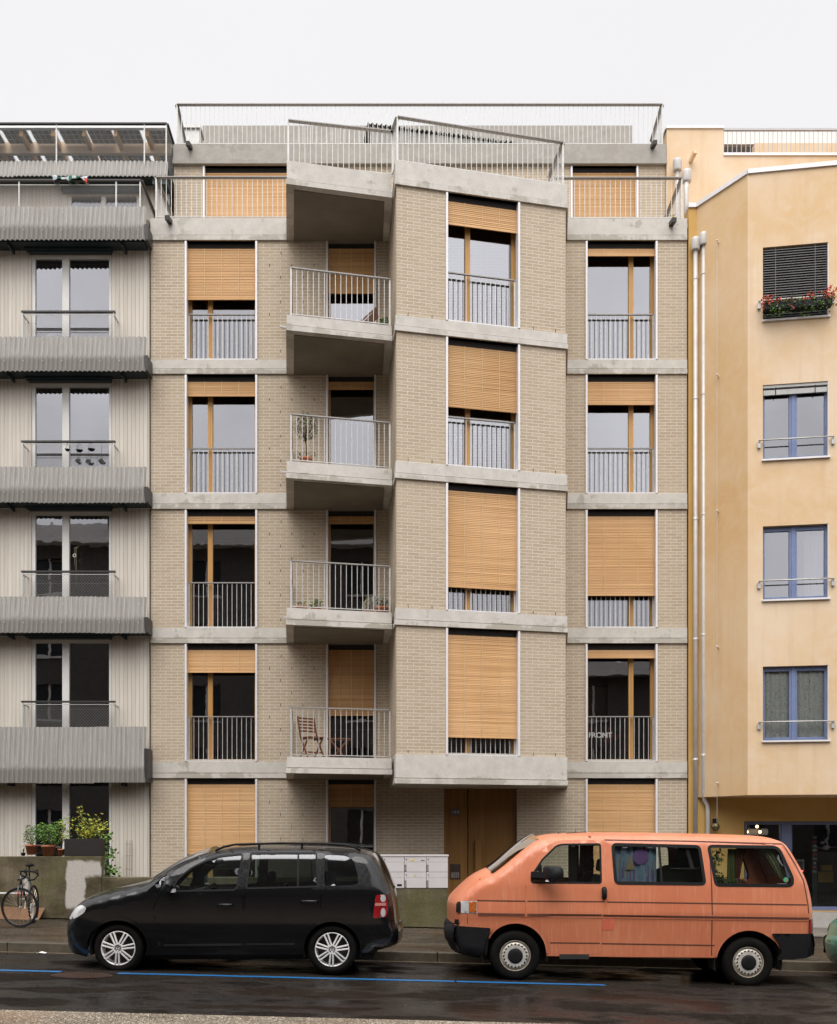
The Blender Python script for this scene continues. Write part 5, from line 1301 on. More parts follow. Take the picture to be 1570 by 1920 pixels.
# ================================================================== bicycle and board
def bicycle():
    X0, Y0 = xp(37, -4.9), -4.9; g = gpav(X0)+.001; r = .335
    t_ = thing('bicycle', (X0, Y0, g), 'black racing bicycle with drop handlebars parked in front of the mossy wall', 'bicycle')
    # frame heading away from the camera and slightly left; front wheel steered sideways
    fw = Vector((X0, Y0, g+r)); hd = Vector((-.10, 1.0, 0)).normalized(); rw = fw+hd*.99+Vector((-.03, 0, .0))
    def wheel(c, ax):
        ax = ax.normalized(); u = ax.cross(Vector((0, 0, 1))).normalized(); v = u.cross(ax).normalized()
        if v.z < 0: v = -v
        P = lambda rr, a, o=0: c+u*rr*math.cos(a)+v*rr*math.sin(a)+ax*o
        mb = MB(); mb.tube([P(r-.014, 2*math.pi*i/48) for i in range(49)], .015, 8, cap=False); w_ = build(mb, 'wheel', MT['black'], t_)
        mb = MB(); mb.tube([P(r-.036, 2*math.pi*i/48) for i in range(49)], .010, 6, cap=False); build(mb, 'rim', simple('rim_dark', (.06, .06, .06), .35, .6), w_)
        mb = MB()
        for i in range(24):
            a = 2*math.pi*i/24; s = .018 if i % 2 else -.018; mb.bar(P(.02, a+(.9 if i % 4 < 2 else -.9), s), P(r-.04, a), .0042)
        build(mb, 'spoke', simple('spoke_steel', (.62, .5, .38), .3, .7), w_)
        mb = MB(); mb.tube([c-ax*.05, c+ax*.05], .018, 8); build(mb, 'hub', MT['galv'], w_)
        return P
    fa = Vector((.16, 1.0, 0.05)); wheel(fw, fa); wheel(rw, Vector((1, .1, 0)))
    top = fw+Vector((-.03, .13, .40)); head = top+Vector((-.012, .03, .13)); bb = fw+hd*.58+Vector((0, 0, -.06)); seat = bb+hd*.14+Vector((-.03, 0, .52)); sad = seat+hd*.05+Vector((-.02, 0, .22))
    mf = simple('frame_dark', (.03, .035, .045), .3, .3, coat=.5)
    side = fa.normalized()
    mb = MB()
    mb.tube([top, head], .02, 8); mb.tube([top, bb], .02, 8); mb.tube([head, seat], .017, 8); mb.tube([bb, seat+Vector((0, 0, .03))], .016, 8)
    for s in (-.05, .05): mb.tube([bb+Vector((s*.5, 0, 0)), rw+Vector((s, 0, 0))], .009, 6); mb.tube([seat, rw+Vector((s, 0, 0))], .008, 6)
    build(mb, 'frame', mf, t_)
    mb = MB()
    for s in (-.05, .05): mb.tube([top+side*s*.7, fw+Vector((0, 0, r+.0))+side*s, fw+side*s], .011, 8)
    build(mb, 'fork', mf, t_)
    mb = MB()
    for s in (-.051, .051): mb.tube([fw+Vector((0, 0, .27))+side*s*1.2, fw+Vector((0, 0, .19))+side*s*1.18], .0125, 8)
    build(mb, 'decal', simple('red_band', (.5, .04, .03), .4), t_)
    # drop bars along the wheel's axis direction turned 90 deg: bar lies across the steering direction
    st = Vector((1, -.16, 0)).normalized(); acr = Vector((.16, 1, 0)).normalized()
    hc = head+Vector((0, 0, .07)); stem = hc+st*.09
    mb = MB(); mb.tube([head, hc, stem], .014, 8)
    ex = Vector((.72, -.69, 0)).normalized()
    bars = []
    mb.tube([stem-ex*.20, stem+ex*.20], .013, 8)
    fwd = Vector((.62, .5, 0)).normalized()
    for s in (-1, 1):
        e = stem+ex*.20*s
        mb.tube([e, e+fwd*.06+Vector((0, 0, -.01)), e+fwd*.11+Vector((0, 0, -.06)), e+fwd*.06+Vector((0, 0, -.13)), e-fwd*.05+Vector((0, 0, -.15))], .014, 8)
        mb.tube([e+fwd*.06, e+fwd*.10+Vector((0, 0, .03)), e+fwd*.115+Vector((0, 0, -.08))], .011, 6)
    build(mb, 'handlebar', MT['black'], t_)
    mb = MB(); mb.tube([stem, stem+Vector((.07, -.02, -.10)), top+Vector((.06, 0, -.03)), fw+Vector((0, 0, .36))], .0035, 5); build(mb, 'cable', MT['darkrail'], t_)
    mb = MB(); mb.tube([seat, sad], .013, 8); build(mb, 'seat_post', MT['black'], t_)
    mb = MB(); mb.ball(sad+Vector((0, .03, .01)), .14, 12, (.52, .85, .22)); mb.ball(sad+Vector((0.01, -.10, .005)), .09, 10, (.3, 1, .22)); build(mb, 'saddle', MT['black'], t_)
    mb = MB(); mb.lathe([(.085, -.006), (.085, .006)], bb+Vector((.05, 0, 0)), 'X', 20); mb.bar(bb+Vector((.07, 0, 0)), bb+Vector((.075, -.05, -.16)), .014, .02); mb.bar(bb+Vector((-.07, 0, 0)), bb+Vector((-.075, .05, .16)), .014, .02); build(mb, 'crank', MT['galv'], t_)
    mb = MB()
    for q_ in (bb+Vector((.12, -.05, -.17)), bb+Vector((-.12, .05, .17))): mb.box(q_.x-.045, q_.x+.045, q_.y-.04, q_.y+.04, q_.z-.01, q_.z+.01)
    build(mb, 'pedal', MT['galv'], t_)
    mb = MB(); mb.ball(seat+Vector((-.04, -.05, -.30)), .02, 8); build(mb, 'reflector', simple('orange_reflector', (.7, .16, .04), .3), t_)
bicycle()
x0, x1 = xp(-5, -3.1), xp(83, -3.1); zb_ = gpav(x0); mb = MB()
mb.hexa([(x0, -3.22, gpav(x0)), (x1-.06, -3.22, gpav(x1)), (x1-.06, -3.20, gpav(x1)), (x0, -3.20, gpav(x0)), (x0, -3.05, gpav(x0)+.21), (x1, -3.05, gpav(x1)+.21), (x1, -3.03, gpav(x1)+.21), (x0, -3.03, gpav(x0)+.21)])
build(mb, 'wooden_board', simple('plank_brown', (.14, .058, .016), .7, var=.2), label='orange-brown plank leaning on the mossy wall behind the bicycle', cat='board')
mb = MB(); z = zy(1676, -3.06)
mb.tube([(-9, -3.1, z+.02), (xp(60, -3.1), -3.1, z)], .022, 8)
for x in (-8.6, xp(10, -3.1), xp(58, -3.1)): mb.tube([(x, -3.1, z), (x, -3.02, z)], .015, 6)
build(mb, 'wall_rail', MT['galv'], label='grey steel pipe rail fixed to the wall behind the bicycle', cat='rail')
# ================================================================== vehicles
def pip(poly, x, y):
    c = False; j = len(poly)-1
    for i in range(len(poly)):
        xi, yi = poly[i]; xj, yj = poly[j]
        if (yi > y) != (yj > y) and x < (xj-xi)*(y-yi)/(yj-yi)+xi: c = not c
        j = i
    return c
def segd(p, a, b):
    dx, dy = b[0]-a[0], b[1]-a[1]; L2 = dx*dx+dy*dy
    t = 0 if L2 == 0 else max(0, min(1, ((p[0]-a[0])*dx+(p[1]-a[1])*dy)/L2))
    return math.hypot(p[0]-a[0]-t*dx, p[1]-a[1]-t*dy)
def pold(poly, p, closed=True):
    n = len(poly); return min(segd(p, poly[i], poly[(i+1) % n]) for i in range(n if closed else n-1))
def subdiv(poly, sp, closed=True):
    out = []; n = len(poly)
    for i in range(n if closed else n-1):
        a, b = poly[i], poly[(i+1) % n]; k = max(1, int(math.ceil(math.hypot(b[0]-a[0], b[1]-a[1])/sp)))
        out += [(a[0]+(b[0]-a[0])*j/k, a[1]+(b[1]-a[1])*j/k) for j in range(k)]
    if not closed: out.append(poly[-1])
    return out
def catmull(pts, k=4):
    out = []; n = len(pts)
    for i in range(n-1):
        p0, p1, p2, p3 = pts[max(i-1, 0)], pts[i], pts[i+1], pts[min(i+2, n-1)]
        for j in range(k):
            t = j/k
            out.append(tuple(.5*((2*p1[c])+(-p0[c]+p2[c])*t+(2*p0[c]-5*p1[c]+4*p2[c]-p3[c])*t*t+(-p0[c]+3*p1[c]-3*p2[c]+p3[c])*t**3) for c in (0, 1)))
    out.append(pts[-1]); return out
def rnd_poly(poly, r, k=4):
    """round the corners of a polygon"""
    out = []; n = len(poly)
    for i in range(n):
        p = Vector(poly[i]); a = Vector(poly[i-1])-p; b = Vector(poly[(i+1) % n])-p
        ra = min(r, a.length*.45); rb = min(r, b.length*.45); s = p+a.normalized()*ra; e = p+b.normalized()*rb
        for j in range(k+1):
            t = j/k; q = s*(1-t)**2+p*2*t*(1-t)+e*t*t; out.append((q.x, q.y))
    return out
def inset(poly, o):
    n = len(poly); ar = sum(poly[i][0]*poly[(i+1) % n][1]-poly[(i+1) % n][0]*poly[i][1] for i in range(n)); sg = -1 if ar > 0 else 1
    out = []
    for i in range(n):
        p = Vector(poly[i]); a = (p-Vector(poly[i-1])); b = (Vector(poly[(i+1) % n])-p)
        if a.length < 1e-6 or b.length < 1e-6: out.append(tuple(p)); continue
        a.normalize(); b.normalize(); na = Vector((a.y, -a.x))*sg; nb_ = Vector((b.y, -b.x))*sg
        m = (na+nb_)/max(.4, 1+na.dot(nb_)); out.append((p.x+m.x*o, p.y+m.y*o))
    return out
def tess(outer, holes, sp):
    outer = subdiv(outer, sp); holes = [subdiv(h, sp) for h in holes]
    vs = []; es = []
    for lp in [outer]+holes:
        b = len(vs); vs += [Vector(p) for p in lp]; es += [(b+i, b+(i+1) % len(lp)) for i in range(len(lp))]
    xs = [p[0] for p in outer]; ys = [p[1] for p in outer]
    y = min(ys)+sp*.5; row = 0
    while y < max(ys):
        x = min(xs)+sp*(.5 if row % 2 else 0)
        while x < max(xs):
            if pip(outer, x, y) and not any(pip(h, x, y) for h in holes) and min(pold(l, (x, y)) for l in [outer]+holes) > sp*.45: vs.append(Vector((x, y)))
            x += sp
        y += sp*.87; row += 1
    r = delaunay_2d_cdt(vs, es, [], 0, 1e-6)
    V_, F_ = r[0], r[2]; fo = []
    for f in F_:
        cx = sum(V_[i].x for i in f)/len(f); cy = sum(V_[i].y for i in f)/len(f)
        if pip(outer, cx, cy) and not any(pip(h, cx, cy) for h in holes): fo.append(list(f))
    return [(v.x, v.y) for v in V_], fo

class Car:
    def __init__(s, name, label, upper, lower, hw, yc, s_px, belt, tumble, r=.10, plan=(.35, .10, .35, .06), crown=.05, mid=.02, ridge=None):
        s.ridge = ridge
        s.sc = s_px; s.up = upper; s.low = lower; s.hw = hw; s.yc = yc; s.belt = belt; s.tumble = tumble; s.r = r; s.plan = plan; s.crown = crown; s.mid = mid
        s.outer = s.up+s.low; xs = [p[0] for p in s.outer]; s.x0, s.x1 = min(xs), max(xs)
        gx = (s.x0+s.x1)/2
        s.root = thing(name, (gx, yc, groad(gx)), label, 'car' if name != 'parked_van' else 'van')
    def W(s, x, z):
        w_ = s.hw
        if z > s.belt: w_ -= ((s.belt-s.ridge[0])*s.ridge[1] if s.ridge else 0)+(z-s.belt)*s.tumble+((z-s.belt)**2)*.06
        elif s.ridge: w_ -= (z-s.ridge[0])*s.ridge[1] if z > s.ridge[0] else (s.ridge[0]-z)*s.ridge[2]+.008
        else: w_ -= s.mid*((s.belt-.25-z)/.5)**2 if z < s.belt-.25 else 0
        lf, af, lr, ar = s.plan
        if x < s.x0+lf: w_ -= af*((s.x0+lf-x)/lf)**2.2
        if x > s.x1-lr: w_ -= ar*((x-s.x1+lr)/lr)**2.2
        d = pold(s.up, (x, z), False)
        if d < s.r: w_ -= s.r*(1-math.sqrt(max(0, 1-(1-d/s.r)**2)))
        return w_
    def P(s, x, z, side, off=0.0): return Vector((x, s.yc+side*(s.W(x, z)+off), z))
    def panel(s, name, mat, outer, holes=(), off=0.0, sp=.06, sides=(-1,), parent=None, lip=0.0, smooth=True, label=None):
        out = []
        V_, F_ = tess(outer, list(holes), sp)
        for sd in sides:
            mb = MB(); mb.add([s.P(x, z, sd, off) for x, z in V_], [f if sd < 0 else f[::-1] for f in F_], smooth); mb.mi = 1
            if lip:
                for lp in [subdiv(outer, sp)]+[subdiv(h, sp) for h in holes]:
                    n = len(lp); vs = [s.P(x, z, sd, off) for x, z in lp]+[s.P(x, z, sd, off-lip) for x, z in lp]
                    mb.add(vs, [(i, (i+1) % n, n+(i+1) % n, n+i) for i in range(n)], False)
            out.append(build(mb, name, [mat, MT['liner']], parent or s.root, label))
        return out if len(out) > 1 else out[0]
    def ribbon(s, mb, pts, w_, off, side=-1, sp=.05):
        pts = subdiv(pts, sp, False); n = len(pts); vs = []
        for i, p in enumerate(pts):
            a = Vector(pts[max(i-1, 0)]); b = Vector(pts[min(i+1, n-1)]); d = (b-a).normalized(); q = Vector((-d.y, d.x))*w_/2
            vs += [s.P(p[0]-q.x, p[1]-q.y, side, off), s.P(p[0]+q.x, p[1]+q.y, side, off)]
        mb.add(vs, [(2*i, 2*i+2, 2*i+3, 2*i+1) for i in range(n-1)], True)
    def cap(s, name, mat, i0, i1, f0=-1.0, f1=1.0, n=14, parent=None, off=0.0, crown=None, lo=0.0):
        """strip over the top outline between points i0..i1"""
        mb = MB(); up = s.up; vs = []; crown = s.crown if crown is None else crown
        for i in range(i0, i1+1):
            x, z = up[i]; w_ = s.W(x, z); a = Vector(up[max(i-1, 0)]); b = Vector(up[min(i+1, len(up)-1)]); d = (b-a).normalized(); nn = Vector((-d.y, d.x))
            for j in range(n+1):
                f = f0+(f1-f0)*j/n; k = crown*(1-f*f)+off
                vs.append((x+nn.x*k, s.yc+f*w_, z+nn.y*k))
        mb.add(vs, [(k*(n+1)+j, k*(n+1)+j+1, (k+1)*(n+1)+j+1, (k+1)*(n+1)+j) for k in range(i1-i0) for j in range(n)], True)
        return build(mb, name, mat, parent or s.root)

def idx(up, x, after=0):
    return min(range(after, len(up)), key=lambda i: abs(up[i][0]-x))

def tyre(car, x, z, R_, wd, side, parent):
    y0 = car.yc+side*(car.W(x, z+.1)-.035) if False else car.yc+side*(car.hw-.035)
    c = Vector((x, y0, z)); rr = R_
    rim = R_*.70
    prof = [(rim, -side*.02), (rim+.012, side*.0), (rim+.03, side*.004), (R_-.05, side*.008), (R_-.02, -side*.006), (R_, -side*.035), (R_+.001, -side*(wd/2)), (R_, -side*(wd-.035)), (R_-.02, -side*(wd-.01)), (rim, -side*wd)]
    mb = MB(); mb.lathe(prof, c, 'Y', 48, closed=True)
    for k in range(60):   # tread notches
        a = 2*math.pi*k/60; mb.bar(c+Vector((math.cos(a)*(R_+.001), -side*.04, math.sin(a)*(R_+.001))), c+Vector((math.cos(a)*(R_+.001), -side*(wd-.04), math.sin(a)*(R_+.001))), .012, .004)
    return build(mb, 'tyre', MT['rubber'], parent), c, rim
MT['liner'] = simple('matte_lining', (.008, .008, .008), .95, spec=.02)
MT['rubber'] = simple('tyre_rubber', (.006, .0055, .005), .85, spec=.12, var=.3, nscale=14)
MT['alloy'] = simple('alloy', (.80, .78, .76), .35, .25, .1, 8)
MT['steelw'] = simple('wheel_silver', (.50, .47, .42), .5, .2, .25, 16)

def alloy_wheel(car, x, z, R_, side):
    w_ = MB(); w_.lathe([(R_*.66, -side*.10), (R_*.70, -side*.012), (R_*.695, -side*.002), (R_*.66, -side*.006), (R_*.64, -side*.04), (R_*.62, -side*.12)], (x, car.yc+side*(car.hw-.035), z), 'Y', 48, closed=True)
    o = build(w_, 'wheel', MT['alloy'], car.root)
    ty, c, rim = tyre(car, x, z, R_, .21, side, o)
    mb = MB(); mb.lathe([(0, -side*.16), (R_*.66, -side*.16), (R_*.66, -side*.12)], c, 'Y', 32); build(mb, 'brake_disc', simple('wheel_back', (.02, .02, .02), .6), o)
    for k in range(7):
        for e in (-.135, .135):
            a = 2*math.pi*(k+.18)/7; mb = MB() if e < 0 else mb
            d = Vector((math.cos(a), 0, math.sin(a))); t_ = Vector((-d.z, 0, d.x))
            p0 = c+d*.045+t_*e*.04+Vector((0, side*.006, 0)); p1 = c+d*(R_*.67)+t_*e*.175+Vector((0, -side*.012, 0))
            p0 = p0+t_*(.010 if e > 0 else -.010)
            mb.bar(p0, p1, .021, .022, up=Vector((0, 1, 0)))
        build(mb, 'spoke', MT['alloy'], o, bevel=.004)
    mb = MB(); mb.lathe([(.058, -side*.03), (.055, side*.008), (.045, side*.014), (.044, side*.010), (0, side*.010)], c, 'Y', 28)
    for k in range(5):
        a = 2*math.pi*k/5; mb.lathe([(.007, side*.008), (.006, side*.016)], c+Vector((.050*math.cos(a), 0, .050*math.sin(a))), 'Y', 8)
    build(mb, 'hub', MT['alloy'], o)
    mb = MB(); badge(mb, c+Vector((0, side*.0125, 0)), .036, side); build(mb, 'emblem', simple('emblem_dark', (.06, .06, .06), .4), o)
def badge(mb, c, r, side=-1):
    n = 20; th = .003
    for i in range(n):
        a, b = 2*math.pi*i/n, 2*math.pi*(i+1)/n
        mb.bar(c+Vector((r*math.cos(a), 0, r*math.sin(a))), c+Vector((r*math.cos(b), 0, r*math.sin(b))), r*.13, th, up=Vector((0, 1, 0)))
    P = lambda x, z: c+Vector((x*r, 0, z*r))
    for s in (-1, 1):
        mb.bar(P(s*.36, .84), P(0, .06), r*.16, th, up=Vector((0, 1, 0)))
        mb.bar(P(s*.86, .34), P(s*.40, -.76), r*.16, th, up=Vector((0, 1, 0))); mb.bar(P(s*.40, -.76), P(0, -.04), r*.16, th, up=Vector((0, 1, 0)))
def steel_wheel(car, x, z, R_, side):
    c = Vector((x, car.yc+side*(car.hw-.035), z)); w_ = MB()
    w_.lathe([(R_*.60, -side*.12), (R_*.62, -side*.01), (R_*.605, -side*.0), (R_*.58, -side*.008), (R_*.55, -side*.05)], c, 'Y', 48, closed=True)
    o = build(w_, 'wheel', simple('rim_edge', (.36, .31, .24), .5, .2, .4, 30), car.root)
    rim = R_*.60; mb = MB()
    mb.lathe([(rim+.004, -side*.03), (rim+.012, side*.0), (rim+.03, side*.006), (R_-.05, side*.010), (R_-.02, -side*.004), (R_, -side*.035), (R_+.001, -side*.10), (R_, -side*.17), (R_-.02, -side*.2), (rim, -side*.2)], c, 'Y', 48, closed=True)
    build(mb, 'tyre', MT['rubber'], o)
    # perforated disc
    ring = [(R_*.56*math.cos(2*math.pi*i/48), R_*.56*math.sin(2*math.pi*i/48)) for i in range(48)]
    holes = []
    for k in range(20):
        a = 2*math.pi*k/20; holes.append([(R_*.455*math.cos(a)+.0115*math.cos(t*math.pi/5), R_*.455*math.sin(a)+.0135*math.sin(t*math.pi/5)) for t in range(10)])
    holes.append([(R_*.30*math.cos(2*math.pi*i/32), R_*.30*math.sin(2*math.pi*i/32)) for i in range(32)])
    V_, F_ = tess(ring, holes, .04)
    mb = MB(); prof = lambda r_: side*(.004-.03*max(0, (r_-R_*.5)/(R_*.06))**2)
    mb.add([(c.x+a, c.y+prof(math.hypot(a, b)), c.z+b) for a, b in V_], F_, True); mb.add([(c.x+a, c.y-side*.012+prof(math.hypot(a, b)), c.z+b) for a, b in V_], [f[::-1] for f in F_], True)
    build(mb, 'wheel_disc', MT['steelw'], o)
    mb = MB(); mb.lathe([(0, -side*.05), (R_*.57, -side*.05)], c, 'Y', 32); build(mb, 'wheel_back', MT['dark'], o)
    mb = MB(); mb.lathe([(R_*.31, -side*.01), (R_*.30, side*.012), (R_*.24, side*.022), (0, side*.018)], c, 'Y', 32); badge(mb, c+Vector((0, side*.02, 0)), .045, side); build(mb, 'hub_cap', MT['black'], o)

def arch_liner(car, x, z, r, x_, name='wheel_arch_liner'):
    for sd in (-1, 1):
        mb = MB(); n = 20; vs = []
        for i in range(n+1):
            a = math.pi*(-.08+1.16*i/n)
            vs += [(x+r*math.cos(a), car.yc+sd*(car.hw-.03), z+r*math.sin(a)), (x+r*math.cos(a), car.yc+sd*(car.hw-.36), z+r*math.sin(a))]
        mb.add(vs, [(2*i, 2*i+1, 2*i+3, 2*i+2) for i in range(n)], True)
        mb.add([(x+r*math.cos(math.pi*(-.08+1.16*i/n)), car.yc+sd*(car.hw-.36), z+r*math.sin(math.pi*(-.08+1.16*i/n))) for i in range(n+1)], [tuple(range(n+1))])
        build(mb, name, MT['dark'], car.root)

def seatm(car, x, y, z, par, w_=.5, col=None, back=.62, head=True, name='seat'):
    mb = MB(); c = col or MT['seat']
    mb.hexa([(x-.25, y-w_/2, z), (x+.22, y-w_/2, z), (x+.22, y+w_/2, z), (x-.25, y+w_/2, z), (x-.25, y-w_/2, z+.16), (x+.20, y-w_/2, z+.14), (x+.20, y+w_/2, z+.14), (x-.25, y+w_/2, z+.16)])
    mb.hexa([(x+.14, y-w_/2, z+.12), (x+.28, y-w_/2, z+.10), (x+.28, y+w_/2, z+.10), (x+.14, y+w_/2, z+.12), (x+.30, y-w_/2+.04, z+back), (x+.38, y-w_/2+.04, z+back-.01), (x+.38, y+w_/2-.04, z+back-.01), (x+.30, y+w_/2-.04, z+back)])
    if head:
        mb.hexa([(x+.31, y-.12, z+back+.04), (x+.40, y-.12, z+back+.03), (x+.40, y+.12, z+back+.03), (x+.31, y+.12, z+back+.04), (x+.33, y-.10, z+back+.20), (x+.41, y-.10, z+back+.19), (x+.41, y+.10, z+back+.19), (x+.33, y+.10, z+back+.20)])
    return build(mb, name, c, par, bevel=.03)
MT['seat'] = simple('seat_cloth', (.045, .045, .048), .9, var=.3)
def steering(car, x, y, z, par):
    mb = MB(); ax = Vector((-.55, 0, .84)).normalized(); u = Vector((0, 1, 0)); v = ax.cross(u)
    c = Vector((x, y, z)); mb.tube([c+(u*math.cos(t*math.pi/10)+v*math.sin(t*math.pi/10))*.18 for t in range(21)], .014, 8, cap=False)
    mb.tube([c, c-ax*.25], .03, 8); mb.bar(c-u*.17, c+u*.17, .03, .03); build(mb, 'steering_wheel', MT['black'], par)

# ---------------------------------------------------------------- black people carrier
S1 = 148.9; YN1 = FPX/S1+CAMY
def c1(pts): return [((x-CX)/S1-.085*(max(0, 290-x)/165)**2, EYE-(y-HY)/S1) for x, y in pts]
up1 = [(131, 1789), (125.5, 1776), (124, 1754), (125, 1738), (129, 1727), (135, 1716), (142.7, 1703.5), (153, 1694.5), (178, 1684), (216.6, 1673.8), (242, 1667.5), (267.5, 1659.5), (280, 1651.5), (305.7, 1635), (331, 1621), (356.7, 1609.7), (382, 1601.5), (404, 1597), (430, 1594.2), (481, 1591.8), (563.4, 1591.6), (624.6, 1593.6), (668, 1597.6), (690, 1602.5), (702, 1612), (713, 1630), (724, 1653), (731.5, 1672), (736, 1692), (738.5, 1713), (740.3, 1734), (745, 1741), (747, 1750), (746.5, 1764), (742, 1773), (726, 1779), (700, 1785.5)]
up1 = c1(up1); pidx = catmull(up1, 3); 
fa1 = (222, 1779); ra1 = (622.5, 1781.5); ar1 = 53
def archpts(c, r, a0, a1, n=16): return [(c[0]+r*math.cos(a0+(a1-a0)*i/n), c[1]-r*math.sin(a0+(a1-a0)*i/n)) for i in range(n+1)]
low1 = c1([(678, 1788.5)]+archpts(ra1, ar1, R(-6), R(186), 18)+[(566, 1791), (440, 1791), (279, 1791)]+archpts(fa1, ar1, R(-10), R(190), 18)+[(165, 1796), (150, 1792)])
mcar = NB('black_metallic_paint'); p_ = mcar.pos(); dr = mcar.n('ShaderNodeTexVoronoi'); mcar.l(p_, dr.inputs['Vector']); dr.inputs['Scale'].default_value = 150
gq = mcar.n('ShaderNodeNewGeometry'); sx = mcar.n('ShaderNodeSeparateXYZ'); mcar.l(gq.outputs['Normal'], sx.inputs[0])
mcar.set(col=mcar.mix(mcar.noise(p_, 3, 3), (.004, .004, .005), (.007, .007, .008)), rough=.12, coat=.3, spec=.35, metal=0)
hgt = mcar.math('MULTIPLY', mcar.ramp(dr.outputs['Distance'], .45, .15), mcar.ramp(sx.outputs['Z'], .1, .5)); mcar.bump(hgt, .5, .004)
T1 = Car('parked_car', 'black people carrier with roof rails and silver alloy wheels parked at the kerb', pidx, low1, .90, YN1+.90, S1, 1.09, .27, .11, (.55, .17, .5, .11), .05, .05)
PB1 = mcar.mat
wf = rnd_poly(c1([(324, 1671), (330, 1650), (357, 1627.5), (384, 1613.5), (410, 1605.5), (452, 1601), (443.5, 1668.8)]), .05)
wq = rnd_poly(c1([(275, 1671.5), (298, 1672.8), (311.5, 1641.5), (306, 1642)]), .015)
wr = rnd_poly(c1([(467, 1600), (591, 1599.5), (596, 1662.4), (462, 1666)]), .03)
wt = rnd_poly(c1([(606, 1601.5), (648, 1604), (662, 1613), (670.5, 1642.5), (672, 1656.5), (664, 1660), (609, 1661.8)]), .05)
dF = rnd_poly(c1([(303, 1676), (314, 1646), (330, 1630), (357, 1616.5), (384, 1605.8), (412, 1599.6), (457.5, 1596), (456, 1640), (455, 1700), (455, 1787), (302, 1787), (290, 1760), (288, 1700)]), .03, 3)
dR = rnd_poly(c1([(461.5, 1595.6), (560, 1594.8), (598, 1596), (601, 1625), (602.5, 1665), (601, 1700), (590, 1728), (566, 1748), (556, 1787), (459, 1787), (459, 1700)]), .03, 3)
T1.panel('body', PB1, T1.outer, [dF, dR, wt, inset(wq, .0)], sides=(-1, 1), lip=.02)
for o_, h_, nm in ((dF, wf, 'front'), (dR, wr, 'rear')):
    for sd in (-1, 1):
        d_ = T1.panel('door', PB1, inset(o_, -.006), [h_], sides=(sd,), lip=.02)
        if sd < 0: hdl = d_ if nm == 'front' else hdr; 
        if nm == 'front': pass
        hx = (409, 437) if nm == 'front' else (565, 596); hy = 1697 if nm == 'front' else 1690.5
        mb = MB(); a, b = c1([(hx[0], hy), (hx[1], hy)]); mb.tube([T1.P(a[0], a[1], sd, .0), T1.P(a[0]+.02, a[1]+.004, sd, .035), T1.P(b[0]-.02, b[1]+.004, sd, .035), T1.P(b[0], b[1], sd, .0)], .014, 8); build(mb, 'handle', PB1, d_)
        hdr = d_
        g_ = T1.panel('window', None or MT.setdefault('carglass', m_glass('car_glass', .10, (.62, .70, .66), .05, rough=.08)) if nm == 'front' else MT.setdefault('privglass', m_glass('tinted_car_glass', .10, (.22, .26, .25), .05, rough=.10)), inset(h_, .008), off=-.012, sides=(sd,), parent=d_)
        mb = MB(); T1.ribbon(mb, h_+[h_[0]], .022, .001, sd); build(mb, 'window_seal', MT['black'], d_)
        if nm == 'rear':
            mb = MB(); T1.ribbon(mb, c1([(557, 1600), (558.5, 1663.5)]), .02, .0, sd); build(mb, 'divider', MT['black'], d_)
        mb = MB(); T1.ribbon(mb, c1([(306, 1773) if nm == 'front' else (460, 1771), (453, 1771.5) if nm == 'front' else (552, 1770.5)]), .03, .010, sd); build(mb, 'trim_strip', simple('gloss_trim', (.02, .02, .022), .12, coat=1), d_)
for h_, m_, nm in ((wt, MT['privglass'], 'rear_side_window'), (wq, MT['carglass'], 'quarter_window')):
    for sd in (-1, 1): T1.panel('side_window', m_, inset(h_, .004), off=-.012, sides=(sd,))
up = T1.up; i_h = idx(up, c1([(280, 0)])[0][0], 20); i_h = min(range(len(up)), key=lambda i: math.hypot(up[i][0]-c1([(279, 1652)])[0][0], up[i][1]-c1([(279, 1652)])[0][1]))
def near(up, px, py, f): q = f([(px, py)])[0]; return min(range(len(up)), key=lambda i: math.hypot(up[i][0]-q[0], up[i][1]-q[1]))
i_w = near(up, 382, 1601.5, c1); i_r0 = near(up, 694, 1605, c1); i_r1 = near(up, 731, 1671, c1)
T1.cap('hood', PB1, 0, i_h, crown=.07); T1.cap('roof', PB1, i_w, i_r0, crown=.05); T1.cap('tailgate', PB1, i_r1, len(up)-1, crown=.05)
T1.cap('windscreen', MT['carglass'], i_h, i_w, -.9, .9, crown=.10); T1.cap('windscreen_pillar', PB1, i_h, i_w, -1, -.9, n=3, crown=.10); T1.cap('windscreen_pillar', PB1, i_h, i_w, .9, 1, n=3, crown=.10)
T1.cap('rear_window', MT['privglass'], i_r0, i_r1, -.86, .86, crown=.06); T1.cap('tailgate_pillar', PB1, i_r0, i_r1, -1, -.86, n=3, crown=.06); T1.cap('tailgate_pillar', PB1, i_r0, i_r1, .86, 1, n=3, crown=.06)
mlamp = simple('clear_lamp', (.62, .62, .62), .08, .25, .12, 30, coat=1); mred = simple('red_lamp', (.28, .008, .012), .12, coat=1, var=.2, nscale=20)
hl = rnd_poly(c1([(133, 1723), (136, 1716), (144, 1704), (158, 1697), (168.5, 1702.5), (163, 1713), (148, 1722.5), (135, 1725.5)]), .03)
tl = rnd_poly(c1([(705, 1678.5), (722, 1678), (726.5, 1690), (727, 1712), (723.5, 1721), (699.5, 1722), (702, 1700)]), .02)
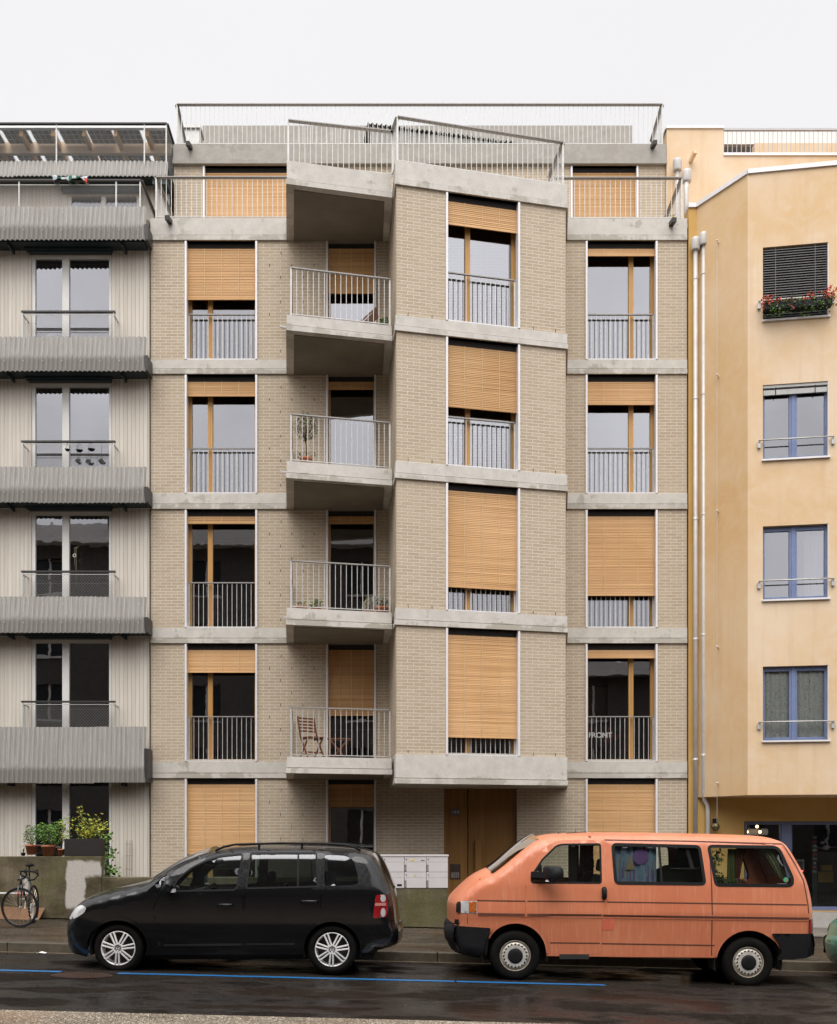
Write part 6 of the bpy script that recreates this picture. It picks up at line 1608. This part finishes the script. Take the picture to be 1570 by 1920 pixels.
for sd in (-1, 1):
    h_ = T1.panel('headlight', mlamp, hl, off=.004, sides=(sd,), lip=.02, sp=.03)
    t_ = T1.panel('tail_light', mred, tl, off=.006, sides=(sd,), lip=.02, sp=.03)
    for cy_, rx, ry in ((1685, 5, 7), (1711.5, 4.6, 8.5)):
        T1.panel('reflector', mlamp, c1([(718.5+rx*math.cos(a*math.pi/8), cy_+ry*math.sin(a*math.pi/8)) for a in range(16)]), off=.012, sides=(sd,), parent=t_, sp=.02)
    T1.panel('indicator', simple('pink_lamp', (.5, .2, .18), .15, coat=1), c1([(704, 1693.5), (724, 1693.5), (724, 1699), (703, 1699)]), off=.011, sides=(sd,), parent=t_, sp=.03)
    # mirror
    q1 = c1([(316, 1665)])[0]; P0 = T1.P(q1[0]+.06, q1[1]-.03, sd, 0); mb = MB(); mb.ball(P0+Vector((-.02, sd*.16, .06)), .12, 14, (.55, .95, .8)); mb.bar(P0, P0+Vector((-.02, sd*.12, .03)), .06, .05); m_ = build(mb, 'wing_mirror', PB1, T1.root)
    mb = MB(); mb.box(P0.x-.03, P0.x+.05, P0.y+sd*.14-.06, P0.y+sd*.14+.06, P0.z-.02, P0.z+.02); build(mb, 'indicator', MT['alu'], m_)
    # roof rail
    mb = MB(); pr = c1([(396, 1597.5), (412, 1590), (434, 1585.5), (520, 1583.2), (600, 1583.8), (640, 1586), (662, 1590.5), (674, 1597.5)])
    mb.tube([(x, T1.yc+sd*.62, z+.012) for x, z in pr], .015, 8); 
    for px in (480, 562): x_, z_ = c1([(px, 1588)])[0]; mb.bar((x_, T1.yc+sd*.62, z_-.04), (x_, T1.yc+sd*.62, z_+.035), .03, .02)
    build(mb, 'roof_rail', MT['black'], T1.root)
    mb = MB(); ringp = c1(archpts(fa1, ar1+3.5, R(0), R(178), 20)); T1.ribbon(mb, ringp, .035, .012, sd); T1.ribbon(mb, c1(archpts(ra1, ar1+3.5, R(4), R(178), 20)), .035, .012, sd); build(mb, 'arch_lip', PB1, T1.root)
    for px, pz in (fa1, ra1): x_, z_ = c1([(px, pz)])[0]; alloy_wheel(T1, x_, z_, .312, sd)
for px, pz in (fa1, ra1): x_, z_ = c1([(px, pz)])[0]; arch_liner(T1, x_, z_, ar1/S1+.01, 0)
mb = MB(); a, b = c1([(170, 1786)])[0], c1([(700, 1786)])[0]; mb.box(a[0], b[0], T1.yc-.55, T1.yc+.55, .20, .26); mb.box(c1([(282, 0)])[0][0], c1([(562, 0)])[0][0], T1.yc-.74, T1.yc+.74, .28, .34)
build(mb, 'floor_pan', MT['dark'], T1.root)
INT = MT['seat']
fx = lambda px: (px-CX)/S1
seatm(T1, fx(430), T1.yc-.37, .50, T1.root); seatm(T1, fx(430), T1.yc+.37, .50, T1.root); seatm(T1, fx(555), T1.yc, .52, T1.root, 1.2, head=False, name='rear_seat')
for y_ in (-.4, 0, .4): mb = MB(); mb.box(fx(602), fx(612), T1.yc+y_-.11, T1.yc+y_+.11, 1.16, 1.33); build(mb, 'headrest', INT, T1.root, bevel=.02)
steering(T1, fx(365), T1.yc-.37, 1.07, T1.root)
mb = MB(); mb.hexa([(fx(292), T1.yc-.75, .7), (fx(352), T1.yc-.78, .7), (fx(352), T1.yc+.78, .7), (fx(292), T1.yc+.75, .7), (fx(300), T1.yc-.72, 1.03), (fx(348), T1.yc-.75, 1.10), (fx(348), T1.yc+.75, 1.10), (fx(300), T1.yc+.72, 1.03)]); build(mb, 'dashboard', MT['seat'], T1.root, bevel=.02)
mb = MB(); mb.box(fx(745)-.02, fx(745)+.045, T1.yc-.02, T1.yc+.02, 1.12, 1.15); mb.bar((fx(733), T1.yc, 1.13), (fx(722), T1.yc-.3, 1.18), .02); build(mb, 'rear_wiper', MT['black'], T1.root)
mb = MB(); mb.hexa([(fx(740), T1.yc-.26, .74), (fx(742), T1.yc-.26, .73), (fx(742), T1.yc+.26, .73), (fx(740), T1.yc+.26, .74), (fx(738), T1.yc-.26, .86), (fx(740), T1.yc-.26, .86), (fx(740), T1.yc+.26, .86), (fx(738), T1.yc+.26, .86)])
build(mb, 'number_plate', MT['white'], T1.root)
mb = MB(); mb.lathe([(.05, fx(127)-.01), (.04, fx(127)-.02)], (0, T1.yc-.62, c1([(0, 1761)])[0][1]), 'X', 12); build(mb, 'fog_lamp', mlamp, T1.root)

# ---------------------------------------------------------------- orange van
S2 = 148.9; YN2 = FPX/S2+CAMY; 
def c2(pts): return [((x-CX)/S2+.085*min(1.2, max(0, 930-x)/95)+.10*min(1.1, max(0, x-1440)/80), EYE-(y-HY)/S2) for x, y in pts]
up2r = [(902, 1795), (880, 1792), (853.5, 1786), (845, 1776), (839.5, 1763), (837, 1750), (838, 1741), (843, 1735), (844, 1716), (844.5, 1701), (848.5, 1692.5), (859, 1682.5), (876, 1668.5), (894, 1656), (912, 1647.5), (927, 1641.5), (944, 1629.5), (962, 1615), (982, 1598.5), (1003, 1583), (1016, 1576.5), (1032, 1572.2), (1055, 1569.3), (1090, 1567.8), (1136, 1567), (1210, 1567.3), (1297, 1568.6), (1360, 1569.9), (1420, 1571.8), (1446, 1573.2), (1462, 1575.5), (1473, 1581), (1481, 1592), (1491.5, 1614.5), (1503.5, 1643), (1511.5, 1672), (1515.5, 1698), (1516.8, 1724), (1517.3, 1750), (1517, 1775), (1512, 1790)]
up2 = catmull(c2(up2r), 3)
fa2, ra2 = (967, 1793), (1405.7, 1805.5)
low2 = c2([(1495, 1797), (1460, 1799)]+archpts(ra2, 61, R(12), R(168), 18)+[(1346, 1797.5), (1170, 1796), (1128, 1795), (1026, 1794)]+archpts((967, 1790), 59, R(4), R(176), 18)+[(907, 1796)])
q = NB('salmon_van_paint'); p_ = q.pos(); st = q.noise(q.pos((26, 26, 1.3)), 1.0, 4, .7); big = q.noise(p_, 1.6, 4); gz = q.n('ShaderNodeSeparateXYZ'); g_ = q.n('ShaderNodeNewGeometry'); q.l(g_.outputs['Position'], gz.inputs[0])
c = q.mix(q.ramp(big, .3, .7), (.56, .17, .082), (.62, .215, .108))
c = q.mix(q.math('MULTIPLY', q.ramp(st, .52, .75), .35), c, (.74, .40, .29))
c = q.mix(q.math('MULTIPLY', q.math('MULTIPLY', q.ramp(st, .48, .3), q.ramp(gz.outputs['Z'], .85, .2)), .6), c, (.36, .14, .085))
c = q.mix(q.math('MULTIPLY', q.ramp(q.noise(p_, 42, 3), .70, .76), .5), c, (.25, .09, .05))
q.set(col=c, rough=q.math('ADD', .30, q.math('MULTIPLY', st, .2)), coat=.25, spec=.4); PV = q.mat
V2 = Car('parked_van', 'faded orange window van with black bumpers and steel wheels, with cloth curtains', up2, low2, .92, YN2+.92, S2, 1.18, .16, .075, (.85, .20, .25, .05), .045, .03, ridge=(.79, .055, .075))
V2.root['category'] = 'van'
w1 = rnd_poly(c2([(997.5, 1655), (997.5, 1643.5), (1019, 1612), (1046, 1586.5), (1056, 1583.7), (1128.7, 1583), (1128, 1656)]), .03)
w2 = rnd_poly(c2([(1152.5, 1583.5), (1316, 1587.5), (1323, 1657.8), (1155.5, 1656)]), .05)
w3 = rnd_poly(c2([(1333.5, 1586.8), (1456, 1588.6), (1463, 1594), (1481, 1648), (1479, 1661), (1344, 1659.8)]), .05)
dV = rnd_poly(c2([(987, 1632), (1008, 1605), (1032, 1585), (1045, 1578.3), (1060, 1576.3), (1136.8, 1576.2), (1138.5, 1688), (1130, 1716), (1129, 1790), (1034, 1790), (1028, 1765), (1013, 1738), (1000, 1726), (986.5, 1720)]), .02, 3)
hl2 = c2([(856, 1691), (890.4, 1690), (890, 1714), (855.5, 1713.5)])
gr2 = c2([(845.5, 1697), (849, 1692.5), (855, 1692), (854.6, 1713), (845, 1712)])
tl2 = c2([(1507, 1725), (1516.2, 1725), (1516.6, 1750), (1507, 1750)])
V2.panel('body', PV, V2.outer, [dV, w2, w3], sides=(-1, 1), lip=.02)
vg = m_glass('van_glass', .09, (.80, .84, .80), .05)
for sd in (-1, 1):
    d_ = V2.panel('door', PV, inset(dV, -.006), [w1], sides=(sd,), lip=.02)
    V2.panel('window', vg, inset(w1, .006), off=-.012, sides=(sd,), parent=d_); mb = MB(); V2.ribbon(mb, w1+[w1[0]], .024, .002, sd); build(mb, 'window_seal', MT['black'], d_)
    mb = MB(); a, b = c2([(1133.5, 1667), (1133.5, 1683)]); mb.tube([V2.P(a[0], a[1], sd, .005), V2.P(a[0], a[1]-.01, sd, .025), V2.P(b[0], b[1]+.01, sd, .025), V2.P(b[0], b[1], sd, .005)], .032, 10); build(mb, 'handle', MT['black'], d_)
    mb = MB(); 
    for a, b in (((989, 1690), (1127+8, 1691)), ((989, 1715), (1128, 1716.3)), ((1032, 1768.5), (1126, 1769.5))): V2.ribbon(mb, c2([a, b]), .016 if a[1] != 1715 else .022, .002 if a[1] != 1715 else .012, sd)
    build(mb, 'groove', simple('groove_shade', (.10, .035, .02), .8), d_)
    for w_ in (w2, w3):
        g_ = V2.panel('side_window', vg, inset(w_, .004), off=-.010, sides=(sd,)); mb = MB(); V2.ribbon(mb, w_+[w_[0]], .040, .004, sd)
        if w_ is w2: V2.ribbon(mb, c2([(1240, 1586), (1242, 1657)]), .03, .003, sd)
        build(mb, 'window_seal', MT['black'], g_)
    mb = MB()
    for a, b in (((890.5, 1689.2), (985, 1690)), ((892, 1714), (985, 1715)), ((1139, 1691.6), (1503, 1697)), ((1131, 1717), (1506, 1722.6)), ((1130, 1770), (1342, 1773.7))): V2.ribbon(mb, c2([a, b]), .016 if a[1] not in (1714, 1717) else .022, .002 if a[1] not in (1714, 1717) else .012, sd)
    for pl in ([(1335, 1590), (1336, 1700), (1336.5, 1796)], [(1469.5, 1583), (1485, 1617), (1498.5, 1652), (1505, 1698), (1506, 1724)], [(1137, 1575), (1300, 1577.2), (1469, 1582.5)]): V2.ribbon(mb, c2(pl), .014, .002, sd)
    for pl in ([(869.5, 1735), (869.5, 1716)],): V2.ribbon(mb, c2(pl), .008, .002, sd)
    build(mb, 'panel_gap', simple('gap_shade', (.09, .03, .018), .8), V2.root)
    mb = MB(); V2.ribbon(mb, c2(archpts((967, 1790), 60.5, R(2), R(150), 20)), .03, .014, sd); V2.ribbon(mb, c2(archpts(ra2, 62.5, R(52), R(170), 20)), .03, .014, sd); V2.ribbon(mb, c2([(1027, 1791.5), (1180, 1793.5), (1344, 1794.5)]), .02, .012, sd); V2.ribbon(mb, c2([(892, 1718), (985, 1719), (1130, 1720.5), (1340, 1724), (1506, 1726.5)]), .016, .006, sd); build(mb, 'arch_lip', PV, V2.root)
    h_ = V2.panel('headlight', mlamp, hl2, off=.006, sides=(sd,), lip=.02, sp=.03)
    V2.panel('indicator', simple('amber_lamp', (.45, .11, .02), .15, coat=1, var=.35, nscale=40), c2([(872.5, 1692), (889, 1691.5), (888.7, 1712.5), (872.3, 1712)]), off=.012, sides=(sd,), parent=h_, sp=.03)
    V2.panel('grille', MT['black'], gr2, off=.008, sides=(sd,), sp=.03); V2.panel('lower_grille', MT['black'], c2([(842.5, 1726), (851, 1726), (851.5, 1736.5), (841, 1736)]), off=.008, sides=(sd,), sp=.03)
    V2.panel('tail_light', mred, tl2, off=.012, sides=(sd,), lip=.03, sp=.03)
    V2.panel('fuel_flap', simple('red_patch_paint', (.66, .15, .09), .4), rnd_poly(c2([(1130.5, 1718), (1151, 1718.5), (1151, 1741), (1147, 1744.5), (1130, 1744)]), .015), off=.003, sides=(sd,), sp=.04)
    # bumpers
    V2.panel('bumper', MT['bump'] if 'bump' in MT else MT.setdefault('bump', simple('worn_black_plastic', (.008, .008, .009), .6, spec=.25, var=.3, nscale=5)), rnd_poly(c2([(838, 1737), (850, 1738.5), (919, 1741), (915, 1760), (911, 1793), (902, 1796), (853.5, 1787), (841, 1768), (836.5, 1752)]), .02), off=.03, sides=(sd,), lip=.05)
    V2.panel('bumper', MT['bump'], rnd_poly(c2([(1447, 1751), (1517, 1751.5), (1519, 1770), (1517, 1792), (1500, 1798), (1456, 1801), (1463, 1785), (1458, 1768)]), .02), off=.03, sides=(sd,), lip=.05)
    # mirror
    mm = rnd_poly(c2([(1013, 1640), (1014, 1625), (1020, 1622.8), (1040, 1624), (1046, 1628), (1047, 1645), (1043, 1650), (1016, 1650)]), .03, 4); mb = MB(); yb = V2.yc+sd*(.92+.08); n = len(mm)
    lay = [(.80, 0), (1.0, .03), (1.0, .14), (.78, .19)]; cxm = sum(p[0] for p in mm)/n; czm = sum(p[1] for p in mm)/n
    vs = [(cxm+(x-cxm)*s_+.02*k_, yb+sd*o_, czm+(z-czm)*s_) for k_, (s_, o_) in enumerate(lay) for x, z in mm]
    mb.add(vs, [(k*n+i, k*n+(i+1) % n, (k+1)*n+(i+1) % n, (k+1)*n+i) for k in range(3) for i in range(n)]+[tuple(range(n)), tuple(range(3*n, 4*n))], True)
    a = c2([(999, 1640), (1016, 1641)]); mb.bar((a[0][0], V2.yc+sd*.88, a[0][1]), (a[1][0]+.08, yb+sd*.05, a[1][1]), .06, .075); build(mb, 'wing_mirror', MT['bump'], V2.root)
    for px, pz in (fa2, ra2): x_, z_ = c2([(px, pz)])[0]; steel_wheel(V2, x_, z_, .318, sd)
up = V2.up
j_h = near(up, 926, 1642, c2); j_w = near(up, 1017, 1576, c2); j_r0 = near(up, 1477, 1586, c2); j_r1 = near(up, 1505, 1648, c2)
j_b = near(up, 843.5, 1735, c2); j_t = near(up, 1517.3, 1750, c2)
V2.cap('bonnet', PV, j_b, j_h, crown=.09); V2.cap('front_apron', MT['bump'], 0, j_b, crown=.09); V2.cap('roof', PV, j_w, j_r0, crown=.05); V2.cap('tailgate', PV, j_r1, j_t, crown=.05); V2.cap('rear_apron', MT['bump'], j_t, len(up)-1, crown=.05)
V2.cap('windscreen', m_glass('van_windscreen', .07, (.35, .42, .38), .05), j_h, j_w, -.92, .92, crown=.10); V2.cap('rear_window', vg, j_r0, j_r1, -.85, .85, crown=.05)
for a, b in ((-1, -.92), (.92, 1)): V2.cap('windscreen_pillar', PV, j_h, j_w, a, b, n=3, crown=.10)
for a, b in ((-1, -.85), (.85, 1)): V2.cap('tailgate_pillar', PV, j_r0, j_r1, a, b, n=3, crown=.05)
# wrap-around bumper bars
def bumper_bar(car, xe, sgn, z0, z1, name='bumper_bar'):
    mb = MB(); n = 18; vs = []
    for i in range(n+1):
        f = -1+2*i/n; y = car.yc+f*(car.hw+.03-.16*0); x = xe+sgn*(.10*(1-abs(f)**3))-(sgn*.0)
        for dx, z in ((0, z0+.03), (sgn*.03, z0+.05), (sgn*.045, (z0+z1)/2), (sgn*.03, z1-.02), (0, z1)): vs.append((x+dx-sgn*.10*(1 if abs(f) > .98 else 0)*0, car.yc+f*(car.hw-(.16 if sgn < 0 else .02)), z))
    m = 5; mb.add(vs, [(k*m+j, k*m+j+1, (k+1)*m+j+1, (k+1)*m+j) for k in range(n) for j in range(m-1)], True); build(mb, name, MT['bump'], car.root)
bumper_bar(V2, c2([(846, 0)])[0][0], -1, c2([(0, 1778)])[0][1], c2([(0, 1738)])[0][1]); bumper_bar(V2, c2([(1510, 0)])[0][0], 1, c2([(0, 1797)])[0][1], c2([(0, 1752)])[0][1])
for (px, pz), r_ in ((((967, 1790)), 60), (ra2, 62)): x_, z_ = c2([(px, pz)])[0]; arch_liner(V2, x_, z_, r_/S2+.01, 0)
mb = MB(); a = lambda px, py=0: c2([(px, py)])[0]
mb.hexa([(a(915)[0], V2.yc-.55, a(0, 1800)[1]), (a(1500)[0], V2.yc-.55, a(0, 1806)[1]), (a(1500)[0], V2.yc+.55, a(0, 1806)[1]), (a(915)[0], V2.yc+.55, a(0, 1800)[1]), (a(915)[0], V2.yc-.55, a(0, 1786)[1]), (a(1500)[0], V2.yc-.55, a(0, 1790)[1]), (a(1500)[0], V2.yc+.55, a(0, 1790)[1]), (a(915)[0], V2.yc+.55, a(0, 1786)[1])])
mb.box(a(1030)[0], a(1342)[0], V2.yc-.80, V2.yc+.80, a(0, 1791)[1], a(0, 1786)[1]); mb.box(a(1280)[0], a(1335)[0], V2.yc+.2, V2.yc+.8, a(0, 1815)[1], a(0, 1790)[1]); mb.box(a(1050)[0], a(1105)[0], V2.yc-.9, V2.yc-.5, a(0, 1799)[1], a(0, 1790)[1]); mb.box(a(1460)[0], a(1475)[0], V2.yc-.6, V2.yc-.5, a(0, 1811)[1], a(0, 1796)[1])
build(mb, 'underbody', MT['dark'], V2.root)
seatm(V2, a(1085)[0], V2.yc-.42, .75, V2.root, back=.55); seatm(V2, a(1085)[0], V2.yc+.42, .75, V2.root, back=.55)
steering(V2, a(1035)[0], V2.yc-.42, 1.17, V2.root)
mb = MB(); mb.hexa([(a(930)[0], V2.yc-.78, .8), (a(1005)[0], V2.yc-.85, .8), (a(1005)[0], V2.yc+.85, .8), (a(930)[0], V2.yc+.78, .8), (a(935)[0], V2.yc-.78, 1.22), (a(1000)[0], V2.yc-.85, 1.2), (a(1000)[0], V2.yc+.85, 1.2), (a(935)[0], V2.yc+.78, 1.22)]); build(mb, 'dashboard', MT['seat'], V2.root, bevel=.03)
mb = MB(); x_ = a(1100)[0]; mb.box(x_, x_+.03, V2.yc-.1, V2.yc+.70, 1.1, 1.68); build(mb, 'partition', simple('van_lining', (.05, .04, .035), .9), V2.root)
# cloths behind the middle window (blue with violet discs) and the rear curtains
q = NB('blue_patterned_cloth'); vo = q.n('ShaderNodeTexVoronoi'); q.l(q.coord('UV', (1, 1, 1)), vo.inputs['Vector']); vo.inputs['Scale'].default_value = 2.6; vo.inputs['Randomness'].default_value = .6
fold = q.noise(q.coord('UV', (14, 1.2, 1)), 1, 3)
c = q.mix(q.ramp(fold, .3, .7), (.25, .42, .62), (.45, .62, .78)); c = q.mix(q.ramp(vo.outputs['Distance'], .40, .37), c, (.34, .22, .55)); c = q.mix(q.ramp(q.noise(q.coord('UV'), 3.2, 2), .60, .64), c, (.55, .45, .30)); q.set(col=c, rough=.9)
FV = Fr((a(1150)[0], V2.yc-.73), (a(1480)[0], V2.yc-.73)); uv_ = lambda px: a(px)[0]-a(1150)[0]
zt_, zb_ = a(0, 1584)[1], a(0, 1659)[1]
curtain(V2.root, FV, uv_(1152), uv_(1238), zb_, zt_, .0, q.mat, waves=5, amp=.015)
# violet disc printed on the cloth
mb = MB(); cc = a(1207, 1607); n = 24
mb.add([(cc[0]+.098*math.cos(2*math.pi*i/n), V2.yc-.756, cc[1]+.10*math.sin(2*math.pi*i/n)) for i in range(n)], [tuple(range(n))]); mb.mi = 1
cc = a(1188, 1621); mb.add([(cc[0]-.07, V2.yc-.753, cc[1]-.07), (cc[0]+.06, V2.yc-.753, cc[1]-.07), (cc[0]+.02, V2.yc-.753, cc[1]+.02), (cc[0]-.0, V2.yc-.753, cc[1]+.14)], [(0, 1, 2, 3)])
build(mb, 'cloth_pattern', [simple('violet_print', (.36, .20, .55), .9), simple('sand_print', (.55, .43, .28), .9)], V2.root)
gc = simple('green_curtain', (.16, .20, .07), .9, var=.4, nscale=12, stretch=(3, 3, .3)); gl_ = simple('pale_green_curtain', (.42, .46, .30), .9, var=.3, nscale=14, stretch=(3, 3, .4)); bc = simple('brown_curtain', (.16, .055, .03), .9, var=.4, nscale=12, stretch=(3, 3, .3))
def drape(name, pts_top, pts_bot, d, mat, n=26, amp=.02):
    mb = MB(); (x0, z0), (x1, z1) = pts_top; (x2, z2), (x3, z3) = pts_bot; k = 8; vs = []
    for i in range(n+1):
        f = i/n
        for j in range(k+1):
            g = j/k; gg = g**.6
            X = (x0+(x1-x0)*f)*(1-gg)+(x2+(x3-x2)*f)*gg; Z = (z0+(z1-z0)*f)*(1-g)+(z2+(z3-z2)*f)*g
            vs.append((X, V2.yc-.745+d+amp*math.sin(f*22), Z))
    mb.add(vs, [(i*(k+1)+j, i*(k+1)+j+1, (i+1)*(k+1)+j+1, (i+1)*(k+1)+j) for i in range(n) for j in range(k)], True); build(mb, name, mat, V2.root)
drape('curtain', (a(1425, 1590), a(1462, 1592)), (a(1464, 1645), a(1482, 1662)), .02, gl_)
drape('curtain', (a(1374, 1592), a(1386, 1592)), (a(1372, 1662), a(1388, 1662)), .03, gc, 12)
drape('curtain', (a(1386, 1592), a(1412, 1592)), (a(1388, 1650), a(1398, 1650)), .06, bc, 14)
mb = MB(); rnd = random.Random(9); 
for (px, py, rx, ry, n_) in ((1345, 1622, 7, 22, 60), (1352, 1650, 14, 9, 60), (1376, 1655, 22, 5, 40), (1358, 1606, 6, 10, 22)):
    for _ in range(n_): p = a(px+rnd.gauss(0, rx*.6), py+rnd.gauss(0, ry*.5)); leaf(mb, Vector((p[0], V2.yc-.7+rnd.uniform(-.06, .06), p[1])), rnd.uniform(.04, .08), rnd, 0, .7)
build(mb, 'curtain_garland', simple('sage_leaves', (.14, .22, .09), .8, var=.4), V2.root)
mb = MB(); c_ = a(1407, 1653); mb.ball((c_[0], V2.yc-.7, c_[1]), .035, 10); mb.ball((c_[0]-.07, V2.yc-.68, c_[1]+.01), .05, 10, (1.3, .6, .5)); build(mb, 'toy', simple('pink_toy', (.5, .22, .18), .7), V2.root)
mb = MB(); c_ = a(1470, 1650); mb.lathe([(.032, -.001), (.032, .001)], (c_[0], V2.P(c_[0], c_[1], -1, .002).y, c_[1]), 'Y', 18); mb.mi = 1; mb.lathe([(.012, -.003), (.012, -.001)], (c_[0]+.006, V2.P(c_[0], c_[1], -1, .002).y, c_[1]-.006), 'Y', 12); build(mb, 'sticker', [simple('green_sticker', (.06, .38, .20), .5), simple('red_sticker', (.5, .12, .10), .5)], V2.root)
mb = MB(); c_ = a(1290, 1640); mb.ball((c_[0], V2.yc-.2, c_[1]-.12), .30, 14, (1.1, .5, .8)); build(mb, 'rear_seat', simple('green_seat_cover', (.05, .09, .04), .9), V2.root)
mb = MB(); x_ = a(1235)[0]; mb.box(x_, x_+.16, V2.yc+.1, V2.yc+.6, 1.0, 1.45); mb.box(a(1330)[0], a(1338)[0], V2.yc-.70, V2.yc+.70, 1.1, 1.66); build(mb, 'interior_trim', simple('van_trim', (.03, .026, .024), .9), V2.root)
mb = MB(); p0 = a(1092, 1566); mb.bar((a(1075)[0], V2.yc-.3, p0[1]+.03), (a(1115)[0], V2.yc-.3, p0[1]+.045), .008); mb.ball((a(1062)[0], V2.yc-.2, p0[1]+.03), .015, 8); mb.bar((a(1062)[0], V2.yc-.2, p0[1]+.03), (a(1085)[0], V2.yc-.2, p0[1]+.015), .007); mb.bar((a(1094)[0], V2.yc-.2, p0[1]), (a(1096)[0], V2.yc-.2, p0[1]+.08), .006); build(mb, 'aerial', MT['darkrail'], V2.root)
mb = MB(); p0, p1 = a(921, 1643), a(938, 1633); mb.tube([(p0[0], V2.yc-.62, p0[1]+.01), (p0[0]+.05, V2.yc-.55, p0[1]+.05), (p1[0], V2.yc-.1, p1[1]+.02)], .012, 6); mb.ball((p0[0]+.03, V2.yc-.64, p0[1]+.02), .03, 8); build(mb, 'wiper', MT['black'], V2.root)
mb = MB(); p0 = a(906, 1651); mb.ball((p0[0], V2.yc-.66, p0[1]), .05, 10, (1.2, .6, .35)); build(mb, 'air_intake', MT['black'], V2.root)

# ---------------------------------------------------------------- green car cut off by the right edge
def c3(pts): return [(x/100.0+xp(1548, YN2+.1)+.50, z/100.0-.19) for x, z in pts]
up3 = catmull(c3([(14, 24), (4, 30), (0, 42), (0, 55), (4, 60), (8, 70), (13, 78), (30, 86), (70, 94), (105, 99), (140, 122), (170, 138), (205, 143), (260, 142), (310, 136), (350, 118), (380, 92), (388, 75), (392, 55), (390, 35), (380, 26)]), 3)
f3, r3 = c3([(72, 30)])[0], c3([(318, 30)])[0]
def ap3(c, r): return [(c[0]+r*math.cos(R(-8)+(R(196))*i/16), c[1]+r*math.sin(R(-8)+(R(196))*i/16)) for i in range(17)]
G3_ = simple('green_car_paint', (.03, .22, .16), .3, coat=.8, var=.1)
T3 = Car('parked_car', 'turquoise green hatchback with grey bumper at the right edge behind the van', up3, ap3(r3, .35)+ap3(f3, .35), .82, YN2+.1+.82, S2, .95, .28, .10, (.6, .22, .5, .12), .05)
g1 = rnd_poly(c3([(118, 100), (150, 121), (172, 133), (205, 137), (207, 100)]), .03); g2 = rnd_poly(c3([(213, 100), (211, 137), (258, 136), (305, 130), (330, 108), (322, 100)]), .03)
dd = rnd_poly(c3([(110, 96), (145, 121), (170, 134), (210, 139), (211, 25), (118, 25)]), .02, 3)
T3.panel('body', G3_, T3.outer, [dd, g2], sides=(-1, 1), lip=.02)
for sd in (-1, 1):
    d_ = T3.panel('door', G3_, inset(dd, -.006), [g1], sides=(sd,), lip=.02); T3.panel('window', MT['carglass'], inset(g1, .004), off=-.01, sides=(sd,), parent=d_); T3.panel('side_window', MT['carglass'], inset(g2, .004), off=-.01, sides=(sd,))
    b_ = T3.panel('bumper', simple('grey_bumper', (.10, .09, .085), .6), rnd_poly(c3([(0, 36), (0, 55), (3, 60), (38, 61), (40, 50), (34, 36)]), .02), off=.03, sides=(sd,), lip=.05)
    T3.panel('fog_lamp', mlamp, rnd_poly(c3([(18, 46), (26, 46), (26, 54), (18, 54)]), .02), off=.038, sides=(sd,), sp=.04)
    T3.panel('headlight', mlamp, rnd_poly(c3([(9, 64), (24, 66), (26, 77), (13, 76)]), .03), off=.01, sides=(sd,), sp=.03, lip=.02)
    for c_ in (f3, r3): alloy_wheel(T3, c_[0], c_[1], .29, sd)
up = T3.up; k1 = min(range(len(up)), key=lambda i: abs(up[i][0]-c3([(105, 0)])[0][0])+(9 if up[i][1] < .5 else 0)); k2 = min(range(len(up)), key=lambda i: abs(up[i][0]-c3([(172, 0)])[0][0])); k3 = min(range(len(up)), key=lambda i: abs(up[i][0]-c3([(314, 0)])[0][0])); k4 = min(range(len(up)), key=lambda i: abs(up[i][0]-c3([(352, 0)])[0][0]))
T3.cap('hood', G3_, 0, k1, crown=.06); T3.cap('windscreen', MT['carglass'], k1, k2, crown=.08); T3.cap('roof', G3_, k2, k3); T3.cap('rear_window', MT['carglass'], k3, k4); T3.cap('tailgate', G3_, k4, len(up)-1)
for c_ in (f3, r3): arch_liner(T3, c_[0], c_[1], .36, 0)
mb = MB(); mb.box(c3([(30, 0)])[0][0], c3([(370, 0)])[0][0], T3.yc-.5, T3.yc+.5, -.02, .06); mb.box(c3([(112, 0)])[0][0], c3([(278, 0)])[0][0], T3.yc-.78, T3.yc+.78, .06, .10); build(mb, 'floor_pan', MT['dark'], T3.root)
seatm(T3, c3([(190, 0)])[0][0], T3.yc-.35, .30, T3.root); seatm(T3, c3([(190, 0)])[0][0], T3.yc+.35, .30, T3.root)

sc.render.film_transparent = False
